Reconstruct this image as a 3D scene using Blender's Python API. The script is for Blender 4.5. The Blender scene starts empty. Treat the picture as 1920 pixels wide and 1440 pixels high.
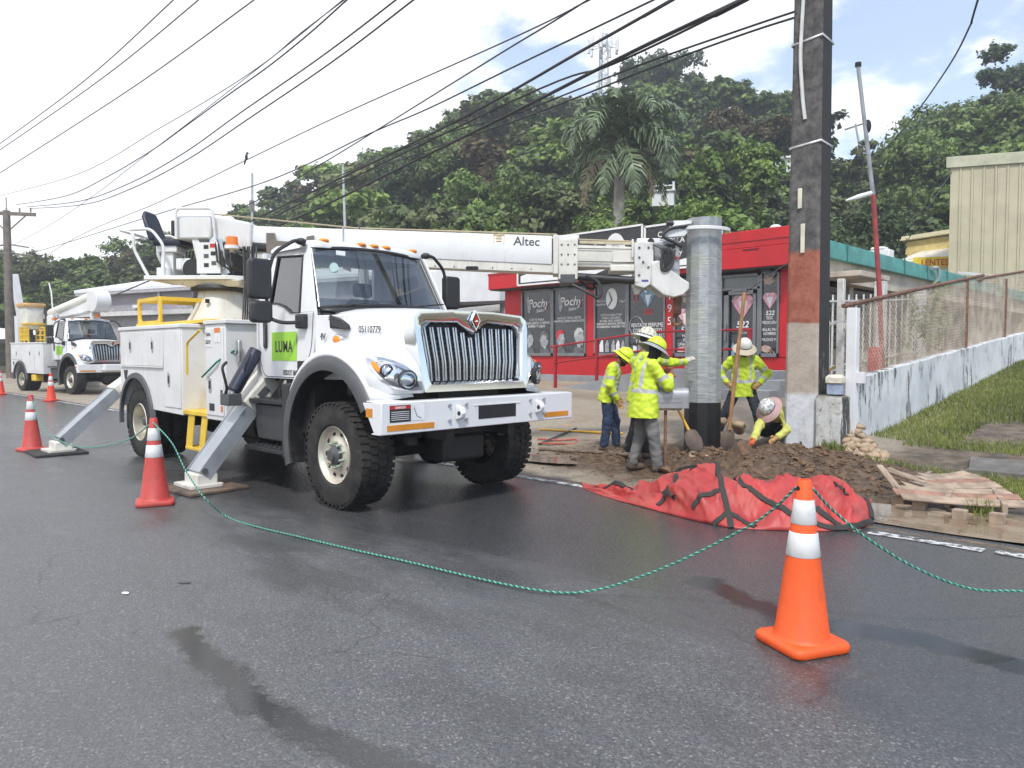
import bpy, math, random
import numpy as np
from mathutils import Vector, Matrix

random.seed(7); rng = np.random.default_rng(7)
SC = bpy.context.scene
COL = SC.collection
R = math.radians

# ------------------------------------------------------------------ camera
FPX, PITCH, YAW, EYE = 1400.0, R(2.454), R(45.38), 1.6     # focal length in px of a 1920 px wide frame
_F = Vector((-math.cos(YAW) * math.cos(PITCH), math.sin(YAW) * math.cos(PITCH), -math.sin(PITCH)))
_R = Vector((math.sin(YAW), math.cos(YAW), 0)); _U = _R.cross(_F)
cam_d = bpy.data.cameras.new('camera'); cam = bpy.data.objects.new('camera', cam_d); COL.objects.link(cam)
cam.matrix_world = Matrix(((_R.x, _U.x, -_F.x, 0), (_R.y, _U.y, -_F.y, 0), (_R.z, _U.z, -_F.z, EYE), (0, 0, 0, 1)))
cam_d.sensor_width = 36; cam_d.lens = 36 * FPX / 1920; cam_d.clip_end = 2000; cam_d.clip_start = 0.1
SC.camera = cam

# ------------------------------------------------------------------ sky, sun, exposure
SUN_EL, SUN_AZ = 54, 312      # degrees; azimuth counted from +X to +Y
w = bpy.data.worlds.new('World'); SC.world = w; w.use_nodes = True
nt = w.node_tree; N = nt.nodes; L = nt.links
bg = N['Background']; bg.inputs['Strength'].default_value = 1.0
sky = N.new('ShaderNodeTexSky'); sky.sky_type = 'NISHITA'; sky.sun_disc = False
sky.sun_elevation = R(SUN_EL); sky.sun_rotation = R(90 - SUN_AZ); sky.air_density = 1.2; sky.dust_density = .5; sky.ozone_density = 3.0
def wn(t, **k):
    n = N.new(t)
    for a, b in k.items(): setattr(n, a, b)
    return n
def wmath(op, a, b=None, c=None, clamp=False):
    n = wn('ShaderNodeMath', operation=op); n.use_clamp = clamp
    for i, x in enumerate((a, b, c)):
        if x is None: continue
        if isinstance(x, (int, float)): n.inputs[i].default_value = x
        else: L.new(x, n.inputs[i])
    return n.outputs[0]
skys = wn('ShaderNodeVectorMath', operation='SCALE'); L.new(sky.outputs[0], skys.inputs[0]); skys.inputs['Scale'].default_value = 0.15
tc = wn('ShaderNodeTexCoord'); sep = wn('ShaderNodeSeparateXYZ'); L.new(tc.outputs['Generated'], sep.inputs[0])
zz = wmath('ADD', wmath('MAXIMUM', sep.outputs[2], 0.0), 0.22)
cmb = wn('ShaderNodeCombineXYZ'); L.new(wmath('DIVIDE', sep.outputs[0], zz), cmb.inputs[0]); L.new(wmath('DIVIDE', sep.outputs[1], zz), cmb.inputs[1])
def wnoise(scale, det, rough, off=0.0):
    n = wn('ShaderNodeTexNoise'); n.inputs['Scale'].default_value = scale; n.inputs['Detail'].default_value = det; n.inputs['Roughness'].default_value = rough
    if off:
        a = wn('ShaderNodeVectorMath', operation='ADD'); L.new(cmb.outputs[0], a.inputs[0]); a.inputs[1].default_value = (off, off * .7, off * .3); L.new(a.outputs[0], n.inputs['Vector'])
    else: L.new(cmb.outputs[0], n.inputs['Vector'])
    return n.outputs['Fac']
n1 = wnoise(1.9, 8, 0.58, 3.3); n2 = wnoise(0.35, 3, 0.5, 1.7)
# the overcast bank lies to the west (-x) of the street, broken cloud to the north-east
bank = wmath('ADD', wmath('MULTIPLY', sep.outputs[0], -0.62), wmath('MULTIPLY', sep.outputs[1], -0.34))
cov = wmath('ADD', wmath('ADD', n1, wmath('MULTIPLY', wmath('SUBTRACT', n2, .5), 0.5)), wmath('MULTIPLY', bank, 0.62))
mr = wn('ShaderNodeMapRange', interpolation_type='SMOOTHSTEP'); L.new(cov, mr.inputs[0]); mr.inputs[1].default_value = 0.49; mr.inputs[2].default_value = 0.60; mr.inputs[3].default_value = 0.22
mr2 = wn('ShaderNodeMapRange'); L.new(wnoise(0.9, 5, .6, 8.1), mr2.inputs[0]); mr2.inputs[1].default_value = .3; mr2.inputs[2].default_value = .72; mr2.inputs[3].default_value = 0.80; mr2.inputs[4].default_value = 1.10
cc = wn('ShaderNodeVectorMath', operation='SCALE'); cc.inputs[0].default_value = (0.97, 0.985, 1.03); L.new(mr2.outputs[0], cc.inputs['Scale'])
mx = wn('ShaderNodeMix', data_type='RGBA'); L.new(mr.outputs[0], mx.inputs['Factor']); L.new(skys.outputs[0], mx.inputs['A']); L.new(cc.outputs[0], mx.inputs['B'])
L.new(mx.outputs['Result'], bg.inputs['Color'])
w.cycles.sampling_method = 'MANUAL'; w.cycles.sample_map_resolution = 512

sun_d = bpy.data.lights.new('sun', 'SUN'); sun_d.energy = 2.4; sun_d.angle = R(7); sun_d.color = (1, .96, .9)
sun = bpy.data.objects.new('sun', sun_d); COL.objects.link(sun)
_sd = Vector((math.cos(R(SUN_AZ)) * math.cos(R(SUN_EL)), math.sin(R(SUN_AZ)) * math.cos(R(SUN_EL)), math.sin(R(SUN_EL))))
sun.rotation_euler = (-_sd).to_track_quat('-Z', 'Y').to_euler()
sun.location = (0, 0, 60)
SC.view_settings.view_transform = 'Standard'; SC.view_settings.look = 'None'
SC.view_settings.exposure = 0.58; SC.view_settings.gamma = 1; SC.view_settings.use_curve_mapping = False
SC.cycles.max_bounces = 6; SC.cycles.diffuse_bounces = 3; SC.cycles.glossy_bounces = 3; SC.cycles.transparent_max_bounces = 12
SC.cycles.use_denoising = True; SC.cycles.caustics_reflective = False; SC.cycles.caustics_refractive = False
SC.cycles.sample_clamp_indirect = 4

# ------------------------------------------------------------------ helpers
C0 = Vector((0, 0, EYE))
def ray(u, v): return _F * FPX + _R * (u - 960) - _U * (v - 720)
def at(u, v, D=None, X=None, Y=None, z=None):
    """surveyed point: the sight line through a photograph pixel cut with a known depth, wall plane or level"""
    d = ray(u, v)
    k = D / FPX if D is not None else X / d.x if X is not None else Y / d.y if Y is not None else (z - EYE) / d.z
    return C0 + d * k

MATS = {}
class NT:
    def __init__(s, name):
        s.m = bpy.data.materials.new(name); s.m.use_nodes = True
        s.t = s.m.node_tree; s.N = s.t.nodes; s.L = s.t.links; s.p = s.N['Principled BSDF']; s.out = s.N['Material Output']
    def n(s, t, **k):
        x = s.N.new(t)
        for a, b in k.items(): setattr(x, a, b)
        return x
    def set(s, sock, v):
        if isinstance(v, (int, float)): sock.default_value = v
        elif isinstance(v, (tuple, list)): sock.default_value = tuple(v) + ((1,) if len(v) == 3 and len(sock.default_value) == 4 else ())
        else: s.L.new(v, sock)
    def math(s, op, a, b=None, c=None, clamp=False):
        x = s.n('ShaderNodeMath', operation=op); x.use_clamp = clamp
        for i, q in enumerate((a, b, c)):
            if q is not None: s.set(x.inputs[i], q)
        return x.outputs[0]
    def coord(s, kind='Object', sc=(1, 1, 1)):
        t = s.n('ShaderNodeTexCoord') if kind != 'World' else s.n('ShaderNodeNewGeometry')
        o = t.outputs[kind if kind != 'World' else 'Position']
        if sc != (1, 1, 1):
            m = s.n('ShaderNodeVectorMath', operation='MULTIPLY'); s.L.new(o, m.inputs[0]); m.inputs[1].default_value = sc; o = m.outputs[0]
        return o
    def noise(s, vec, scale, det=3, rough=.55, dist=0):
        x = s.n('ShaderNodeTexNoise'); s.L.new(vec, x.inputs['Vector'])
        x.inputs['Scale'].default_value = scale; x.inputs['Detail'].default_value = det; x.inputs['Roughness'].default_value = rough; x.inputs['Distortion'].default_value = dist
        return x.outputs['Fac']
    def rng(s, v, a, b, c=0., d=1., smooth=True):
        x = s.n('ShaderNodeMapRange', interpolation_type='SMOOTHSTEP' if smooth else 'LINEAR')
        s.set(x.inputs[0], v)
        for i, q in enumerate((a, b, c, d)): s.set(x.inputs[i + 1], q)
        return x.outputs[0]
    def mix(s, f, a, b, mode='MIX'):
        x = s.n('ShaderNodeMix', data_type='RGBA', blend_type=mode)
        s.set(x.inputs['Factor'], f); s.set(x.inputs['A'], a); s.set(x.inputs['B'], b); return x.outputs['Result']
    def mix_f(s, f, a, b): x = s.n('ShaderNodeMix', data_type='FLOAT'); s.set(x.inputs[0], f); s.set(x.inputs[2], a); s.set(x.inputs[3], b); return x.outputs[0]
    def attr(s, name): x = s.n('ShaderNodeAttribute', attribute_name=name); return x.outputs['Fac']
    def bump(s, h, strength=.3, dist=.01):
        x = s.n('ShaderNodeBump'); x.inputs['Strength'].default_value = strength; x.inputs['Distance'].default_value = dist; s.L.new(h, x.inputs['Height']); s.L.new(x.outputs[0], s.p.inputs['Normal'])
    def done(s, col=None, rough=None, metal=None, spec=None):
        for k, v in (('Base Color', col), ('Roughness', rough), ('Metallic', metal), ('Specular IOR Level', spec)):
            if v is not None: s.set(s.p.inputs[k], v)
        MATS[s.m.name] = s.m; return s.m

def mat(name, col, rough=.5, metal=0., var=.12, scale=4., bump=0., bscale=60., dirt=0., dcol=(.12, .1, .08), coat=0., spec=None, drip=0.):
    """plain surface with slight tone drift, optional grime blotches and fine relief"""
    if name in MATS: return MATS[name]
    s = NT(name); v = s.coord()
    nz = s.noise(v, scale, 4)
    dk = tuple(c * (1 - var) for c in col); lt = tuple(min(1, c * (1 + var)) for c in col)
    c = s.mix(s.rng(nz, .3, .7), dk, lt); rg = s.rng(nz, .3, .7, rough * .88, min(1, rough * 1.12))
    if dirt:
        d = s.math('MULTIPLY', s.rng(s.noise(v, scale * 1.7, 8, .68), .48, .75), dirt); c = s.mix(d, c, dcol)
        rg = s.math('ADD', rg, s.math('MULTIPLY', d, .3))
    if drip:
        d = s.math('MULTIPLY', s.math('MULTIPLY', s.rng(s.noise(s.coord('Object', (9, 9, .8)), 1.3, 5, .7), .54, .7), s.rng(s.noise(v, 1.4, 4), .42, .6)), drip); c = s.mix(d, c, dcol)
    if bump: s.bump(s.noise(v, bscale, 3), bump, .01)
    if coat: s.p.inputs['Coat Weight'].default_value = coat; s.p.inputs['Coat Roughness'].default_value = .06
    return s.done(c, rg, metal, spec)

def link(name, me, m=None, parent=None, loc=None):
    o = bpy.data.objects.new(name, me); COL.objects.link(o)
    if m is not None: me.materials.clear(); me.materials.append(m)
    if parent is not None: o.parent = parent
    if loc is not None: o.location = loc
    return o
def tag(o, label=None, cat=None, group=None, kind=None):
    for k, v in (('label', label), ('category', cat), ('group', group), ('kind', kind)):
        if v: o[k] = v
    return o
def empty(name, loc=(0, 0, 0), rz=0., label=None, cat=None, group=None):
    o = bpy.data.objects.new(name, None); COL.objects.link(o); o.location = loc; o.rotation_euler = (0, 0, rz); o.empty_display_size = .2
    return tag(o, label, cat, group)
def copy_tree(o, parent=None, loc=None, rz=None, label=None):
    c = o.copy(); COL.objects.link(c); c.parent = parent
    if loc is not None: c.location = loc
    if rz is not None: c.rotation_euler = (0, 0, rz)
    if label: c['label'] = label
    for ch in o.children: copy_tree(ch, c)
    return c

def frame(d, up=(0, 0, 1)):
    d = Vector(d).normalized(); up = Vector(up)
    if abs(d.dot(up)) > .98: up = Vector((0, 1, 0)) if abs(d.y) < .9 else Vector((1, 0, 0))
    s = up.cross(d).normalized(); return d, s, d.cross(s)

class MB:
    def __init__(s, M=None): s.v = []; s.f = []; s.M = M
    def add(s, vs, fs, M=None):
        k = len(s.v); T = M if M is not None else s.M
        s.v += [tuple(T @ Vector(p)) for p in vs] if T is not None else [tuple(p) for p in vs]
        s.f += [tuple(i + k for i in f) for f in fs]; return s
    def box(s, a, b, M=None):
        (x0, y0, z0), (x1, y1, z1) = [min(p, q) for p, q in zip(a, b)], [max(p, q) for p, q in zip(a, b)]
        return s.add([(x0, y0, z0), (x1, y0, z0), (x1, y1, z0), (x0, y1, z0), (x0, y0, z1), (x1, y0, z1), (x1, y1, z1), (x0, y1, z1)],
                     [(0, 3, 2, 1), (4, 5, 6, 7), (0, 1, 5, 4), (1, 2, 6, 5), (2, 3, 7, 6), (3, 0, 4, 7)], M)
    def hexa(s, lo, hi, M=None):   # two quads (same winding), lo below hi
        return s.add(list(lo) + list(hi), [(3, 2, 1, 0), (4, 5, 6, 7), (0, 1, 5, 4), (1, 2, 6, 5), (2, 3, 7, 6), (3, 0, 4, 7)], M)
    def bar(s, p0, p1, wd, ht, up=(0, 0, 1), wd1=None, ht1=None):
        p0, p1 = Vector(p0), Vector(p1); d, a, b = frame(p1 - p0, up); wd1 = wd if wd1 is None else wd1; ht1 = ht if ht1 is None else ht1
        q = []
        for p, ww, hh in ((p0, wd, ht), (p1, wd1, ht1)):
            q += [p - a * ww / 2 - b * hh / 2, p + a * ww / 2 - b * hh / 2, p + a * ww / 2 + b * hh / 2, p - a * ww / 2 + b * hh / 2]
        return s.add(q, [(3, 2, 1, 0), (4, 5, 6, 7), (0, 1, 5, 4), (1, 2, 6, 5), (2, 3, 7, 6), (3, 0, 4, 7)])
    def cyl(s, p0, p1, r0, r1=None, n=16, cap=True):
        p0, p1 = Vector(p0), Vector(p1); r1 = r0 if r1 is None else r1; d, a, b = frame(p1 - p0); q = []
        for p, r in ((p0, r0), (p1, r1)):
            q += [p + (a * math.cos(2 * math.pi * i / n) + b * math.sin(2 * math.pi * i / n)) * r for i in range(n)]
        fs = [(i, (i + 1) % n, n + (i + 1) % n, n + i) for i in range(n)]
        if cap: fs += [tuple(range(n - 1, -1, -1)), tuple(range(n, 2 * n))]
        return s.add(q, fs)
    def tube(s, pts, r, n=8, cap=True, closed=False):
        pts = [Vector(p) for p in pts]; m = len(pts); q = []; side = None
        rr = r if isinstance(r, (list, tuple)) else [r] * m
        for i, p in enumerate(pts):
            d = (pts[(i + 1) % m] - pts[i - 1]) if closed or 0 < i < m - 1 else (pts[1] - pts[0] if i == 0 else pts[-1] - pts[-2])
            if side is None: d, a, b = frame(d)
            else:
                d = d.normalized(); a = (side - d * side.dot(d)); a = a.normalized() if a.length > 1e-6 else frame(d)[1]; b = d.cross(a)
            side = a
            q += [p + (a * math.cos(2 * math.pi * k / n) + b * math.sin(2 * math.pi * k / n)) * rr[i] for k in range(n)]
        fs = []
        for i in range(m if closed else m - 1):
            j = (i + 1) % m
            fs += [(i * n + k, i * n + (k + 1) % n, j * n + (k + 1) % n, j * n + k) for k in range(n)]
        if cap and not closed: fs += [tuple(range(n - 1, -1, -1)), tuple((m - 1) * n + k for k in range(n))]
        return s.add(q, fs)
    def lathe(s, prof, n=24, M=None, cap=True, a0=0., a1=2 * math.pi):
        full = abs(a1 - a0 - 2 * math.pi) < 1e-6; k = n if full else n + 1; q = []
        for r, z in prof: q += [(r * math.cos(a0 + (a1 - a0) * i / n), r * math.sin(a0 + (a1 - a0) * i / n), z) for i in range(k)]
        fs = []
        for j in range(len(prof) - 1):
            for i in range(n): i2 = (i + 1) % k; fs.append((j * k + i, j * k + i2, (j + 1) * k + i2, (j + 1) * k + i))
        if cap and full: fs += [tuple(range(k - 1, -1, -1)), tuple((len(prof) - 1) * k + i for i in range(k))]
        return s.add(q, fs, M)
    def loft(s, rings, closed=True, cap=True):
        n = len(rings[0]); q = [p for r in rings for p in r]; fs = []
        for j in range(len(rings) - 1):
            for i in range(n if closed else n - 1): i2 = (i + 1) % n; fs.append((j * n + i, j * n + i2, (j + 1) * n + i2, (j + 1) * n + i))
        if cap and closed: fs += [tuple(range(n - 1, -1, -1)), tuple((len(rings) - 1) * n + i for i in range(n))]
        return s.add(q, fs)
    def prism(s, poly, d0, d1, ax='y'):
        """2D outline extruded along ax; outline is (x,z) for y, (y,z) for x, (x,y) for z"""
        f = {'y': lambda p, d: (p[0], d, p[1]), 'x': lambda p, d: (d, p[0], p[1]), 'z': lambda p, d: (p[0], p[1], d)}[ax]; n = len(poly)
        return s.add([f(p, d0) for p in poly] + [f(p, d1) for p in poly], [tuple(range(n - 1, -1, -1)), tuple(range(n, 2 * n))] + [(i, (i + 1) % n, n + (i + 1) % n, n + i) for i in range(n)])
    def ell(s, c, r, nu=16, nv=10, M=None):
        q = []; fs = []
        for j in range(nv + 1):
            t = math.pi * j / nv
            q += [(c[0] + r[0] * math.sin(t) * math.cos(2 * math.pi * i / nu), c[1] + r[1] * math.sin(t) * math.sin(2 * math.pi * i / nu), c[2] + r[2] * math.cos(t)) for i in range(nu)]
        for j in range(nv):
            for i in range(nu): fs.append((j * nu + i, (j + 1) * nu + i, (j + 1) * nu + (i + 1) % nu, j * nu + (i + 1) % nu))
        return s.add(q, fs, M)
    def build(s, name, m, parent=None, bevel=0., smooth=35, loc=None, seg=2, solid=0., merge=False):
        me = bpy.data.meshes.new(name); me.from_pydata(s.v, [], s.f); fix_normals(me, merge)
        if smooth: me.shade_smooth(); me.set_sharp_from_angle(angle=R(smooth))
        o = link(name, me, m, parent, loc)
        if solid: md = o.modifiers.new('solid', 'SOLIDIFY'); md.thickness = solid; md.offset = 0
        if bevel: md = o.modifiers.new('bevel', 'BEVEL'); md.width = bevel; md.segments = seg; md.limit_method = 'ANGLE'; md.angle_limit = R(40); md.harden_normals = False
        return o
import bmesh
def fix_normals(me, merge=False):
    bm = bmesh.new(); bm.from_mesh(me)
    if merge: bmesh.ops.remove_doubles(bm, verts=bm.verts, dist=1e-4)
    bmesh.ops.recalc_face_normals(bm, faces=bm.faces); bm.to_mesh(me); bm.free()
def npmesh(name, V, F, m=None, parent=None, smooth=True, attrs=None, loc=None):
    """mesh from numpy arrays; F is (n,3) or (n,4)"""
    V = np.asarray(V, np.float32); F = np.asarray(F, np.int32); k = F.shape[1]
    me = bpy.data.meshes.new(name); me.vertices.add(len(V)); me.vertices.foreach_set('co', V.ravel())
    me.loops.add(F.size); me.loops.foreach_set('vertex_index', F.ravel()); me.polygons.add(len(F))
    me.polygons.foreach_set('loop_start', np.arange(0, F.size, k, dtype=np.int32))
    me.update(calc_edges=True); me.validate()
    if smooth: me.shade_smooth()
    for a, (dom, arr) in (attrs or {}).items():
        at_ = me.attributes.new(a, 'FLOAT', dom); at_.data.foreach_set('value', np.asarray(arr, np.float32))
    return link(name, me, m, parent, loc)
def fillet(pts, r, n=4):
    """round the corners of a polyline"""
    pts = [Vector(p) for p in pts]; o = [pts[0]]
    for a, b, c in zip(pts, pts[1:], pts[2:]):
        d0, d1 = (a - b), (c - b); k = min(r, d0.length * .45, d1.length * .45); p, q = b + d0.normalized() * k, b + d1.normalized() * k
        o += [p.lerp(b, t).lerp(b.lerp(q, t), t) for t in [i / n for i in range(n + 1)]]
    return o + [pts[-1]]
def rrect(x0, y0, x1, y1, r, n=4):
    o = []
    for cx, cy, a in ((x1 - r, y1 - r, 0), (x0 + r, y1 - r, 90), (x0 + r, y0 + r, 180), (x1 - r, y0 + r, 270)):
        o += [(cx + r * math.cos(R(a + 90 * i / n)), cy + r * math.sin(R(a + 90 * i / n))) for i in range(n + 1)]
    return o
TEXTS = []
def text(name, body, size, m, o, right, up, parent=None, bold=0., align='CENTER', sx=1., shear=0., thick=.0015, sp=1.):
    """lettering: o is the baseline point, right and up span the surface it lies on (in the parent's frame)"""
    r = Vector(right).normalized(); u = Vector(up); u = (u - r * u.dot(r)).normalized(); n = r.cross(u)
    TEXTS.append((name, body, size, m, Matrix(((r.x * sx, u.x, n.x, o[0]), (r.y * sx, u.y, n.y, o[1]), (r.z * sx, u.z, n.z, o[2]), (0, 0, 0, 1))), parent, bold, align, shear, thick, sp))
def flush_texts():
    tmp = []
    for (name, body, size, m, M, parent, bold, align, shear, thick, sp) in TEXTS:
        cu = bpy.data.curves.new(name, 'FONT'); cu.body = body; cu.size = size; cu.align_x = align; cu.offset = bold * size; cu.shear = shear; cu.extrude = thick; cu.resolution_u = 3; cu.space_character = sp; cu.space_line = .95
        o = bpy.data.objects.new(name + '_src', cu); COL.objects.link(o); tmp.append(o)
    dg = bpy.context.evaluated_depsgraph_get(); dg.update()
    out = []
    for o, t in zip(tmp, TEXTS):
        me = bpy.data.meshes.new_from_object(o.evaluated_get(dg)); me.transform(t[4]); out.append((me, t))
    for o in tmp: cu = o.data; bpy.data.objects.remove(o); bpy.data.curves.remove(cu)
    for me, t in out: me.name = t[0]; link(t[0], me, t[3], t[5])

# numpy fields -------------------------------------------------------------
def hash2(ix, iy, seed):
    h = (ix.astype(np.int64) * 374761393 + iy.astype(np.int64) * 668265263 + seed * 1442695041) & 0x7fffffff
    h = ((h ^ (h >> 13)) * 1274126177) & 0x7fffffff
    return ((h ^ (h >> 16)) & 0xffff) / 65535.0
def vnoise(x, y, seed=0):
    x = np.asarray(x, float); y = np.asarray(y, float); ix = np.floor(x); iy = np.floor(y); fx = x - ix; fy = y - iy
    fx = fx * fx * (3 - 2 * fx); fy = fy * fy * (3 - 2 * fy)
    a, b, c, d = (hash2(ix + i, iy + j, seed) for i, j in ((0, 0), (1, 0), (0, 1), (1, 1)))
    return (a * (1 - fx) + b * fx) * (1 - fy) + (c * (1 - fx) + d * fx) * fy
def fbm(x, y, oct=4, seed=0, gain=.5):
    s = 0; a = 1; t = 0
    for i in range(oct): s = s + a * vnoise(x * 2 ** i, y * 2 ** i, seed + i); t += a; a *= gain
    return s / t * 2 - 1
def sstep(a, b, x): t = np.clip((np.asarray(x, float) - a) / (b - a), 0, 1); return t * t * (3 - 2 * t)
def gridmesh(name, xs, ys, zf, m, parent=None, smooth=True):
    X, Y = np.meshgrid(xs, ys, indexing='ij'); Z = zf(X, Y); nx, ny = X.shape; I = np.arange(nx * ny).reshape(nx, ny)
    F = np.stack([I[:-1, :-1], I[1:, :-1], I[1:, 1:], I[:-1, 1:]], -1).reshape(-1, 4)
    return npmesh(name, np.stack([X, Y, Z], -1).reshape(-1, 3), F, m, parent, smooth)
def surfnet(fn, lo, hi, h):
    """polygonise the zero set of a signed distance field (surface nets)"""
    ax = [np.arange(l, u + h, h) for l, u in zip(lo, hi)]
    P = np.stack(np.meshgrid(*ax, indexing='ij'), -1); D = fn(P.reshape(-1, 3)).reshape(P.shape[:3])
    ins = D < 0; n = [s - 1 for s in D.shape]
    acc = np.zeros((*n, 3)); cnt = np.zeros(n); idx = [slice(0, -1), slice(1, None)]
    for axis in range(3):
        o1, o2 = [a for a in range(3) if a != axis]
        for i in (0, 1):
            for j in (0, 1):
                sa = [None] * 3; sb = [None] * 3; sa[axis] = idx[0]; sb[axis] = idx[1]; sa[o1] = sb[o1] = idx[i]; sa[o2] = sb[o2] = idx[j]
                da, db = D[tuple(sa)], D[tuple(sb)]; cr = (da < 0) != (db < 0); t = np.where(cr, da / np.where(cr, da - db, 1), 0)
                p = np.zeros((*n, 3)); p[..., axis] = t; p[..., o1] = i; p[..., o2] = j
                acc += np.where(cr[..., None], p, 0); cnt += cr
    act = cnt > 0; ids = -np.ones(n, np.int64); ids[act] = np.arange(act.sum())
    cell = np.stack(np.nonzero(act), -1); V = (cell + acc[act] / cnt[act][:, None]) * h + np.array(lo)
    Q = []
    for axis in range(3):
        o1, o2 = [(1, 2), (2, 0), (0, 1)][axis]
        sa = [slice(None)] * 3; sb = [slice(None)] * 3; sa[axis] = slice(0, -1); sb[axis] = slice(1, None)
        cr = ins[tuple(sa)] != ins[tuple(sb)]; fl = ins[tuple(sa)]
        e = np.stack(np.nonzero(cr), -1); e = e[(e[:, o1] > 0) & (e[:, o2] > 0) & (e[:, o1] < n[o1]) & (e[:, o2] < n[o2])]
        if not len(e): continue
        def c(d1, d2): q = e.copy(); q[:, o1] -= d1; q[:, o2] -= d2; return ids[q[:, 0], q[:, 1], q[:, 2]]
        q = np.stack([c(1, 1), c(0, 1), c(0, 0), c(1, 0)], -1); f = fl[e[:, 0], e[:, 1], e[:, 2]]
        q[~f] = q[~f][:, ::-1]; Q.append(q)
    return V, np.concatenate(Q)
def cap(P, a, b, ra, rb=None):
    rb = ra if rb is None else rb; a = np.asarray(a, float); b = np.asarray(b, float); ba = b - a; t = np.clip((P - a) @ ba / max(ba @ ba, 1e-9), 0, 1)
    return np.linalg.norm(P - a - t[:, None] * ba, axis=1) - (ra + (rb - ra) * t)
def ellip(P, c, r):
    q = P - np.asarray(c, float); r = np.asarray(r, float); k0 = np.linalg.norm(q / r, axis=1); k1 = np.linalg.norm(q / (r * r), axis=1); return k0 * (k0 - 1) / np.maximum(k1, 1e-9)
def smin(a, b, k): h = np.clip(.5 + .5 * (b - a) / k, 0, 1); return b + (a - b) * h - k * h * (1 - h)
# ================================================================== THE SETTING
def Gz(x, y):
    """height of the natural ground beyond the road edge"""
    x = np.asarray(x, float); y = np.asarray(y, float)
    s = sstep(-27, -15, x); d = np.maximum(0, y - 9.2)
    z = .105 * d * d / (d + .9) * s
    z = np.minimum(z, 1.55 + 0 * z) if False else np.where(z > 1.5, 1.5 + (z - 1.5) * .25, z)
    return z
MOUND = [(-4.62, 9.2, .25, 1.0, .45), (-5.35, 8.85, .13, .55, .4), (-3.7, 9.5, .22, .7, .5), (-5.3, 9.75, .04, .5, .4), (-6.6, 9.0, .08, .9, .4), (-4.2, 8.7, .16, .8, .4), (-6.1, 10.3, -.2, .5, .5), (-4.9, 11.7, .22, .7, .6)]
def Lz(x, y):
    z = Gz(x, y); x = np.asarray(x, float); y = np.asarray(y, float); r = 0
    for cx, cy, h, a, b in MOUND:
        u = ((x - cx) * .72 + (y - cy) * .7) / a; v = ((x - cx) * -.7 + (y - cy) * .72) / b; g = np.exp(-(u * u + v * v)); z = z + h * g; r = np.maximum(r, g)
    near = np.exp(-(((x + 5) / 2.6) ** 2 + ((y - 9.4) / 1.3) ** 2))
    edge = sstep(7.05, 7.6, y)
    z = z - .07 * np.exp(-(((x + 1.9) / 1.7) ** 4 + ((y - 7.8) / .45) ** 4))
    return z + (near * (1 - .0) * .17 * (fbm(x * 2.3, y * 2.3, 5, 3, .66)) + .02 * fbm(x * .9, y * .9, 3, 9) + .035 * near * fbm(x * 9, y * 9, 2, 5)) * edge + .012 * edge
def ground_at(u, v, z0=0.):
    p = at(u, v, z=z0)
    for _ in range(6): p = at(u, v, z=float(Lz(p.x, p.y)))
    return p

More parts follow.
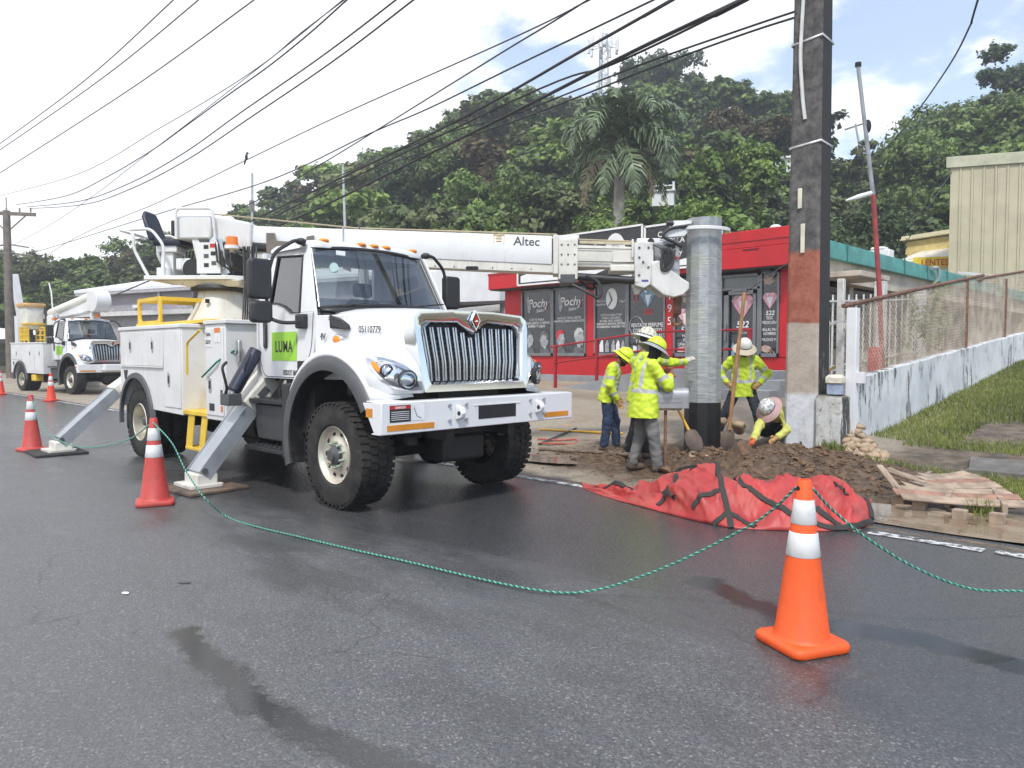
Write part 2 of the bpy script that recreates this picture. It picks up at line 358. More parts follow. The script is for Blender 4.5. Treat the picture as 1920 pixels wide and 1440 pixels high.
# --- materials of the ground
def m_asphalt():
    s = NT('wet_asphalt'); g = s.coord('World')
    vo = s.n('ShaderNodeTexVoronoi'); s.L.new(g, vo.inputs['Vector']); vo.inputs['Scale'].default_value = 95; vs = s.n('ShaderNodeSeparateXYZ'); s.L.new(vo.outputs['Color'], vs.inputs[0]); stone = vs.outputs[0]; dist_ = vo.outputs['Distance']
    fine = s.noise(g, 260, 2, .7); agg = s.noise(g, 60, 3, .75); big = s.noise(s.coord('World', (.22, 1.0, 1)), .9, 5, .6, .4); mid = s.noise(s.coord('World', (.5, 1, 1)), 2.3, 5, .62); patch_ = s.noise(s.coord('World', (.35, .8, 1)), .45, 3, .5)
    def seg(a, b, wd):
        a = Vector((a.x, a.y, 0)); b = Vector((b.x, b.y, 0)); ba = b - a
        x = s.n('ShaderNodeVectorMath', operation='SUBTRACT'); s.L.new(g, x.inputs[0]); x.inputs[1].default_value = a
        dt = s.n('ShaderNodeVectorMath', operation='DOT_PRODUCT'); s.L.new(x.outputs[0], dt.inputs[0]); dt.inputs[1].default_value = ba / ba.length_squared
        t = s.math('MINIMUM', s.math('MAXIMUM', dt.outputs['Value'], 0.), 1.)
        sc = s.n('ShaderNodeVectorMath', operation='SCALE'); sc.inputs[0].default_value = ba; s.L.new(t, sc.inputs['Scale'])
        dd = s.n('ShaderNodeVectorMath', operation='DISTANCE'); s.L.new(x.outputs[0], dd.inputs[0]); s.L.new(sc.outputs[0], dd.inputs[1])
        return s.math('SUBTRACT', 1., s.math('DIVIDE', dd.outputs['Value'], wd))
    pts = [[(345, 1185), (400, 1245), (480, 1320), (600, 1385), (770, 1445)], [(1325, 1090), (1400, 1125), (1500, 1165), (1700, 1195), (1930, 1252)]]
    ch = None
    for pl, wd in zip(pts, (.13, .17, .16)):
        q = [at(u, v, z=0) for u, v in pl]
        for a, b in zip(q, q[1:]):
            e = seg(a, b, wd); ch = e if ch is None else s.math('MAXIMUM', ch, e)
    wob = s.math('MULTIPLY', s.math('SUBTRACT', s.noise(g, 5.5, 4, .7), .5), 1.9)
    pud = s.rng(s.math('ADD', ch, wob), .05, .6)
    yy = g_y(s, g); n2_ = s.math('ADD', s.math('MULTIPLY', big, .6), s.math('MULTIPLY', mid, .4))
    # water from the dig has run over the lane beside the truck; the near lane has half dried
    soak = s.rng(s.math('ADD', yy, s.math('MULTIPLY', s.math('SUBTRACT', n2_, .5), 7.)), 2.6, 4.3)
    damp = s.math('MAXIMUM', s.math('MULTIPLY', soak, .9), s.math('MULTIPLY', s.rng(n2_, .46, .60), .65))
    col = s.mix(s.rng(stone, .15, .95, smooth=False), (.078, .079, .082), (.15, .151, .154)); col = s.mix(s.rng(stone, .945, .97), col, (.25, .245, .235)); col = s.mix(s.rng(agg, .35, .65), s.mix(.4, col, (.03, .03, .03)), col)
    col = s.mix(s.math('MULTIPLY', s.rng(patch_, .4, .6), .22), col, (.16, .16, .16))
    cv = s.n('ShaderNodeTexVoronoi', feature='DISTANCE_TO_EDGE'); cn = s.n('ShaderNodeTexNoise'); s.L.new(g, cn.inputs['Vector']); cn.inputs['Scale'].default_value = 2.2; cn.inputs['Detail'].default_value = 5; ca_ = s.n('ShaderNodeVectorMath', operation='MULTIPLY_ADD'); s.L.new(cn.outputs['Color'], ca_.inputs[0]); ca_.inputs[1].default_value = (.5, .5, 0); s.L.new(g, ca_.inputs[2]); s.L.new(ca_.outputs[0], cv.inputs['Vector']); cv.inputs['Scale'].default_value = .62
    crack = s.math('MULTIPLY', s.rng(cv.outputs['Distance'], .002, .008, 1, 0), s.rng(s.noise(g, .7, 4), .5, .6)); col = s.mix(s.math('MULTIPLY', crack, .4), col, (.02, .02, .02))
    col = s.mix(s.math('MULTIPLY', damp, .62), col, (.022, .022, .024))
    mud = s.math('MULTIPLY', s.rng(s.noise(g, 1.6, 6, .7), .56, .72), s.rng(yy, 4.6, 7.2))
    col = s.mix(s.math('MULTIPLY', mud, .55), col, (.17, .115, .068))
    col = s.mix(s.math('MULTIPLY', pud, .75), col, (.014, .014, .014))
    rough = s.math('SUBTRACT', .52, s.math('MULTIPLY', damp, .33)); rough = s.math('ADD', rough, s.math('MULTIPLY', s.rng(agg, .3, .7), .08)); rough = s.mix_f(pud, rough, .15)
    h = s.math('ADD', s.math('MULTIPLY', s.math('SUBTRACT', 1., dist_), .5), s.math('MULTIPLY', agg, .35)); h = s.math('MULTIPLY', h, s.math('SUBTRACT', 1., s.math('MULTIPLY', pud, .95))); h = s.math('MULTIPLY', h, s.math('SUBTRACT', 1., s.math('MULTIPLY', damp, .55)))
    s.bump(h, .5, .008)
    return s.done(col, rough, 0, .55)
def g_y(s, g):
    x = s.n('ShaderNodeSeparateXYZ'); s.L.new(g, x.inputs[0]); return x.outputs[1]
def m_lot():
    s = NT('lot_soil'); g = s.coord('World'); sx = s.n('ShaderNodeSeparateXYZ'); s.L.new(g, sx.inputs[0])
    grav = s.mix(s.rng(s.noise(g, 38, 4, .7), .32, .68), (.2, .165, .12), (.47, .41, .32))
    grav = s.mix(s.math('MULTIPLY', s.rng(s.noise(g, 1.1, 5, .6), .45, .7), .6), grav, (.27, .2, .13))
    mud = s.mix(s.rng(s.noise(g, 13, 5, .7), .3, .7), (.042, .027, .017), (.17, .11, .066))
    mud = s.mix(s.rng(s.noise(g, 3.1, 4, .6), .52, .78), mud, (.2, .13, .075))
    dist = s.n('ShaderNodeVectorMath', operation='DISTANCE'); q = s.n('ShaderNodeVectorMath', operation='MULTIPLY'); s.L.new(g, q.inputs[0]); q.inputs[1].default_value = (.62, 1, 0)
    s.L.new(q.outputs[0], dist.inputs[0]); dist.inputs[1].default_value = (-5.2 * .62, 9.3, 0)
    near = s.rng(s.math('ADD', dist.outputs['Value'], s.math('MULTIPLY', s.math('SUBTRACT', s.noise(g, 1.7, 4, .6), .5), 1.8)), 1.35, 2.25, 1, 0)
    bk_ = s.rng(s.math('ADD', sx.outputs[0], s.math('MULTIPLY', s.math('SUBTRACT', s.noise(g, 1.2, 4), .5), 1.2)), -4.0, -3.2); grav = s.mix(bk_, grav, s.mix(s.rng(s.noise(g, 4, 6, .7), .35, .65), (.085, .068, .05), (.21, .165, .12))); c = s.mix(near, grav, mud)
    wet = s.rng(s.noise(g, 1.3, 4, .6), .42, .62)
    s.bump(s.math('ADD', s.math('MULTIPLY', s.noise(g, 22, 4, .7), .8), s.math('MULTIPLY', s.noise(g, 70, 3, .7), .4)), .9, .03)
    return s.done(c, s.rng(wet, 0, 1, .85, .38), 0, .4)
m_road, m_soil = m_asphalt(), m_lot()
m_conc = mat('old_concrete', (.36, .35, .33), .85, var=.25, scale=2.2, bump=.4, bscale=35, dirt=.5, dcol=(.1, .095, .085))
m_earth = mat('far_earth', (.13, .13, .075), .95, var=.35, scale=.15)

tag(gridmesh('ground', np.linspace(-500, 400, 30), np.linspace(-300, 600, 30), lambda x, y: 0 * x - .06, m_earth), kind='structure')
tag(gridmesh('road', np.linspace(-160, 45, 60), np.linspace(-14, 7.3, 14), lambda x, y: 0 * x, m_road), kind='structure')
# lot in three sheets: coarse far, coarse sides, fine where the crew digs
xs = np.unique(np.concatenate([np.arange(-160, -30, 8.), np.arange(-30, -9.2, .4), np.arange(-9.2, .6, .045), np.arange(.6, 30, .6)]))
ys = np.unique(np.concatenate([np.arange(7.08, 12.6, .045), np.arange(12.6, 26, .4), np.arange(26, 44, 2.)]))
tag(gridmesh('lot_ground', xs, ys, Lz, m_soil), kind='structure')

# edge line on the asphalt: worn paint, each surviving piece its own sheet piece in one marking
def m_paint():
    s = NT('worn_road_paint'); g = s.coord('World'); wear = s.rng(s.noise(g, 9, 6, .75), .44, .56)
    return s.done(s.mix(wear, (.06, .06, .058), (.62, .62, .6)), .6)
mb = MB(); x = -100.
while x < 20:
    ln = random.uniform(.25, .9) if -4.5 < x < 3 else random.uniform(2, 4)
    y0 = 6.80 + random.uniform(-.012, .012) + max(0, x + 6) * .012; k = 5; pts = []
    for i in range(k + 1): pts.append((x + ln * i / k, y0 + random.uniform(-.012, .012), .005))
    for i in range(k, -1, -1): pts.append((x + ln * i / k, y0 + .125 + random.uniform(-.014, .014), .005))
    mb.add(pts, [tuple(range(len(pts)))]); x += ln + (random.uniform(.02, .1) if -4.5 < x < 3 else .03)
ln_ = mb.build('edge_line', m_paint(), smooth=0); tag(ln_, kind='structure')

# muddy puddle along the road edge
def m_puddle():
    s = NT('muddy_water'); g = s.coord('World'); a = s.rng(s.noise(s.coord('World', (.8, 1.3, 1)), 1.9, 3, .5, .3), .40, .62)
    s.bump(s.noise(s.coord('World', (.8, 1.2, 1)), 6, 2, .5), .18, .02)
    return s.done(s.mix(a, (.19, .135, .085), (.27, .21, .15)), s.rng(a, 0, 1, .02, .06), 0, .9)
def blob_sheet(name, c, rx, ry, ang, z, m, seed, n=48, rough=.25, zf=None):
    pts = []
    for i in range(n):
        t = 2 * math.pi * i / n; k = 1 + rough * float(fbm(np.array(math.cos(t) * 1.7 + seed), np.array(math.sin(t) * 1.7 + seed), 4, seed))
        x, y = rx * k * math.cos(t), ry * k * math.sin(t); pts.append((c[0] + x * math.cos(ang) - y * math.sin(ang), c[1] + x * math.sin(ang) + y * math.cos(ang)))
    mb = MB(); rings = []
    for f in (.02, .5, .8, 1.0): rings.append([(c[0] + (px - c[0]) * f, c[1] + (py - c[1]) * f, z if zf is None else float(zf(c[0] + (px - c[0]) * f, c[1] + (py - c[1]) * f)) + z) for px, py in pts])
    mb.loft(rings, cap=False); return mb.build(name, m)
p = at(1790, 985, z=0)
tag(blob_sheet('puddle', (p.x + .1, p.y + .1), 2.1, .5, R(2), .012, m_puddle(), 4), kind='structure')
tag(blob_sheet('puddle', (-7.9, 7.9), 1.2, .32, R(5), .045, MATS['muddy_water'], 9), kind='structure')

# concrete slab strip running to the right behind the pallet
mb = MB(); y0 = at(1700, 830, z=.1).y
mb.hexa([(-2.75, 10.62, .0), (6, 10.5, .0), (6, 11.2, .1), (-2.6, 11.3, .1)], [(-2.45, 10.62, .142), (6, 10.5, .128), (6, 11.2, .205), (-2.6, 11.3, .215)])
tag(mb.build('path_slab', mat('dark_concrete', (.15, .14, .125), .8, var=.3, scale=2.5, bump=.3, bscale=30, dirt=.5, dcol=(.08, .06, .045)), bevel=.01), kind='structure')

# --- grass: blades as one mass on the bank at the right of the wall
def m_leaf(name, dark, light, trans=.25, rough=.55):
    s = NT(name); t = s.attr('tone'); c = s.mix(s.math('MINIMUM', s.math('MAXIMUM', t, 0.), 1.), dark, light)
    s.done(c, rough, 0, .3)
    tr = s.n('ShaderNodeBsdfTranslucent'); s.L.new(c, tr.inputs[0]); ms = s.n('ShaderNodeMixShader'); ms.inputs[0].default_value = trans
    s.L.new(s.p.outputs[0], ms.inputs[1]); s.L.new(tr.outputs[0], ms.inputs[2]); s.L.new(ms.outputs[0], s.out.inputs[0]); return s.m
mg = m_leaf('grass_blade', (.07, .11, .024), (.34, .37, .10))
def grass(name, n, xf, hmin, hmax, wd, keep):
    P = xf(n); P = P[keep(P[:, 0], P[:, 1])]; n = len(P); z = Lz(P[:, 0], P[:, 1])
    a = rng.uniform(0, 6.28, n); h = rng.uniform(hmin, hmax, n); ln = rng.uniform(.15, .7, n); b = rng.uniform(0, 6.28, n)
    dx, dy = np.cos(a) * wd * rng.uniform(.6, 1.4, n), np.sin(a) * wd; lx, ly = np.cos(b) * ln * h, np.sin(b) * ln * h
    base = np.stack([P[:, 0], P[:, 1], z - .01], -1)
    V = np.stack([base + np.stack([-dx, -dy, 0 * z], -1), base + np.stack([dx, dy, 0 * z], -1), base + np.stack([lx + dx * .25, ly + dy * .25, h], -1), base + np.stack([lx - dx * .25, ly - dy * .25, h], -1)], 1)
    F = np.arange(n * 4).reshape(-1, 4); tone = np.clip(fbm(P[:, 0] * .8, P[:, 1] * .8, 3, 21) * .5 + .45 + rng.normal(0, .18, n), 0, 1)
    return npmesh(name, V.reshape(-1, 3), F, mg, smooth=False, attrs={'tone': ('FACE', tone)})
def bank(x, y):
    wall = (x > -4.18 + (y < 12.2) * .55) & (y > 10.3)
    d = fbm(x * .55 + 3, y * .55, 3, 40); path = (y > 10.5) & (y < 11.85)
    worn = np.exp(-((y - 14.2 - (x + 2) * .8) / 1.3) ** 2) * (x > -3.0)
    return wall & ~path & (rng.random(len(x)) < np.clip(1.6 * np.exp(-((x + 4.2) / 1.6) ** 2) + .7 + d * 1.5 - worn * 1.6, 0, 1))
tag(grass('bank_grass', 120000, lambda n: np.stack([rng.uniform(-4.2, 3.5, n), rng.uniform(10.3, 23, n)], -1), .03, .1, .008, bank), 'green grass growing on the bank below the stained wall', 'grass', kind='stuff')
def patch(x, y):
    r = np.hypot((x + 1.1) / 1.5, (y - 9.85) / .62); return (r + .35 * fbm(x * 1.5, y * 1.5, 3, 61) < 1.0) & (rng.random(len(x)) < .95)
tag(grass('verge_grass', 26000, lambda n: np.stack([rng.uniform(-3.2, 1.2, n), rng.uniform(9.0, 10.7, n)], -1), .03, .085, .006, patch), 'pale green grass patch behind the broken pallet', 'grass', kind='stuff')
def tuft(name, u, v, n, r, h, label):
    p = ground_at(u, v)
    o = grass(name, n, lambda k: np.stack([rng.normal(p.x, r, k), rng.normal(p.y, r * .7, k)], -1), h * .5, h, .008, lambda x, y: x == x); return tag(o, label, 'weed', kind='stuff')
tuft('weed_tuft', 1560, 868, 150, .07, .14, 'small weed tuft at the foot of the pole pedestal')
tuft('weed_tuft', 1655, 770, 500, .16, .38, 'tall weed clump against the stained wall above the rubble')
tuft('weed_tuft', 1835, 965, 90, .07, .2, 'sparse grass blades sprouting beside the broken pallet')

# --- hills behind the shop
AZ = [(-700, .135), (-200, .135), (0, .118), (90, .125), (200, .120), (330, .152), (400, .17), (440, .19), (520, .204), (600, .224), (700, .246), (760, .264), (820, .288), (870, .316), (960, .338), (1060, .335), (1150, .33), (1250, .345), (1350, .335), (1450, .325), (1540, .25), (1610, .22), (1680, .25), (1760, .31), (1860, .35), (1960, .37), (2200, .36), (2600, .30)]
_az = [math.atan2((u - 960), FPX) for u, _ in AZ]; _tn = [t * math.cos(a) for (u, t), a in zip(AZ, _az)]
def hill_r(x, y):
    f = -x * math.cos(YAW) + y * math.sin(YAW); r = x * math.sin(YAW) + y * math.cos(YAW); return np.arctan2(r, f), np.hypot(x, y), f
RIDGE = 96.
def Hz(x, y):
    a, r, f = hill_r(np.asarray(x, float), np.asarray(y, float)); top = np.interp(a, _az, _tn) * RIDGE + 1.6 - 8.0
    far = sstep(.0, -.32, a + .12)             # on the left the wooded ridge starts further back
    r0 = 32 + 34 * far
    t = np.clip((r - r0) / (RIDGE - r0), 0, 1.35); prof = np.where(t < 1, (t * t * (3 - 2 * t)) * .45 + t * .55, 1 - (t - 1) * .5)
    return np.where(f > 5, top * prof, 0) - .15 + .8 * fbm(np.asarray(x) * .06, np.asarray(y) * .06, 3, 77) * np.clip(t * 3, 0, 1)
m_hill = mat('hill_soil', (.05, .052, .022), .95, var=.5, scale=.3)
aa = np.linspace(-.92, .98, 110); rr = np.concatenate([np.linspace(30, 96, 40), np.linspace(99, 150, 12)])
A_, R_ = np.meshgrid(aa, rr, indexing='ij'); fx_, fy_ = np.cos(A_) * R_, np.sin(A_) * R_
HX = -fx_ * math.cos(YAW) + fy_ * math.sin(YAW); HY = fx_ * math.sin(YAW) + fy_ * math.cos(YAW)
I = np.arange(HX.size).reshape(HX.shape); F = np.stack([I[:-1, :-1], I[1:, :-1], I[1:, 1:], I[:-1, 1:]], -1).reshape(-1, 4)
tag(npmesh('hill', np.stack([HX, HY, Hz(HX, HY)], -1).reshape(-1, 3), F, m_hill), kind='structure')
# ================================================================== TREES
def crown_arrays(lobes, nleaf, size, seed, flat=.0, up=.35):
    """leaf quads on and inside the lobes (cx,cy,cz,rx,ry,rz)"""
    g = np.random.default_rng(seed); wgt = np.array([l[3] * l[4] for l in lobes]); wgt = wgt / wgt.sum(); V = []; T = []
    for l, wk in zip(lobes, wgt):
        n = max(8, int(nleaf * wk)); d = g.normal(size=(n, 3)); d /= np.linalg.norm(d, axis=1)[:, None]; d[:, 2] = np.where(d[:, 2] < -.35, -d[:, 2] * .6, d[:, 2]); d /= np.linalg.norm(d, axis=1)[:, None]
        # leaves gather in sprays: pull directions towards a few spray centres
        k = max(6, n // 40); sc = g.normal(size=(k, 3)); sc /= np.linalg.norm(sc, axis=1)[:, None]; sc[:, 2] = np.where(sc[:, 2] < -.3, -sc[:, 2], sc[:, 2]); own = g.integers(0, k, n); spr = g.random(n) < .78
        sr = g.uniform(.72, 1.16, k)
        d = np.where(spr[:, None], sc[own] + g.normal(size=(n, 3)) * .14, d); rad = np.where(spr, sr[own] * np.linalg.norm(d, axis=1) * g.uniform(.93, 1.05, n), g.uniform(.45, 1.0, n)); dn = d / np.linalg.norm(d, axis=1)[:, None]
        p = dn * rad[:, None] * np.array(l[3:6]) + np.array(l[:3])
        nr = dn + g.normal(size=(n, 3)) * .55 + np.array([0, 0, up]); nr /= np.linalg.norm(nr, axis=1)[:, None]
        a = np.cross(nr, g.normal(size=(n, 3))); a /= np.linalg.norm(a, axis=1)[:, None]; b = np.cross(nr, a); s = size * g.uniform(.6, 1.35, n)[:, None]
        a = a * s; b = b * s * .62
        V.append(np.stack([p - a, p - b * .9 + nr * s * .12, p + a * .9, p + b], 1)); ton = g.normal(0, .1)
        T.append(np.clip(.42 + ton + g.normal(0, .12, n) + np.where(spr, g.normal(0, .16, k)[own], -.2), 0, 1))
    V = np.concatenate(V).reshape(-1, 3); T = np.concatenate(T); return V, np.arange(len(V)).reshape(-1, 4), T
def lobes_for(kind, h, r, g):
    """crown lobes of a tree of height h and crown radius r, base at z=0"""
    L_ = []
    if kind == 'dome':
        for i in range(17): a = g.uniform(0, 6.28); q = g.uniform(.15, .82); z = g.uniform(.42, .88); k = r * g.uniform(.24, .38); L_.append((r * q * math.cos(a), r * q * math.sin(a), h * z, k, k, k * .75))
        L_.append((0, 0, h * .84, r * .5, r * .5, h * .15))
    elif kind == 'tall':
        for i in range(13): a = g.uniform(0, 6.28); z = g.uniform(.3, .95); q = g.uniform(.1, .6) * (1.15 - z * .8); k = r * g.uniform(.3, .46); L_.append((r * q * math.cos(a), r * q * math.sin(a), h * z, k, k, k * 1.05))
    elif kind == 'loose':
        for i in range(15): a = g.uniform(0, 6.28); z = g.uniform(.42, .97); q = g.uniform(.2, .95) * (1.2 - z * .6); k = r * g.uniform(.18, .34); L_.append((r * q * math.cos(a), r * q * math.sin(a), h * z, k, k, k * .8))
    elif kind == 'full':
        for i in range(16): a = g.uniform(0, 6.28); z = g.uniform(.14, .86); q = g.uniform(.2, .8) * math.sqrt(max(.1, 1 - (z - .4) ** 2 * 2)); k = r * g.uniform(.3, .44); L_.append((r * q * math.cos(a), r * q * math.sin(a), h * z, k, k, k * .8))
    else:  # bush
        for i in range(9): a = g.uniform(0, 6.28); q = g.uniform(.1, .65); z = g.uniform(.35, .75); k = r * g.uniform(.35, .5); L_.append((r * q * math.cos(a), r * q * math.sin(a), h * z, k, k, h * .28))
    return L_
m_bark = mat('tree_bark', (.19, .165, .13), .9, var=.35, scale=3, bump=.7, bscale=22)
LEAF = {'mid': m_leaf('leaf_mid_green', (.066, .102, .034), (.23, .32, .09)),
        'bright': m_leaf('leaf_bright_green', (.09, .145, .035), (.30, .42, .10)),
        'dark': m_leaf('leaf_dark_green', (.038, .062, .028), (.125, .18, .062)),
        'olive': m_leaf('leaf_olive', (.08, .1, .042), (.24, .27, .11)),
        'brown': m_leaf('leaf_brown_tint', (.05, .045, .02), (.17, .13, .06))}
def trunk_mesh(h, r, lobes, g, lean=(0, 0)):
    mb = MB(); top = Vector((lean[0], lean[1], h * .62)); pts = [Vector((0, 0, -.6)), Vector((lean[0] * .2 + g.normal(0, .08), g.normal(0, .08), h * .22)), Vector((lean[0] * .6 + g.normal(0, .12), lean[1] * .6 + g.normal(0, .12), h * .42)), top]
    mb.tube(pts, [r * 1.25, r, r * .8, r * .35], 8)
    for l in lobes[:7]:
        q = pts[1].lerp(pts[2], g.uniform(0, 1)); e = Vector(l[:3]); mb.tube([q, q.lerp(e, .5) + Vector((0, 0, -.03 * h)), e], [r * .5, r * .33, r * .1], 6)
    return mb
def tree(name, loc, kind, h, r, leaf, label, nleaf=2600, size=.34, seed=0, group=None, lean=(0, 0), tr=None):
    g = np.random.default_rng(seed + 11); lob = lobes_for(kind, h, r, g); t = empty(name, loc, g.uniform(0, 6.28), label, 'tree' if 'tree' in name else 'shrub', group)
    trunk_mesh(h, tr or max(.1, h * .022), lob, g, lean).build('trunk', m_bark, t)
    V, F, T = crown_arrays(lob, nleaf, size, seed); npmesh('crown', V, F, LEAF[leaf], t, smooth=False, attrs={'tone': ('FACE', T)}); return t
def on_hill(u, D):
    d = ray(u, 660); p = C0 + d * (D / FPX); return Vector((p.x, p.y, float(max(Hz(p.x, p.y), Gz(p.x, p.y)))))
# individual trees one can pick out (u = bearing, D = distance, top row in the photograph -> height)
TR = [('broadleaf_tree', 1228, 92, 112, 'dome', 5.2, 'dark', 'big dark domed tree on the skyline beside the cell tower'),
      ('broadleaf_tree', 1300, 90, 150, 'tall', 3.0, 'olive', 'slim pale feathery tree on the ridge right of the dark dome tree'),
      ('broadleaf_tree', 1350, 84, 170, 'loose', 3.6, 'mid', 'open loose-crowned tree on the ridge between the palm and the old pole'),
      ('broadleaf_tree', 1430, 80, 172, 'full', 4.4, 'mid', 'rounded green tree on the ridge just left of the old concrete pole'),
      ('broadleaf_tree', 1312, 44, 285, 'tall', 2.4, 'bright', 'bright green upright tree right of the palm'),
      ('broadleaf_tree', 1412, 43, 278, 'tall', 2.3, 'bright', 'bright green tree rising behind the red shop roof next to the old pole'),
      ('broadleaf_tree', 905, 52, 325, 'full', 3.3, 'bright', 'bright green rounded tree above the white boom left of the palm'),
      ('broadleaf_tree', 1010, 48, 330, 'full', 3.0, 'mid', 'mid green tree between the bright rounded tree and the palm'),
      ('broadleaf_tree', 1398, 62, 225, 'loose', 4.6, 'brown', 'brownish spreading tree halfway up the slope left of the old pole'),
      ('broadleaf_tree', 1600, 56, 275, 'loose', 3.2, 'olive', 'olive green tree in the dip right of the old pole'),
      ('broadleaf_tree', 1705, 50, 250, 'dome', 3.4, 'mid', 'mid green tree with a bare trunk behind the teal roof'),
      ('broadleaf_tree', 1770, 62, 175, 'full', 5.0, 'mid', 'wide green tree on the crest left of the tan metal building'),
      ('broadleaf_tree', 1880, 60, 100, 'loose', 3.6, 'dark', 'dark open-branched tree at the top right corner'),
      ('broadleaf_tree', 1900, 50, 190, 'dome', 4.4, 'mid', 'green tree rising behind the tan metal building'),
      ('broadleaf_tree', 820, 66, 255, 'full', 4.2, 'mid', 'broad green tree on the slope above the truck boom'),
      ('broadleaf_tree', 735, 62, 320, 'tall', 2.8, 'dark', 'dark green upright tree on the lower left slope'),
      ('broadleaf_tree', 380, 74, 452, 'full', 4.8, 'bright', 'bright green spreading tree above the grey warehouse'),
      ('broadleaf_tree', 270, 82, 462, 'full', 4.8, 'bright', 'bright green tree left of the operator seat'),
      ('broadleaf_tree', 60, 70, 468, 'full', 4.2, 'olive', 'thin olive tree with bare branches beside the wooden utility pole'),
      ('broadleaf_tree', 165, 76, 478, 'full', 4.4, 'mid', 'mid green tree above the bucket truck boom'),
      ('broadleaf_tree', 505, 84, 392, 'full', 4.6, 'mid', 'green tree behind the turret of the digger truck')]
for i, (nm, u, D, vt, kind, r, leaf, lab) in enumerate(TR):
    b = on_hill(u, D); h = max(4., EYE + (660 - vt) / FPX * D - b.z)
    far = D / 60.; tree(nm, b, kind, h, r, leaf, lab, nleaf=int(9000 * max(.8, (r / 3.4) ** 1.3)), size=.10 + .075 * far, seed=i * 7 + 1, tr=.2)
SH = [(1130, 34, 412, 2.2, 'bright', 'bright green bush behind the boom at the foot of the palm'), (1090, 37, 405, 2.6, 'mid', 'green bush left of the palm trunk'), (1265, 35, 385, 2.0, 'bright', 'yellow green bush right of the palm trunk above the new pole'),
      (955, 40, 425, 2.2, 'mid', 'low green bush just above the boom lettering'), (1690, 43, 400, 2.0, 'dark', 'dark undergrowth bush behind the leaning red pole'), (1600, 36, 395, 2.2, 'dark', 'dark bush between the old pole and the leaning pole')]
for i, (u, D, vt, r, leaf, lab) in enumerate(SH):
    b = on_hill(u, D); h = max(2., EYE + (660 - vt) / FPX * D - b.z); tree('leafy_bush', b, 'bush', h, r, leaf, lab, 5000, .12, seed=300 + i, tr=.07)
# the wood that reads as one mass
Vs, Fs, Ts, Ms = [], [], [], []; off = 0; k = 0; BK = MB()
g0 = np.random.default_rng(5); protos = []
for i in range(10):
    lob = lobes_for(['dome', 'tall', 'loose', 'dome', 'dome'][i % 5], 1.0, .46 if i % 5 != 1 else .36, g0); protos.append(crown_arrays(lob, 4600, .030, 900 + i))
for a in np.arange(-.86, .84, .052):
    for r in list(np.arange(40, 100, 6.6)):
        aj = a + g0.normal(0, .02); rj = r + g0.normal(0, 1.6)
        x = -math.cos(aj) * rj * math.cos(YAW) + math.sin(aj) * rj * math.sin(YAW); y = math.cos(aj) * rj * math.sin(YAW) + math.sin(aj) * rj * math.cos(YAW)
        z = float(Hz(x, y))
        if (z < 1.2 and aj > -.3) or z < -.1 or (y < 27 and aj > -.3) or y < 9.5 or (aj < -.28 and rj < 64) or (.40 < aj < .8 and rj < 44): continue
        h = g0.uniform(6.5, 9.5) * (1.0 if rj > 60 else .8); V, F, T = protos[k % 10]; th = g0.uniform(0, 6.28); c, s = math.cos(th), math.sin(th); wd = h * g0.uniform(.95, 1.3)
        W = np.stack([(V[:, 0] * c - V[:, 1] * s) * wd, (V[:, 0] * s + V[:, 1] * c) * wd, V[:, 2] * h], -1) + np.array([x, y, z - .4])
        Vs.append(W); Fs.append(F + off); off += len(V); Ts.append(np.clip(T + g0.normal(.03, .2), 0, 1)); Ms.append(np.full(len(F), g0.choice(5, p=[.4, .18, .18, .16, .08]))); k += 1
o = npmesh('hillside_wood', np.concatenate(Vs), np.concatenate(Fs), None, smooth=False, attrs={'tone': ('FACE', np.concatenate(Ts))})
for q in ('mid', 'bright', 'dark', 'olive', 'brown'): o.data.materials.append(LEAF[q])
o.data.polygons.foreach_set('material_index', np.concatenate(Ms).astype(np.int32)); o.data.update()
tag(o, 'dense green wood covering the hillside behind the shop', 'wood', kind='stuff')
print('wood trees', k, off)

# royal palm ---------------------------------------------------------------
pb = on_hill(1157, 38); top = at(1163, 262, D=38); H = top.z - pb.z
pt = empty('palm_tree', pb, 0, 'tall royal palm with drooping fronds behind the boom', 'tree')
mb = MB(); m_palm = mat('palm_trunk_bark', (.4, .37, .33), .85, var=.2, scale=3, bump=.5, bscale=9)
mb.tube([(0, 0, -.5), (.05, 0, H * .3), (.02, .05, H * .6), (.08, 0, H * .86)], [.36, .33, .3, .24], 14); mb.build('trunk', m_palm, pt)
MB().tube([(.08, 0, H * .84), (.1, 0, H * .93), (.12, 0, H * 1.0)], [.23, .2, .1], 12).build('crown_shaft', mat('palm_shaft', (.11, .2, .05), .5), pt)
m_frond = m_leaf('palm_frond_leaf', (.07, .1, .055), (.24, .31, .17), .15, .35); m_dead = m_leaf('palm_dry_frond', (.13, .1, .06), (.26, .21, .13), .2, .7)
gp = np.random.default_rng(3)
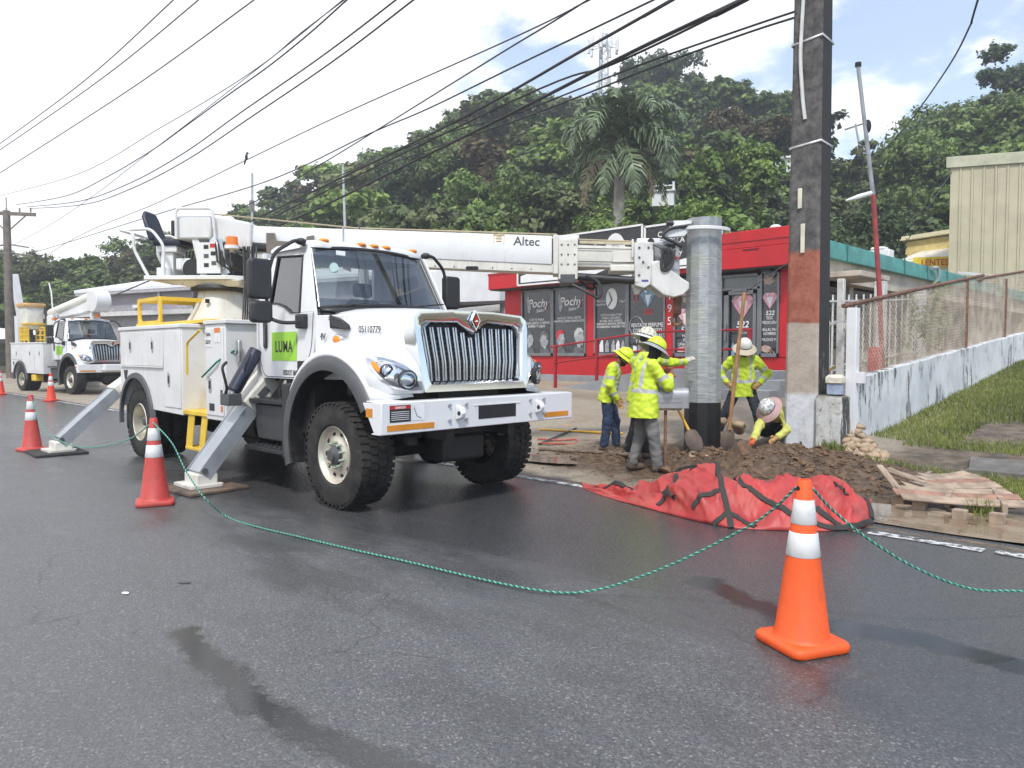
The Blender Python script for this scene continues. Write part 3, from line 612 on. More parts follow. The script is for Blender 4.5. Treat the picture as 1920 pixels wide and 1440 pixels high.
def frond(i, az, el, ln, droop, dead=False):
    n = 30; P = []; p = np.array([.12, 0, H * .985]); e = el
    for k in range(n + 1):
        P.append(p.copy()); t = k / n; st = ln / n; p = p + st * np.array([math.cos(az) * math.cos(e), math.sin(az) * math.cos(e), math.sin(e)]); e -= droop / n * (.5 + 1.3 * t)
        e = max(e, -1.5)
    P = np.array(P); V = []; T = []
    mb = MB(); mb.tube([tuple(q) for q in P[::2]], [.05 * (1 - .8 * k / 13) for k in range(len(P[::2]))], 5)
    for k in range(2, n):
        tg = P[k + 1] - P[k - 1]; tg /= np.linalg.norm(tg); sd = np.cross(tg, [0, 0, 1.]); sd /= np.linalg.norm(sd) + 1e-9; upv = np.cross(sd, tg)
        for sgn in (-1, 1):
            for rep in range(2):
                l = (.95 if not dead else .6) * math.sin(math.pi * min(1, (k / n) ** .7 * .95 + .05)) * gp.uniform(.75, 1.1) + .12
                dr = sd * sgn * .8 + tg * .55 + upv * gp.normal(.05, .35); dr /= np.linalg.norm(dr); b = P[k] + tg * gp.uniform(-.08, .08); m1 = b + dr * l * .55; m2 = b + dr * l + np.array([0, 0, -l * .38]); wv = tg * .07
                V += [b - wv * .6, b + wv * .6, m1 + wv, m1 - wv, m1 - wv, m1 + wv, m2 + wv * .2, m2 - wv * .2]; t = np.clip(.5 + gp.normal(0, .2), 0, 1); T += [t, t]
    V = np.array(V); o = npmesh('frond', V, np.arange(len(V)).reshape(-1, 4), m_dead if dead else m_frond, pt, smooth=False, attrs={'tone': ('FACE', T)})
    mb.build('midrib', mat('palm_midrib', (.14, .17, .06), .6), o)
for i in range(18): frond(i, i * 2.4 + gp.normal(0, .15), [1.3, 1.05, .8, .5, .2][i % 5] + gp.normal(0, .08), gp.uniform(3.9, 4.8), gp.uniform(2.1, 2.8))
for i in range(9): frond(20 + i, i * .7 + gp.normal(0, .2), -.5 + gp.normal(0, .15), gp.uniform(3.2, 4.4), 1.2, dead=i % 3 == 0)
# ================================================================== BUILDINGS, WALLS, POLES
RX, UZ = (1, 0, 0), (0, 0, 1)
m_red = mat('red_wall_paint', (.50, .012, .018), .5, var=.1, scale=1.5, dirt=.18, dcol=(.2, .02, .02))
m_red2 = mat('red_rail_paint', (.32, .012, .02), .45, var=.12)
m_grey = mat('grey_plinth', (.27, .28, .3), .8, var=.15, scale=2, dirt=.3, dcol=(.12, .12, .11))
m_alu = mat('aluminium_frame', (.22, .23, .24), .4, .5, var=.06)
m_film = NT('printed_window_film')
def _film():
    s = m_film; g = s.coord('World'); n = s.noise(s.coord('World', (1, 1, 2.2)), .9, 3); c = s.mix(s.rng(n, .35, .7), (.014, .016, .018), (.036, .039, .044))
    br = s.n('ShaderNodeTexBrick'); sw = s.n('ShaderNodeSeparateXYZ'); s.L.new(g, sw.inputs[0]); cb = s.n('ShaderNodeCombineXYZ'); s.L.new(sw.outputs[0], cb.inputs[0]); s.L.new(sw.outputs[2], cb.inputs[1]); s.L.new(cb.outputs[0], br.inputs['Vector'])
    br.inputs['Scale'].default_value = 2.4; br.inputs['Mortar Size'].default_value = .02; br.inputs['Color1'].default_value = br.inputs['Color2'].default_value = (1, 1, 1, 1); br.inputs['Mortar'].default_value = (.62, .62, .62, 1)
    return s.done(s.mix(1, c, br.outputs[0], 'MULTIPLY'), .12, 0, .5)
m_film = _film(); m_film.node_tree.nodes['Principled BSDF'].inputs['Coat Weight'].default_value = .6
m_ink = mat('white_print', (.78, .78, .78), .4, var=.05); m_inkg = mat('grey_print', (.33, .34, .36), .4, var=.35, scale=9); m_inkd = mat('dark_print', (.12, .12, .125), .4, var=.3, scale=9); m_inkr = mat('red_print', (.55, .03, .04), .4); m_inkp = mat('pink_print', (.72, .36, .42), .4, var=.3, scale=8); m_inkb = mat('blue_print', (.16, .3, .45), .4, var=.3, scale=8); m_skinp = mat('photo_skin_print', (.45, .32, .26), .4, var=.25, scale=6)
m_white = mat('white_wall', (.72, .73, .74), .75, var=.06, scale=1.5, dirt=.15, dcol=(.4, .39, .36))
m_dark = mat('dark_interior', (.015, .015, .017), .8)

FY = 17.0
shop = empty('red_shop', (-12.4, FY, .0), 0, 'red beauty shop with dark printed windows and a wide roof fascia', 'shop'); S = lambda x, y, z: (x + 12.4, y - FY, z)
mb = MB()
mb.box(S(-17.1, FY + .02, 0.2), S(-7.7, FY + .25, 1.48))                     # base wall
for a, b in ((-17.1, -16.35), (-13.75, -13.45), (-11.06, -10.8), (-7.92, -7.7)): mb.box(S(a, FY, 1.48), S(b, FY + .25, 3.6))
mb.box(S(-17.1, FY, 3.55), S(-7.7, FY + .25, 3.9)); mb.build('wall', m_red, shop, bevel=.01)
MB().box(S(-17.1, FY + .25, .2), S(-7.75, FY + 12, 4.0)).build('rear_block', mat('shop_side_wall', (.42, .4, .37), .85, var=.2, scale=1), shop)
MB().box(S(-17.15, FY - .05, .3), S(-7.65, FY + .02, .92)).build('plinth', m_grey, shop, bevel=.008)
mb = MB(); mb.box(S(-17.35, FY - .5, 3.58), S(-7.45, FY + 1.2, 4.05)); mb.box(S(-11.4, FY - .5, 4.05), S(-7.45, FY + 1.0, 4.46)); mb.build('fascia', m_red, shop, bevel=.015)
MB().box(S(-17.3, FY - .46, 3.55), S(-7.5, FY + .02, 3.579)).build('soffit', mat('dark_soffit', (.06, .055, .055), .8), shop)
mb = MB(); mb.box(S(-17.36, FY - .515, 4.02), S(-16.0, FY - .5, 4.08)); mb.box(S(-9.6, FY - .515, 4.2), S(-7.44, FY - .5, 4.22)); mb.build('fascia_seam', m_red2, shop)
MB().box(S(-8.6, FY - .516, 4.0), S(-8.2, FY - .499, 4.015)).build('fascia_scratch', m_dark, shop)
# roof signs
def sign_panel(x0, x1, z0, z1, tilt=0.):
    y = FY - .56; p = MB().box(S(x0, y, z0), S(x1, y + .05, z1)).build('sign_panel', mat('sign_black', (.028, .03, .033), .3), shop)
    f = MB()
    for a, b in (((x0, z0), (x1, z0)), ((x1, z0), (x1, z1)), ((x1, z1), (x0, z1)), ((x0, z1), (x0, z0))): f.bar(S(a[0], y - .012, a[1]), S(b[0], y - .012, b[1]), .05, .03, (0, 1, 0))
    f.build('sign_frame', m_ink, p); return p, y - .004
sp, sy = sign_panel(-15.97, -11.42, 3.63, 4.93)
def flat(name, pts, y, m, parent, th=.004, org=S):
    mb = MB(); a = [org(px, y, pz) for px, pz in pts]; b = [org(px, y - th, pz) for px, pz in pts]; n = len(pts)
    mb.add(a + b, [tuple(range(n - 1, -1, -1)), tuple(range(n, 2 * n))] + [(i, (i + 1) % n, n + (i + 1) % n, n + i) for i in range(n)]); return mb.build(name, m, parent, smooth=0)
def oval(cx, cz, rx, rz, n=20, a0=0): return [(cx + rx * math.cos(2 * math.pi * i / n + a0), cz + rz * math.sin(2 * math.pi * i / n + a0)) for i in range(n)]
flat('sign_graphic', [(-15.85, 3.7), (-13.2, 3.7), (-12.6, 3.86), (-15.0, 3.95), (-15.3, 4.22), (-15.55, 4.25), (-15.6, 3.95), (-15.85, 3.9)], sy, m_ink, sp)
flat('sign_graphic', oval(-12.3, 4.35, .34, .46), sy, m_ink, sp); flat('sign_graphic', oval(-12.3, 4.2, .2, .34), sy - .005, m_inkg, sp); flat('sign_graphic', [(-13.6, 3.95), (-13.0, 4.6), (-12.9, 4.62), (-13.2, 3.95)], sy, m_inkg, sp)
for i in range(7): flat('sign_graphic', [(-13.95 + i * .13, 4.2 - .05 * (i % 2)), (-13.9 + i * .13, 4.2), (-13.86 + i * .13, 4.5 + .06 * (i % 3)), (-13.9 + i * .13, 4.5)], sy, m_inkg, sp)
sp2, sy = sign_panel(-11.33, -9.75, 3.72, 4.86)
text('sign_lettering', 'COMIDA\nCRIOLLA', .2, m_ink, S(-10.55, sy, 4.55), RX, UZ, sp2, bold=.01); text('sign_lettering', 'ebay', .2, m_ink, S(-10.4, sy, 4.05), RX, UZ, sp2); flat('sign_graphic', [(-11.1, 3.78), (-10.0, 3.78), (-10.1, 3.95), (-10.4, 3.9), (-10.6, 4.0), (-10.9, 3.9)], sy, m_ink, sp2)
# shop windows: each a framed pane with its printed film
def window(x0, x1, z0=1.48, z1=3.52, nm='window'):
    w_ = MB(); t = .05
    for a, b in (((x0, z0), (x1, z0 + .09)), ((x0, z1 - t), (x1, z1)), ((x0, z0), (x0 + t, z1)), ((x1 - t, z0), (x1, z1))): w_.box(S(a[0], FY - .03, a[1]), S(b[0], FY + .1, b[1]))
    w_ = w_.build(nm, m_alu, shop, bevel=.004); MB().box(S(x0 + t, FY + .02, z0 + .085), S(x1 - t, FY + .05, z1 - t)).build('pane', m_film, w_); return w_
wy = FY + .012
W = [window(-16.35, -15.06), window(-15.05, -13.75), window(-13.45, -12.29), window(-12.28, -11.06), window(-10.8, -9.5), window(-8.4, -7.92)]
def head(cx, cz, s, parent, m, hm, flip=1, cap_=None):
    pr = [(-.1, -.75), (-.18, -.35), (-.3, -.2), (-.38, .1), (-.33, .42), (-.1, .6), (.18, .58), (.34, .38), (.36, .18), (.46, -.02), (.37, -.08), (.39, -.2), (.34, -.3), (.3, -.43), (.12, -.42), (.16, -.75)]
    flat('portrait_print', [(cx + flip * x * s, cz + z * s) for x, z in pr], wy, m, parent)
    hr = [(-.36, .0), (-.40, .25), (-.34, .5), (-.1, .68), (.2, .66), (.38, .42), (.3, .36), (.05, .42), (-.12, .3), (-.2, .05)]
    flat('portrait_hair_print', [(cx + flip * x * s, cz + z * s) for x, z in hr], wy - .005, cap_ or hm, parent)
    flat('portrait_coat_print', [(cx - .55 * s, cz - 1.0 * s), (cx + .55 * s, cz - 1.0 * s), (cx + .4 * s, cz - .62 * s), (cx - .35 * s, cz - .5 * s)], wy - .003, m_inkd, parent)
for wi, x in ((0, -15.7), (1, -14.4)):
    text('logo_lettering', 'Pochy', .36, m_ink, S(x + .04, wy, 2.98), RX, (.0, 0, 1), W[wi], bold=.012, shear=.25); text('logo_lettering', 'Salón', .14, m_ink, S(x + .12, wy, 2.83), (1, 0, .08), UZ, W[wi], bold=.01, shear=.2)
    flat('logo_print', [(x - .45, 3.3), (x - .36, 3.36), (x - .25, 2.95), (x - .3, 2.8), (x - .38, 2.82)], wy, m_inkg, W[wi]); flat('logo_print', [(x + .42, 2.9), (x + .5, 3.16), (x + .47, 3.18), (x + .38, 2.95)], wy, mat('dark_red_print', (.2, .03, .03), .4), W[wi])
text('window_lettering', 'CORTE PARA\nCABALLEROS Y NIÑOS\nBARBA Y CEJAS', .105, m_ink, S(-15.72, wy, 2.56), RX, UZ, W[0], bold=.003)
text('window_lettering', 'FACIALES, TINTES, AFEITES,\nSHAMPOO, LINEAS FASHION LOOK', .095, m_ink, S(-14.4, wy, 2.58), RX, UZ, W[1], bold=.003, sx=.8)
head(-16.03, 1.98, .42, W[0], m_inkg, m_inkd); head(-15.38, 1.95, .44, W[0], m_inkg, m_inkd, -1); head(-14.75, 1.98, .42, W[1], m_inkg, m_inkd, 1, m_inkr); head(-14.02, 2.0, .46, W[1], m_inkg, mat('pale_hair_print', (.5, .5, .5), .4, var=.3, scale=14))
flat('clock_print', oval(-12.84, 3.1, .2, .3), wy, m_ink, W[2]); flat('clock_print', [(-12.95, 3.3), (-12.86, 3.06), (-12.98, 2.9), (-12.94, 2.88), (-12.8, 3.06), (-12.92, 3.3)], wy - .005, m_inkd, W[2])
text('window_lettering', 'Peluches\nAcademy', .1, m_ink, S(-13.24, wy, 3.02), RX, UZ, W[2], shear=.2); text('window_lettering', 'Nails', .12, m_ink, S(-12.46, wy, 2.98), RX, UZ, W[2], shear=.2)
text('window_lettering', 'CORTE DE CABELLO PARA\nDAMAS Y CABALLEROS\nBLOWER, TINTE, ALISADOS,\nHIGHLIGHTS, KERATINA, PESTAÑAS\nMICROBLADING, MANICURA Y MÁS', .088, m_ink, S(-12.86, wy, 2.62), RX, UZ, W[2], bold=.003, sx=.72)
for px, m_ in ((-13.2, m_ink), (-13.0, m_inkg), (-12.78, m_inkg), (-12.62, m_ink), (-12.45, m_inkg)): flat('tools_print', [(px - .06, 1.6), (px + .08, 1.6), (px + .06, 1.8 + random.uniform(0, .2)), (px + .01, 1.95), (px - .06, 1.8)], wy, m_, W[2])
def gem(cx, cz, s, par, a, b):
    flat('gem_print', [(cx - .5 * s, cz + .22 * s), (cx - .28 * s, cz + .45 * s), (cx + .28 * s, cz + .45 * s), (cx + .5 * s, cz + .22 * s), (cx, cz - .5 * s)], wy, a, par)
    flat('gem_print', [(cx - .2 * s, cz + .2 * s), (cx + .2 * s, cz + .2 * s), (cx, cz - .42 * s)], wy - .005, b, par); flat('gem_print', [(cx - .25 * s, cz + .42 * s), (cx - .06 * s, cz + .42 * s), (cx - .12 * s, cz + .26 * s)], wy - .005, b, par)
gem(-11.62, 3.05, .5, W[3], m_inkb, m_ink); text('gem_lettering', '522', .2, m_inkr, S(-11.62, wy, 2.62), RX, UZ, W[3], bold=.02, shear=.2)
flat('badge_print', oval(-12.02, 3.28, .075, .1), wy, mat('badge_blue_print', (.06, .14, .5), .4), W[3]); text('badge_lettering', 'f', .16, m_ink, S(-12.02, wy - .006, 3.22), RX, UZ, W[3], bold=.02)
for q in (((-12.09, 3.0), (-11.95, 3.02)), ((-12.09, 3.14), (-11.95, 3.16))): flat('badge_print', [(q[0][0], q[0][1]), (q[1][0], q[0][1]), (q[1][0], q[1][1]), (q[0][0], q[1][1])], wy, m_inkr, W[3])
for xx in (-12.09, -11.97): flat('badge_print', [(xx, 3.0), (xx + .02, 3.0), (xx + .02, 3.16), (xx, 3.16)], wy - .005, m_inkr, W[3])
text('window_lettering', 'VENTA DE PERFUMES,\nCORREAS, JERSEYS,\nSHORTS, GORRAS\nY ACCESORIOS', .155, m_ink, S(-11.62, wy, 2.28), RX, UZ, W[3], bold=.003, sx=.74)
ring = MB(); ring.tube([S(-12.0 + .22 * math.cos(t), wy - .004, 2.32 + .25 * math.sin(t)) for t in np.linspace(0, 2 * math.pi, 24, endpoint=False)], .014, 5, closed=True); ring.build('ring_print', m_inkg, W[3])
for i in range(6): flat('jersey_print', [(-12.1 + i * .16, 1.6), (-11.98 + i * .16, 1.6), (-11.97 + i * .16, 1.75 + .08 * (i % 2)), (-12.1 + i * .16, 1.78)], wy, (m_ink, m_inkg, m_inkb)[i % 3], W[3])
# vertical house number on the red pillar
for i, ch in enumerate('195'): text('house_number', ch, .3, m_ink, S(-10.93, FY - .004, 2.98 - i * .33), RX, UZ, shop, bold=.0)
gem(-10.45, 2.5, .5, W[4], m_inkp, m_ink); text('window_lettering', '522', .2, m_ink, S(-10.45, wy, 2.12), RX, UZ, W[4], shear=.2, bold=.01); text('window_lettering', 'MANICURA,\nPEDICURA,\nUÑAS ACRILICAS,\nARTE DE UÑAS', .115, m_ink, S(-10.3, wy, 1.98), RX, UZ, W[4], bold=.003, sx=.8)
for i in range(8): flat('nail_print', oval(-10.6 + (i % 3) * .13 + random.uniform(-.03, .03), 2.95 + (i // 3) * .17, .05, .08, 8), wy, (m_inkp, m_skinp)[i % 2], W[4])
flat('hand_print', [(-10.7, 1.6), (-10.2, 1.6), (-10.15, 1.66), (-10.4, 1.76), (-10.65, 1.72)], wy, m_inkp, W[4])
gem(-8.16, 2.83, .4, W[5], m_inkp, m_ink); text('window_lettering', '522', .15, m_ink, S(-8.16, wy, 2.48), RX, UZ, W[5], shear=.2, bold=.01); text('window_lettering', 'BEAUTY\nSALON', .045, m_ink, S(-8.16, wy, 2.42), RX, UZ, W[5], bold=.01)
text('window_lettering', 'PEDICURA', .1, m_ink, S(-8.16, wy, 2.27), RX, UZ, W[5], bold=.003, sx=.8); text('window_lettering', 'SHELLAC PARA\nHOMBRES', .1, m_ink, S(-8.16, wy, 2.1), RX, UZ, W[5], bold=.003, sx=.72); text('window_lettering', 'Y MUCHO MÁS', .1, m_ink, S(-8.16, wy, 1.86), RX, UZ, W[5], bold=.003, sx=.75)
def hand_print(cx, cz, s, par, up=1):
    flat('hand_print', [(cx - .2 * s, cz - .1 * s), (cx + .05 * s, cz - .18 * s), (cx + .25 * s, cz - .05 * s), (cx + .2 * s, cz + .08 * s), (cx - .05 * s, cz + .16 * s), (cx - .22 * s, cz + .1 * s)], wy, m_skinp, par)
    for i in range(4): flat('finger_print', [(cx + (.05 + .07 * i) * s, cz + (.06 - .06 * i) * s * up), (cx + (.13 + .07 * i) * s, cz + (.06 - .06 * i) * s * up), (cx + (.3 + .05 * i) * s, cz - (.22 + .03 * i) * s * up), (cx + (.25 + .05 * i) * s, cz - (.25 + .03 * i) * s * up)], wy - .004, mat('finger_tone_print', (.55, .42, .36), .4, var=.2, scale=20), par)
hand_print(-8.24, 1.68, .55, W[5]); hand_print(-8.2, 3.3, .6, W[5], -1)
# glazed door, ajar panel and transom
dr = MB()
for a, b in (((-9.46, .95), (-9.39, 3.5)), ((-8.47, .95), (-8.4, 3.5)), ((-9.46, 3.43), (-8.4, 3.5)), ((-9.46, 3.12), (-8.4, 3.18))): dr.box(S(a[0], FY - .03, a[1]), S(b[0], FY + .12, b[1]))
dr = dr.build('door', m_alu, shop, bevel=.004)
MB().box(S(-9.39, FY + .03, 1.0), S(-8.47, FY + .05, 3.12)).build('pane', m_film, dr); MB().box(S(-9.39, FY + .03, 3.18), S(-8.47, FY + .05, 3.43)).build('transom', mat('transom_glass', (.2, .22, .23), .15), dr)
lf = MB()
for a, b in (((-9.33, 1.0), (-9.2, 3.1)), ((-8.56, 1.0), (-8.48, 3.1)), ((-9.33, 3.0), (-8.48, 3.1)), ((-9.33, 1.0), (-8.48, 1.2))): lf.box(S(a[0], FY - .06, a[1]), S(b[0], FY, b[1]))
lf.build('leaf_frame', m_alu, dr, bevel=.004); MB().box(S(-9.3, FY - .1, 1.85), S(-9.24, FY - .06, 2.3)).build('handle', m_alu, dr, bevel=.01); MB().box(S(-9.1, FY - .1, 3.08), S(-8.7, FY - .03, 3.13)).build('door_closer', m_alu, dr)
gem(-8.85, 2.72, .62, dr, m_inkp, m_ink); text('door_lettering', '522', .22, m_ink, S(-8.85, wy - .02, 2.2), RX, UZ, dr, shear=.2, bold=.02); text('door_lettering', 'BEAUTY\nSALON', .06, m_ink, S(-8.82, wy - .02, 2.1), RX, UZ, dr)
for i, (x_, m_) in enumerate(((-9.1, m_inkb), (-8.95, m_inkr), (-8.75, m_inkb), (-8.65, m_inkr))): flat('bottle_print', [(x_ - .05, 1.5), (x_ + .05, 1.5), (x_ + .04, 1.75), (x_, 1.85), (x_ - .05, 1.75)], wy, m_, dr)
for x_ in (-8.15, -11.6, -14.4): MB().box(S(x_ - .14, FY - .3, 3.5), S(x_ + .14, FY - .12, 3.56)).build('lamp_fitting', mat('lamp_black', (.03, .03, .03), .5), shop, bevel=.01)
MB().ell(S(-7.95, FY - .2, 4.5), (.13, .13, .07)).build('roof_vent', m_white, shop)

# access ramp with red handrails
rp = empty('access_ramp', (-11, 15.9, .45), 0, 'grey concrete access ramp in front of the red shop with red handrails', 'ramp'); Q = lambda x, y, z: (x + 11, y - 15.9, z - .45)
mb = MB(); mb.prism([(-13.95 + 11, .05), (-10.6 + 11, .72), (-7.6 + 11, .72), (-7.6 + 11, -.5), (-13.95 + 11, -.5)], -.35, 1.05); mb.build('ramp_slab', m_grey, rp, bevel=.008)
def rail(y, pts, nm='handrail'): return MB().tube(fillet([Q(x, y, z) for x, z in pts], .08), .028, 8).build(nm, m_red2, rp)
rail(15.62, [(-13.9, 1.74), (-10.6, 2.1), (-7.9, 2.1)]); rail(15.62, [(-13.75, 1.3), (-10.6, 1.66), (-7.9, 1.66)])
for x, b, t in ((-13.72, .5, 1.76), (-12.27, .75, 1.92), (-10.6, 1.1, 2.1), (-9.2, 1.15, 2.1), (-7.95, 1.15, 2.1)): MB().bar(Q(x, 15.62, b), Q(x, 15.62, t), .07, .07).build('rail_post', m_red2, rp)
st = MB(); st.box(Q(-8.3, 15.0, .3), Q(-7.2, 15.5, .78)); st.box(Q(-8.1, 15.5, .3), Q(-7.2, 16.4, .98)); st.build('steps', m_grey, rp, bevel=.01)

# teal roofed building along the side yard
m_teal = mat('teal_fascia', (.07, .28, .25), .5, var=.2, scale=2.5, dirt=.35, dcol=(.2, .3, .28)); m_plas = mat('stained_plaster', (.50, .44, .36), .85, var=.18, scale=1.2, dirt=.55, dcol=(.16, .13, .1)); m_louv = mat('louvre_metal', (.18, .17, .16), .6, var=.2)
tb = empty('teal_roof_building', (-7.05, 27, 1.), 0, 'low stained building with a teal roof edge behind the chain link fence', 'building'); B = lambda x, y, z: (x + 7.05, y - 27, z - 1.)
bw = MB(); bw.box(B(-14, 17.6, .3), B(-7.6, 44, 3.5)); bw.box(B(-7.6, 17.6, 3.3), B(-7.15, 44, 3.79)); bw.build('wall', m_plas, tb)
MB().prism([(-.45, 2.79), (.06, 2.79), (.06, 2.95), (.02, 3.2), (-.3, 3.28), (-.45, 3.28)], -9.55, 17).build('roof_edge', m_teal, tb, bevel=.01)
MB().box(B(-14, 17.5, 3.6), B(-7.5, 44, 4.1)).build('roof', mat('flat_roof', (.3, .3, .29), .9), tb)
for i in range(9): MB().box(B(-7.0, 18.6 + i * 2.1, 3.78), B(-6.965, 18.63 + i * 2.1, 4.22)).build('roof_joint', mat('teal_joint', (.04, .16, .15), .6), tb)
for k, (y0, y1) in enumerate(((18.0, 19.9), (20.3, 22.2), (22.7, 24.7))):
    w_ = MB().box(B(-7.62, y0, 1.7), B(-7.55, y1, 3.3)).build('louvre_window', m_dark, tb)
    for i in range(9): MB().bar(B(-7.52, y0 + .03, 1.8 + i * .17), B(-7.52, y1 - .03, 1.8 + i * .17), .012, .15, (.5, 0, 1)).build('slat', m_louv, w_)
for y0, y1 in ((25.5, 27.3), (28.6, 31.4)):
    w_ = MB().box(B(-7.62, y0, 1.6), B(-7.55, y1, 3.2)).build('grille_window', m_dark, tb)
    for i in range(int((y1 - y0) / .2)): MB().bar(B(-7.5, y0 + .1 + i * .2, 1.6), B(-7.5, y0 + .1 + i * .2, 3.2), .025, .025).build('bar', m_louv, w_)
for y in (20.1, 22.4, 24.9, 28.0): MB().box(B(-7.6, y - .14, .4), B(-7.42, y + .14, 3.3)).build('pilaster', m_plas, tb, bevel=.01)
MB().tube(fillet([B(-6.95, 25.2, 4.15), B(-6.88, 25.6, 4.2), B(-6.86, 25.7, 3.9), B(-7.1, 25.6, 3.5)], .2), .05, 8).build('drain_pipe', mat('grey_pvc', (.35, .38, .4), .5), tb)
sd = MB(); sd.box(B(-7.55, 17.3, 3.3), B(-6.2, 19.2, 3.42)); sd.build('canopy_slab', m_plas, tb, bevel=.01)
# white yard grille
yg = empty('yard_grille', (-6.0, 17, .9), 0, 'white vertical bar grille behind the chain link fence', 'grille'); mw = mat('chipped_white_metal', (.62, .61, .58), .6, var=.1, scale=8, dirt=.5, dcol=(.2, .13, .09))
for y in np.arange(13.6, 21.2, .42): MB().bar((0, y - 17, -.3), (0, y - 17, 1.75 + (y - 13.6) * .06), .028, .028).build('bar', mw, yg)
for z in (.3, 1.62): MB().bar((0, 13.5 - 17, z), (0, 21.3 - 17, z + .45), .05, .035).build('cross_rail', mw, yg)
for y in (18.0, 20.9): MB().bar((0, y - 17, -.3), (0, y - 17, 2.3), .22, .22).build('pillar', mw, yg, bevel=.01)
bush_b = Vector((-5.3, 19.2, 1.0)); tree('climbing_vine', bush_b, 'bush', 2.4, .55, 'bright', 'leafy vine climbing the white yard grille', 700, .07, seed=71, tr=.02)

# stained retaining wall
def m_stained():
    s = NT('stained_white_wall'); g = s.coord('World'); c = s.mix(s.rng(s.noise(g, 1.5, 4), .3, .7), (.52, .54, .55), (.70, .71, .70))
    st = s.noise(s.coord('World', (3.2, 3.2, .75)), 1.5, 7, .72, .35); x = s.n('ShaderNodeSeparateXYZ'); s.L.new(g, x.inputs[0])
    k = s.math('MULTIPLY', s.rng(st, .50, .60), s.rng(s.noise(g, .8, 5, .65), .42, .56)); c = s.mix(s.math('MULTIPLY', k, .92), c, (.028, .028, .025))
    k2 = s.rng(s.noise(g, 3.3, 6, .7), .6, .7); c = s.mix(s.math('MULTIPLY', k2, .5), c, (.3, .24, .16))
    s.bump(s.noise(g, 25, 4, .7), .4, .01); return s.done(c, .85)
m_st = m_stained()
WX = -4.3
rw = empty('retaining_wall', (WX, 18, 1), 0, 'low white wall with black mould streaks climbing beside the grass bank', 'wall')
def wtop(y): return 1.22 + (y - 11.8) * .0765
mb = MB(); ys_ = np.linspace(11.75, 34, 46); rings = []
for y in ys_:
    j = random.uniform(-.012, .012); t = wtop(y) + random.uniform(-.015, .01); rings.append([(-.1 + j, y - 18, -1.2), (.1 + j, y - 18, -1.2), (.09 + j, y - 18, t - 1), (-.09 + j, y - 18, t - 1)])
mb.loft(rings); mb.build('wall_body', m_st, rw, bevel=.015)
# chain link fence on the wall
cf = empty('chain_link_fence', (WX, 18, 1.5), 0, 'rusty chain link fence with a sloping rail standing on the stained wall', 'fence'); K = lambda y, z, x=0: (x, y - 18, z - 1.5)
m_rust = mat('rusty_pipe', (.17, .085, .055), .8, var=.35, scale=9, dirt=.4, dcol=(.35, .3, .26)); m_mesh = mat('galvanised_wire', (.44, .38, .31), .65, .1, var=.3, scale=3)
MB().tube([K(11.35, 2.28), K(15, 2.76), K(19.4, 3.32)], .035, 8).build('top_rail', m_rust, cf); MB().tube([K(18.9, 3.16), K(19.6, 3.28), K(23.7, 3.74), K(30, 4.3)], .03, 8).build('top_rail', m_rust, cf)
for y in (18.05, 21.55, 26.): MB().cyl(K(y, wtop(y) - .05), K(y, wtop(y) + 1.42), .045, n=10).build('fence_post', m_rust, cf)
mb = MB(); y = 11.5; wv = .0028
def ftop(y): return 2.28 + (y - 11.35) * .129 if y < 19.4 else 3.32 + (y - 19.4) * .1
while y < 30:
    for sg in (1, -1):
        ys0, z = y, wtop(y); L0 = ftop(y) - z; y1 = y + sg * L0 * .62
        if y1 < 11.4: f = (y - 11.4) / max(1e-6, y - y1); y1 = 11.4; zt = z + L0 * f
        else: zt = ftop(y1) if sg > 0 else min(ftop(y1), z + L0)
        mb.bar(K(y, z, sg * .006), K(y1, zt, sg * .006), wv * 2, wv * 2)
    y += .072 if y < 22 else .12
tag(mb.build('chain_link', m_mesh, cf, smooth=0), kind='stuff')
# gate posts by the pole
gp_ = empty('white_gate_post', at(1596, 800, X=-4.0), 0, 'bright white square post at the end of the stained wall', 'post'); b0 = gp_.location; zt = at(1596, 577, X=-4.0).z
MB().box((-.07, -.07, -.3), (.07, .07, zt - b0.z)).build('post_shaft', m_white, gp_, bevel=.008); MB().box((.07, -.05, .62), (.17, .05, .78)).build('latch_plate', m_white, gp_, bevel=.004); MB().bar((-.07, 0, 1.5), (-.3, .1, 1.5), .03, .03).build('hinge_bar', m_white, gp_); MB().bar((-.07, 0, .8), (-.3, .1, .8), .03, .03).build('hinge_bar', m_white, gp_)
g2 = empty('gate_frame', at(1573, 790, X=-4.6), 0, 'chipped white tall gate post with a thin wire gate behind the old pole', 'gate'); b0 = g2.location; zt = at(1573, 522, X=-4.6).z
MB().bar((0, 0, -.2), (0, 0, zt - b0.z), .1, .1).build('post_shaft', mw, g2, bevel=.01); MB().bar((.04, 0, 1.45), (.12, .1, 1.62), .05, .05).build('hinge', mw, g2)
for i, dx in enumerate((-.22, -.42, -.6)): MB().bar((dx, .1, .1), (dx, .1, 1.6), .025, .025).build('gate_bar', mw, g2)
for z in (.45, 1.55): MB().bar((-.62, .1, z), (-.03, .02, z), .03, .03).build('gate_rail', mw, g2)
MB().bar((-.55, .1, .55), (-.05, .05, .9), .03, .03).build('gate_brace', mat('yellow_brace', (.55, .35, .06), .5), g2)

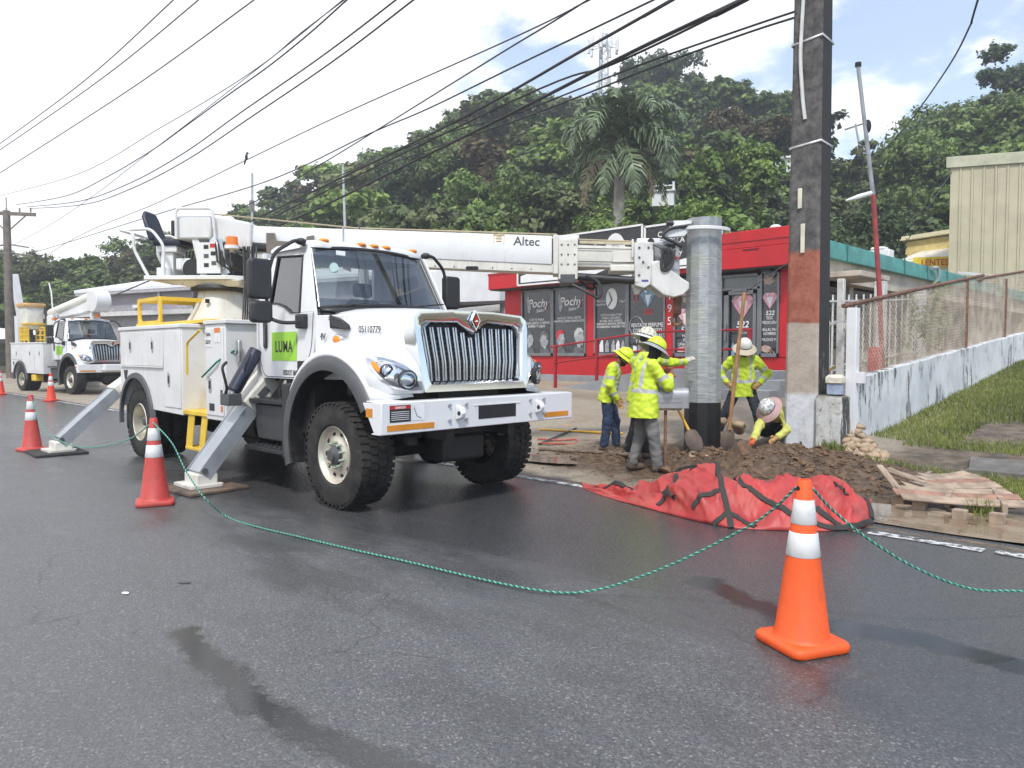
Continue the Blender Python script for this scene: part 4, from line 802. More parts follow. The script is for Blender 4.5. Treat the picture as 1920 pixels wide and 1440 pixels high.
# old concrete pole and its pedestal
def m_oldpole():
    s = NT('old_pole_concrete'); g = s.coord('World'); x = s.n('ShaderNodeSeparateXYZ'); s.L.new(g, x.inputs[0]); z = s.math('ADD', x.outputs[2], s.math('MULTIPLY', s.math('SUBTRACT', s.noise(g, 3, 4), .5), .08))
    n = s.rng(s.noise(g, 7, 6, .7), .3, .7)
    up = s.mix(n, (.05, .047, .046), (.15, .142, .138)); og = s.mix(n, (.26, .075, .05), (.40, .15, .1)); be = s.mix(n, (.36, .3, .25), (.47, .41, .35)); wh = s.mix(n, (.5, .52, .55), (.68, .7, .73))
    c = s.mix(s.rng(z, 3.0, 3.1), og, up); c = s.mix(s.rng(z, 2.0, 2.04), be, c); c = s.mix(s.rng(z, .95, 1.04), wh, c)
    # the east face was never painted: mould covers it
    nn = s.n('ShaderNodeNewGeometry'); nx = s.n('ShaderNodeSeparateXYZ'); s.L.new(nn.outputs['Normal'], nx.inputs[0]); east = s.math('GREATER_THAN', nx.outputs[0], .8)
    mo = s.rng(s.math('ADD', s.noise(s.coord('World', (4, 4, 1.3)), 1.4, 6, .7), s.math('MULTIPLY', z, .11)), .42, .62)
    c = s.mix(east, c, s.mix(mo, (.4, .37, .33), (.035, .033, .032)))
    dr = s.math('MULTIPLY', s.rng(s.noise(s.coord('World', (9, 9, .6)), 1.2, 5, .7), .58, .7), s.rng(z, 1.1, .5)); c = s.mix(s.math('MULTIPLY', dr, .7), c, (.12, .13, .15))
    s.bump(s.noise(g, 18, 5, .7), .5, .02); return s.done(c, .85)
def m_pedestal():
    s = NT('mouldy_pedestal'); g = s.coord('World'); n = s.rng(s.noise(g, 6, 6, .7), .3, .7); c = s.mix(n, (.4, .4, .38), (.6, .61, .6)); x = s.n('ShaderNodeSeparateXYZ'); s.L.new(g, x.inputs[0])
    nn = s.n('ShaderNodeNewGeometry'); nx = s.n('ShaderNodeSeparateXYZ'); s.L.new(nn.outputs['Normal'], nx.inputs[0]); east = s.rng(nx.outputs[0], .2, .7); st = s.noise(s.coord('World', (6, 6, .9)), 1.5, 6, .7, .3)
    k = s.rng(s.math('ADD', st, s.math('MULTIPLY', east, .16)), .52, .64); c = s.mix(s.math('MULTIPLY', k, .93), c, (.025, .024, .022)); sp_ = s.rng(s.noise(g, 11, 5, .7), .62, .68); c = s.mix(s.math('MULTIPLY', sp_, .8), c, (.05, .048, .04)); k2 = s.math('MULTIPLY', s.rng(s.noise(g, 4, 5, .7), .55, .68), .6); c = s.mix(k2, c, (.33, .27, .17))
    c = s.mix(s.rng(x.outputs[2], .93, 1.0), c, (.09, .085, .055)); s.bump(s.noise(g, 20, 5, .7), .6, .02); return s.done(c, .88)
PX0, PY0 = -4.62, 10.86
op = empty('old_concrete_pole', (PX0, PY0, 0), 0, 'tall weathered square concrete pole painted white, beige and orange at its base', 'utility pole')
rings = []; c = .045
for z, wx, wy_ in ((-.3, .52, .46), (3.5, .47, .42), (8, .42, .37), (12.6, .36, .32)):
    a, b = wx / 2, wy_ / 2; rings.append([(-a + c, -b, z), (a - c, -b, z), (a, -b + c, z), (a, b - c, z), (a - c, b, z), (-a + c, b, z), (-a, b - c, z), (-a, -b + c, z)])
MB().loft(rings).build('shaft', m_oldpole(), op, bevel=.01)
m_strap = mat('steel_strap', (.55, .55, .54), .4, .6, var=.15); m_cond = mat('white_conduit', (.62, .62, .6), .5, var=.1)
for z in (4.55, 6.02):
    k = .5 - z * .0105; MB().loft([[(-k / 2 - .006, -k * .45, z - .02 + (i * .035)), (k / 2 + .006, -k * .45 - .006, z + .02 + i * .035), (k / 2 + .006, k * .45, z + .0 + i * .035), (-k / 2 - .006, k * .45, z - .02 + i * .035)] for i in (0, 1)], cap=False).build('strap', m_strap, op, solid=.01)
fy = -.215
MB().tube(fillet([(-.02, fy, 7.2), (-.05, fy - .02, 6.5), (-.075, fy - .03, 5.8), (-.03, fy - .01, 5.15), (.0, fy, 4.92)], .2), .026, 8).build('conduit', m_cond, op)
for z0, z1, x in ((3.66, 3.95, -.05), (3.02, 3.44, .0)): MB().box((x - .03, fy - .03, z0), (x + .03, fy, z1)).build('conduit_clip', mat('cream_conduit', (.66, .63, .5), .5), op, bevel=.008)
br_ = MB(); br_.box((-.05, -.3, 7.32), (.16, -.19, 7.42)); br_.bar((.05, -.3, 7.3), (.32, -.25, 7.5), .05, .03); br_.bar((.2, -.1, 7.3), (.42, .1, 7.05), .04, .05); br_.build('bracket', mat('rusty_bracket', (.28, .17, .12), .7, var=.3, scale=12), op, bevel=.005)
for z in (10.9, 11.9): MB().bar((-.1, -1.3, z), (-.1, 1.3, z), .11, .13).build('crossarm', mat('crossarm_wood', (.1, .08, .06), .85), op)
ped = empty('pole_pedestal', (PX0 + .49, PY0 - .1, 0), 0, 'white concrete block with black mould beside the old pole', 'pedestal')
MB().loft([[(-.25, -.2, -.2), (.15, -.19, -.2), (.16, .22, -.2), (-.25, .22, -.2)], [(-.25, -.19, .4), (.14, -.18, .42), (.15, .22, .4), (-.25, .22, .4)], [(-.25, -.18, .99), (.13, -.17, .97), (.14, .21, .98), (-.25, .21, 1.0)]]).build('block', m_pedestal(), ped, bevel=.03)
mt = empty('junction_box', (PX0 + .45, PY0 - .1, .995), R(8), 'small weathered box with a cream lid standing on the pedestal', 'box')
MB().box((-.1, -.08, 0), (.1, .08, .17)).build('box_body', mat('faded_blue_box', (.3, .36, .48), .6, var=.25, scale=9, dirt=.3), mt, bevel=.01); MB().loft([[(-.115, -.1, .16), (.115, -.1, .16), (.115, .1, .16), (-.115, .1, .16)], [(-.115, -.1, .25), (.115, -.1, .25), (.115, .1, .25), (-.115, .1, .25)], [(-.08, -.07, .285), (.08, -.07, .285), (.08, .07, .285), (-.08, .07, .285)]]).build('lid', mat('cream_lid', (.64, .6, .5), .6, var=.15, scale=12, dirt=.4, dcol=(.3, .25, .18)), mt, bevel=.012)

# new galvanised pole held by the boom
def m_galv():
    s = NT('galvanised_steel'); g = s.coord(); n = s.noise(g, 9, 5, .65); wr = s.noise(s.coord('Object', (2, 2, 26)), 2.2, 4, .7); x = s.n('ShaderNodeSeparateXYZ'); s.L.new(g, x.inputs[0])
    film = s.math('LESS_THAN', x.outputs[2], 3.1); c = s.mix(s.rng(n, .3, .7), (.27, .29, .305), (.39, .41, .42)); c = s.mix(s.math('MULTIPLY', film, s.rng(wr, .45, .7)), c, (.52, .53, .51)); c = s.mix(s.math('MULTIPLY', film, s.math('MULTIPLY', s.rng(s.noise(g, 1.6, 4), .5, .7), .5)), c, (.42, .46, .32))
    s.bump(s.math('MULTIPLY', wr, film), .5, .02); return s.done(c, s.rng(wr, .3, .7, .42, .62), .35)
NPX, NPY = -6.09, 10.43
npo = empty('steel_pole', (NPX, NPY, 0), 0, 'thick new galvanised steel pole wrapped in film and held upright by the boom', 'pole')
m_tar = mat('black_pole_coating', (.012, .012, .013), .45, var=.3, scale=6, bump=.2, bscale=20, dirt=.25, dcol=(.07, .05, .035))
def pring(z, r, n=12): return [(r * math.cos(2 * math.pi * (i + .5) / n), r * math.sin(2 * math.pi * (i + .5) / n), z) for i in range(n)]
mb = MB(); mb.loft([pring(.82, .288), pring(1.6, .283), pring(3.66, .268), pring(3.66, .25), pring(3.2, .25)], cap=False); mb.build('shaft', m_galv(), npo, smooth=20)
mb = MB(); mb.loft([pring(-.7, .293), pring(.82, .287)]); mb.build('buried_section', m_tar, npo, smooth=20)

# leaning thin pole, half painted red
lp = empty('leaning_pole', (0, 0, 0), 0, 'thin leaning pipe painted red below and bare grey above with a dangling lamp', 'pole')
P0, P1, P2 = at(1655, 690, D=15.2), at(1637, 365, D=15.2), at(1609, 125, D=15.2)
MB().tube([P0, P0.lerp(P1, .5) + Vector((.02, 0, 0)), P1], .05, 10).build('lower_pipe', mat('faded_red_paint', (.3, .045, .045), .6, var=.25, scale=5), lp); MB().tube([P1, P1.lerp(P2, .5), P2], [.045, .042, .04], 10).build('upper_pipe', mat('bare_pipe', (.27, .29, .31), .5, .4, var=.2), lp)
MB().cyl(P2, P2 + Vector((0, 0, .08)), .06).build('cap', m_dark, lp); a = at(1633, 362, D=15.1); b = at(1586, 376, D=14.9); MB().tube([a, a.lerp(b, .5), b], [.045, .05, .015], 10).build('lamp_tube', m_white, lp); c_ = at(1627, 237, D=15.2); MB().ell(c_, (.07, .05, .14)).build('clamp', m_dark, lp)
MB().box(at(1640, 695, D=15.1) - Vector((.11, .09, .2)), at(1640, 695, D=15.1) + Vector((.11, .09, .48))).build('red_box', m_red, lp, bevel=.01)

# tan metal building, yellow shed and grey annexe
def two_point_building(name, label, u0, v0, D0, u1, z0, m, ztop=None, depth=8, ext=1.0):
    a = at(u0, v0, D=D0); zt = a.z; d = ray(u1, v0); return a, zt
A_ = at(1783, 296, D=34); B_ = at(1925, 285, D=33.05); dv = (B_ - A_); dv.z = 0; Ln = 9.; dv.normalize(); nv = Vector((-dv.y, dv.x, 0)); nv = nv if nv.dot(_F) > 0 else -nv; nv = (nv + dv * .8).normalized()
tanb = empty('tan_metal_building', (A_.x, A_.y, 0), 0, 'tall tan building clad in ribbed metal sheets at the right edge', 'building'); MT = Matrix(((dv.x, nv.x, 0, 0), (dv.y, nv.y, 0, 0), (0, 0, 1, 0), (0, 0, 0, 1)))
m_tan = mat('tan_metal_sheet', (.44, .40, .27), .5, var=.08, scale=1.0, dirt=.2, dcol=(.25, .21, .13)); ZT = A_.z - .25
x = 0
while x < Ln: MB(MT).hexa([(x, 0, 1), (x + .38, 0, 1), (x + .38, .1, 1), (x, .1, 1)], [(x, 0, ZT), (x + .38, 0, ZT), (x + .38, .1, ZT), (x, .1, ZT)]).build('cladding_panel', m_tan, tanb, bevel=.01); MB(MT).box((x + .385, -.05, 1), (x + .46, .08, ZT)).build('rib', m_tan, tanb, bevel=.012); x += .465
MB(MT).box((0, .1, 1), (Ln, 9, ZT - .05)).build('wall', m_tan, tanb); MB(MT).box((-.12, -.14, ZT - .22), (Ln, .06, ZT + .28)).build('roof_trim', mat('tan_trim', (.42, .42, .3), .5, dirt=.4, dcol=(.2, .2, .14), scale=2), tanb, bevel=.02)
ys1 = at(1698, 447, D=38.5); yb = empty('yellow_shed', (ys1.x, ys1.y, 0), 0, 'small yellow shed with a sloping roof beside the tan building', 'shed'); m_yel = mat('yellow_wall', (.62, .5, .2), .7, var=.12)
MB(MT).hexa([(0, 0, 3), (6, 0, 3), (6, 4, 3), (0, 4, 3)], [(0, 0, ys1.z - .2), (6, 0, ys1.z + .55), (6, 4, ys1.z + .55), (0, 4, ys1.z - .2)]).build('wall', m_yel, yb); MB(MT).hexa([(-.5, -.35, ys1.z - .2), (6, -.35, ys1.z + .6), (6, 4, ys1.z + .6), (-.5, 4, ys1.z - .2)], [(-.5, -.35, ys1.z), (6, -.35, ys1.z + .8), (6, 4, ys1.z + .8), (-.5, 4, ys1.z)]).build('roof', mat('cream_roof', (.66, .6, .4), .6), yb)
aw = at(1672, 484, D=37); aw2 = empty('tent_awning', aw, 0, 'cream awning with a yellow banner behind the teal roof', 'awning'); MB(MT).loft([[(0, 0, -1.2), (4.2, 0, -1.2), (4.2, 0, 0), (0, 0, -.25)], [(0, 2.5, -1.2), (4.2, 2.5, -1.2), (4.2, 2.5, .9), (0, 2.5, .5)]]).build('canopy', mat('cream_canvas', (.66, .63, .55), .8), aw2)
MB(MT).box((1.0, -.09, -.52), (2.9, -.05, -.02)).build('banner', mat('yellow_banner', (.75, .6, .03), .6), aw2); text('banner_lettering', 'LENTES', .42, m_inkr, MT @ Vector((1.95, -.11, -.43)), dv, UZ, aw2, bold=.02, sx=.85)
an = at(1742, 489, D=42); ab = empty('grey_annexe', (an.x, an.y, 0), 0, 'grey block annexe with a blue door below the tan building', 'building'); MB(MT).box((0, 0, .5), (12, 6, an.z)).build('wall', mat('grey_block', (.29, .27, .24), .9, var=.2, scale=1.5, dirt=.4), ab); MB(MT).box((-.3, -.35, an.z), (12, 6, an.z + .15)).build('roof_slab', mat('pale_slab', (.5, .5, .5), .8), ab); dx = MB(MT).box((3.4, -.05, an.z - 2.4), (4.6, .02, an.z - .2)).build('door', mat('blue_grey_door', (.1, .13, .19), .5), ab); MB(MT).box((3.7, -.08, an.z - 1.3), (4.3, -.05, an.z - 1.1)).build('door_plate', m_ink, dx)
lad = at(1838, 515, D=24); ld = empty('folding_ladder', lad, R(-20), 'white ladder end lying on the low roof', 'ladder')
for y in (-.2, .2): MB().bar((-.6, y, .12), (.5, y, -.1), .05, .07).build('rail', m_white, ld)
for i in range(3): MB().bar((-.45 + i * .4, -.2, .1 - i * .085), (-.45 + i * .4, .2, .1 - i * .085), .04, .03).build('rung', m_white, ld)
dish = at(1650, 462, D=33); dd = empty('roof_tank', dish, 0, 'white vented box on the teal roof building', 'vent'); MB().box((-.5, -.3, -.6), (.5, .3, -.18)).build('tank_body', m_white, dd, bevel=.03); MB().box((-.3, -.32, -.18), (.3, .2, -.05)).build('tank_cap', m_white, dd, bevel=.05)

# lavender warehouse on the left
wa, wb = at(157, 548, D=52), at(500, 562, D=44); wd_ = (wb - wa); wd_.z = 0; WL = wd_.length + 14; wd_.normalize(); wn_ = Vector((-wd_.y, wd_.x, 0)); wn_ = wn_ if wn_.dot(_F) > 0 else -wn_
wh = empty('grey_warehouse', (wa.x, wa.y, 0), 0, 'lavender grey warehouse with a white metal roof behind the bucket truck', 'warehouse'); WM = Matrix(((wd_.x, wn_.x, 0, 0), (wd_.y, wn_.y, 0, 0), (0, 0, 1, 0), (0, 0, 0, 1)))
m_lav = mat('lavender_wall', (.34, .32, .35), .8, var=.08, scale=.6, dirt=.15); ez = wa.z - .1
MB(WM).box((0, 0, 0), (WL, 10, ez)).build('wall', m_lav, wh); MB(WM).prism([(-.5, ez), (10.5, ez), (10.5, ez + .2), (5, ez + 1.35), (-.5, ez + .2)], -.3, WL, 'x').build('roof', mat('white_metal_roof', (.74, .75, .76), .45, var=.05, scale=1), wh)
MB(WM).box((-.25, -.48, ez - .2), (WL, -.3, ez + .16)).build('gutter', mat('gutter_grey', (.4, .39, .41), .6), wh)
for x in (-.06, 7.6): MB(WM).cyl((x + .4, -.12, 0), (x + .4, -.12, ez), .09).build('downpipe', m_white, wh)
for x in (2.4, 4.6, 7.0, 9.6):
    w_ = MB(WM).box((x, -.04, 2.9), (x + .95, .05, 4.5)).build('window', mat('shuttered_window', (.42, .43, .46), .6), wh)
    for i in range(4): MB(WM).box((x + .1 + i * .23, -.08, 2.95), (x + .15 + i * .23, -.04, 4.45)).build('bar', m_lav, w_)
MB(WM).box((5.6, -.3, 4.5), (6.1, 0, 4.7)).build('flood_lamp', m_white, wh)
sgn = at(383, 575, D=26); sg = empty('car_wash_sign', sgn, R(-40), 'dark sign board with a white car picture behind the turret', 'sign'); MB().box((-.55, -.03, -.55), (1.1, .03, .55)).build('board', mat('sign_charcoal', (.05, .05, .055), .5), sg); MB().box((-.55, -.05, .28), (1.1, -.03, .55)).build('board_header', mat('sign_brown', (.3, .2, .17), .5), sg); text('sign_lettering', 'TOUCH', .2, m_ink, (.75, -.035, -.2), RX, UZ, sg); MB().tube([(-.35, -.04, -.3), (-.3, -.04, -.08), (-.1, -.04, .05), (.1, -.04, .05), (.28, -.04, -.08), (.32, -.04, -.3)], .05, 6).build('car_drawing', m_ink, sg); MB().cyl((-.3, .03, -3.), (-.3, .03, 0), .06).build('sign_post', m_louv, sg); MB().cyl((.8, .03, -3.), (.8, .03, 0), .06).build('sign_post', m_louv, sg)
# low roof of the lot next door, seen under the yellow rack
lr = at(150, 598, D=44); lo = empty('low_shed', lr, 0, 'long low shed with a pale roof in front of the grey warehouse', 'shed'); MB(WM).box((1, -3, -.12), (26, -1, .1)).build('roof', mat('pale_roof', (.56, .55, .53), .7), lo); MB(WM).box((1, -2.6, -3.4), (26, -1.2, -.12)).build('wall', mat('low_shed_grey', (.3, .29, .3), .8), lo)  # shed wall in its own even grey under a paler roof
# white building and open shed behind the cab
wbq = at(815, 500, D=34); ww = empty('white_house', (wbq.x, FY + 5, 0), 0, 'white walled house with an air conditioner between the cab and the red shop', 'house'); xo = wbq.x
MB().box((-4, 0, 0), (4.6, 5, 5.3)).build('wall', m_white, ww); MB().box((4.61, -.5, 3), (6.5, 4, 4.9)).build('side_wall', mat('blue_grey_wall', (.42, .46, .5), .8), ww)
ac = MB().box((.2, -.35, 3.35), (1.1, 0, 4.1)).build('air_conditioner', m_white, ww, bevel=.02)
for i in range(7): MB().box((.28, -.37, 3.42 + i * .09), (1.02, -.35, 3.46 + i * .09)).build('louvre', m_louv, ac)
sh = empty('lean_to_shed', (xo, FY + 2.6, 0), 0, 'open lean-to shed with plywood panels left of the red shop', 'shed'); MB().hexa([(-3, -1.2, 3.15), (5, -1.2, 3.35), (5, 2.2, 3.6), (-3, 2.2, 3.4)], [(-3, -1.2, 3.27), (5, -1.2, 3.47), (5, 2.2, 3.72), (-3, 2.2, 3.52)]).build('roof', mat('dark_shed_roof', (.09, .075, .065), .8), sh)
for i in range(7): MB().box((-3 + i * 1.15, -.4, 2.35), (-1.9 + i * 1.15, -.35, 3.18)).build('panel', mat('weathered_plywood', (.45, .39, .3), .85, var=.2, scale=3, dirt=.3), sh)
MB().box((-3, -.35, 0), (5, -.2, 2.35)).build('wall', mat('shed_grey_wall', (.33, .33, .34), .85, var=.12), sh)
# white terrace house on the slope
hh = at(1243, 362, D=42); hs = empty('hill_house', hh, R(30), 'white terrace of a house half hidden in the trees', 'house'); MB().box((-.6, 0, -.7), (.6, 2, .1)).build('wall', m_white, hs); MB().box((-.68, -.1, .1), (.68, 2, .18)).build('slab', m_white, hs)
for x in (-.58, .0, .58): MB().box((x - .06, 0, .18), (x + .06, .15, .62)).build('pillar', m_white, hs)
MB().box((-.6, .05, .4), (.6, .1, .46)).build('balustrade', m_white, hs)
h2 = at(1474, 302, D=58); hs2 = empty('hill_house', h2, R(20), 'small white hut on the slope touching the old pole', 'house'); MB().box((-.8, 0, -1.5), (.6, 2, .2)).build('wall', m_white, hs2); MB().box((-.95, -.2, .2), (.8, 2.2, .35)).build('roof', m_white, hs2)

# cell tower on the ridge
ct = on_hill(1128, 99); th = at(1128, 75, D=99).z - ct.z; tw = empty('cell_tower', ct, R(20), 'grey lattice cell tower with antenna panels on the ridge', 'tower'); m_tw = mat('tower_steel', (.4, .42, .44), .5, .3)
leg = lambda i, z: Vector((math.cos(i * 2.094), math.sin(i * 2.094), 0)) * (1.05 - .5 * z / th) + Vector((0, 0, z))
for i in range(3): MB().tube([leg(i, 0), leg(i, th)], .09, 6).build('leg', m_tw, tw)
n = 18
for k in range(n):
    for i in range(3): MB().tube([leg(i, th * k / n), leg((i + 1) % 3, th * (k + 1) / n)], .045, 5).build('brace', m_tw, tw); MB().tube([leg(i, th * (k + 1) / n), leg((i + 1) % 3, th * (k + 1) / n)], .04, 5).build('strut', m_tw, tw)
for i in range(9): a = i * .698; c = Vector((1.9 * math.cos(a), 1.9 * math.sin(a), th - 1.5)); MB().box(c - Vector((.16, .16, .9)), c + Vector((.16, .16, .9))).build('antenna_panel', m_white, tw, bevel=.03); MB().tube([leg(0, th - 1.5) * .2 + Vector((0, 0, (th - 1.5) * .8)), c], .05, 5).build('bracket', m_tw, tw)
MB().tube([(0, 0, th), (0, 0, th + .8)], .05, 5).build('tip_mast', m_tw, tw)
for i in range(4): c = leg(i % 3, th * .45 + i) * 1.1; MB().box(c - Vector((.2, .2, .5)), c + Vector((.2, .2, .5))).build('antenna_panel', m_tw, tw)
def mast(name, u0, v0, u1, v1, D, r, label, m=None): a, b = at(u0, v0, D=D), at(u1, v1, D=D); o = empty(name, a, 0, label, 'mast'); MB().tube([(0, 0, 0), b - a], [r, r * .7], 8).build('pole_shaft', m or m_tw, o); return o, b - a
mast('antenna_mast', 1160, 330, 1188, 95, 92, .09, 'thin leaning antenna mast right of the cell tower')
o, e = mast('light_mast', 472, 560, 473, 325, 42, .09, 'grey mast rising behind the turret of the digger truck'); MB().box(e * .74 - Vector((.15, .1, .3)), e * .74 + Vector((.1, .1, .3))).build('fixture', m_louv, o)
mast('light_mast', 650, 520, 643, 308, 46, .1, 'plain grey mast standing behind the boom')
o, e = mast('hill_utility_pole', 1622, 330, 1604, 232, 60, .11, 'small leaning utility pole in the dip of the hill'); MB().bar(e * .93 - Vector((.9, 0, 0)), e * .93 + Vector((.7, 0, .2)), .1, .1).build('crossarm', m_louv, o); MB().cyl(e * .45 + Vector((.25, 0, -.3)), e * .45 + Vector((.25, 0, .35)), .22).build('transformer', m_tw, o)

# wooden utility pole far left
wp = at(12, 395, D=45); wz = wp.z; up_ = empty('wooden_utility_pole', (wp.x, wp.y, 0), 0, 'wooden utility pole with a crossarm at the left edge', 'utility pole'); m_wood = mat('weathered_pole_wood', (.16, .135, .11), .9, var=.25, scale=3, bump=.4, bscale=20)
MB().tube([(0, 0, -.3), (0, 0, wz)], [.27, .2], 12).build('shaft', m_wood, up_); MB().bar((-1.1, -1.0, wz - .1), (1.3, 1.2, wz - .25), .16, .2).build('crossarm', m_wood, up_); MB().bar((.9, .8, wz - .3), (0, 0, wz - 1.3), .06, .06).build('arm_brace', m_wood, up_); MB().bar((-.8, -.7, wz - .3), (0, 0, wz - 1.3), .06, .06).build('arm_brace', m_wood, up_)
for z, l in ((wz - 2.1, .9), (wz - 2.6, 1.1)): MB().tube([(-l * .4, -l * .4, z), (0, 0, z + .1), (l, l, z - .1)], .05, 6).build('side_bracket', m_louv, up_)
MB().cyl((0, 0, wz), (0, 0, wz + .8), .03).build('pin', m_louv, up_)
for k in (-.9, 0, .6, 1.1): MB().cyl((k, k * .92, wz - .1), (k, k * .92, wz + .15), .05).build('insulator', m_louv, up_)

# overhead wires: each hangs between the pole lines along the street
m_wire = mat('black_cable', (.02, .02, .022), .6, var=.2)
def wire(pts, r, label, sag=None):
    """pts = (u, v, D) survey points, spline through them"""
    P = [at(u, v, D=d) for u, v, d in pts]; out = []
    if pts[-1][1] < 0: P.append(P[-1] + (P[-1] - P[-2]).normalized() * 14)      # runs on overhead to the next pole
    if pts[0][1] < 0: P.insert(0, P[0] + (P[0] - P[1]).normalized() * 9)
    for i in range(len(P) - 1):
        p0 = P[max(0, i - 1)]; p1, p2 = P[i], P[i + 1]; p3 = P[min(len(P) - 1, i + 2)]
        for k in range(8):
            t = k / 8; out.append(.5 * ((2 * p1) + (p2 - p0) * t + (2 * p0 - 5 * p1 + 4 * p2 - p3) * t * t + (3 * p1 - p0 - 3 * p2 + p3) * t ** 3))
    out.append(P[-1]); o = MB().tube([q - out[0] for q in out], r * 1.35, 6).build('overhead_wire', m_wire, loc=out[0]); return tag(o, label, 'wire', 'overhead wires along the street')
WIR = [([(-40, 292, 32), (0, 269, 30), (160, 150, 22.5), (325, 0, 17.7), (420, -90, 15.5)], .011, 'first thin wire crossing the upper left corner'),
       ([(-40, 306, 32), (0, 281, 30), (190, 148, 22), (372, 0, 17.2), (450, -70, 15.5)], .011, 'second thin wire crossing the upper left corner'),
       ([(-40, 348, 32), (0, 324, 30), (240, 170, 22), (476, 0, 16.3), (560, -65, 15)], .011, 'third thin wire below the upper left corner'),
       ([(0, 367, 44), (150, 325, 35), (300, 240, 27.5), (410, 175, 23), (500, 115, 20), (560, 65, 18.3), (645, 0, 16.3), (720, -60, 15)], .009, 'thinnest wire rising from the wooden pole pin to the top edge'),
       ([(30, 384, 44), (125, 367, 37), (200, 332, 32.5), (280, 285, 28.5), (350, 235, 25), (425, 180, 22.5), (500, 127, 20), (575, 67, 18), (650, 0, 16), (720, -66, 15)], .014, 'upper crossarm wire sweeping from the wooden pole to the top edge'),
       ([(50, 388, 44), (150, 377, 36.5), (240, 345, 31.5), (340, 290, 27), (450, 212, 22.8), (600, 108, 18.5), (742, 0, 15.5), (820, -64, 14)], .014, 'middle crossarm wire sweeping from the wooden pole to the top edge'),
       ([(58, 391, 44), (160, 383, 36.5), (250, 352, 31.5), (350, 300, 27), (470, 220, 22.5), (620, 118, 18.3), (775, 0, 15), (850, -60, 14)], .014, 'lower crossarm wire sweeping from the wooden pole to the top edge'),
       ([(25, 460, 44), (100, 418, 38), (185, 360, 32.5), (240, 317, 29.5), (300, 271, 26.5), (350, 233, 24.3), (430, 170, 21.5), (530, 92, 18.7), (645, -2, 16)], .008, 'steep thin service wire crossing the crossarm wires at the left'),
       ([(-20, 560, 60), (120, 458, 46), (300, 378, 34), (462, 300, 26), (640, 215, 21), (960, 72, 15.5), (1105, 0, 13.6), (1180, -38, 13)], .011, 'long wire with a small bird perched on it'),
       ([(120, 530, 46), (300, 455, 34), (480, 377, 26), (595, 312, 22.5), (705, 245, 19.8), (850, 155, 17), (960, 87, 15.3), (1030, 45, 14.2), (1102, 0, 13.4), (1170, -42, 12.8)], .012, 'wavy thin wire crossing below the bird wire towards the boom'),
       ([(40, 480, 52), (125, 455, 44), (300, 400, 34), (500, 340, 25.5), (690, 252, 20.5), (800, 205, 18.3), (960, 127, 15.5), (1110, 55, 13.6), (1225, 0, 12.4), (1300, -36, 12)], .013, 'cable passing in front of the cell tower'),
       ([(60, 545, 50), (420, 440, 28), (470, 415, 25), (830, 240, 17.5), (1100, 90, 13.6), (1260, 0, 12), (1330, -40, 11.6)], .022, 'thick communication cable crossing above the palm'),
       ([(60, 560, 50), (430, 450, 28), (480, 423, 25), (960, 190, 16), (1150, 120, 13.4), (1400, 0, 11.4), (1470, -36, 11)], .016, 'thin companion cable just below the thick cable'),
       ([(200, 560, 40), (530, 420, 25), (720, 330, 20), (960, 212, 15.5), (1180, 100, 13), (1390, 0, 11.3), (1460, -36, 11)], .024, 'lowest thick cable sweeping over the boom'),
       ([(600, 345, 26), (800, 262, 19), (960, 215, 16.5), (1200, 122, 13), (1400, 52, 11.4), (1505, 17, 10.9)], .012, 'upper wire ending at the bracket of the old concrete pole'),
       ([(610, 350, 26), (820, 275, 19), (980, 222, 16.2), (1220, 128, 12.8), (1400, 62, 11.3), (1520, 24, 10.75)], .012, 'lower wire ending at the bracket of the old concrete pole'),
       ([(1835, -5, 13), (1818, 50, 14), (1775, 130, 17), (1700, 235, 22), (1640, 300, 28)], .014, 'single black cable hanging across the top right corner'),
       ([(1380, 560, 15), (1550, 440, 15), (1625, 375, 15.1)], .007, 'thin guy wire slanting behind the old pole'),
       ([(1690, 470, 30), (1740, 390, 26), (1785, 322, 34)], .012, 'service wire running to the tan building')]
for i, (p, r, lab) in enumerate(WIR): wire(p, r, lab)
# bird on the wire
bp = at(462, 299, D=26); bd = MB(); bd.ell((0, 0, .06), (.05, .05, .11)); bd.ell((.03, .02, .19), (.04, .04, .045)); bd.tube([(.05, .04, .19), (.1, .08, .185)], [.014, .004], 5); bd.tube([(-.02, -.02, -.02), (-.06, -.05, -.2)], [.035, .02], 6)
o = bd.build('bird', mat('bird_feathers', (.015, .015, .017), .6), loc=bp + Vector((0, 0, .02))); tag(o, 'small black bird perched on a wire', 'bird')
# ================================================================== TRUCKS
m_tw_ = mat('truck_white', (.73, .735, .74), .32, var=.03, scale=1.5, coat=.3, dirt=.12, dcol=(.46, .43, .37), drip=.3)
m_body = mat('service_body_white', (.70, .70, .69), .42, var=.05, scale=1.2, dirt=.28, dcol=(.42, .39, .33), drip=.45)
m_cream = mat('aged_cream_white', (.66, .64, .58), .5, var=.08, scale=2, dirt=.35, dcol=(.33, .27, .19), drip=.6); m_dirtyw = mat('grimy_white', (.64, .635, .61), .45, var=.08, scale=3, dirt=.5, dcol=(.3, .27, .22), drip=.5)
m_chrome = mat('chrome', (.78, .79, .80), .13, 1., var=.03); m_chrome2 = mat('brushed_chrome', (.6, .61, .62), .3, 1., var=.06)
m_blk = mat('black_plastic', (.022, .022, .024), .5, var=.2, scale=6, bump=.08, bscale=90); m_dgrey = mat('dark_grey_plastic', (.075, .078, .082), .55, var=.12, scale=5)
m_frame = mat('chassis_black', (.016, .016, .017), .6, var=.3, scale=6, dirt=.4, dcol=(.06, .05, .04)); m_amber = mat('amber_lens', (.85, .26, .02), .25); m_redl = mat('red_lens', (.5, .02, .02), .25); m_refl = mat('amber_reflector', (.62, .24, .02), .4)
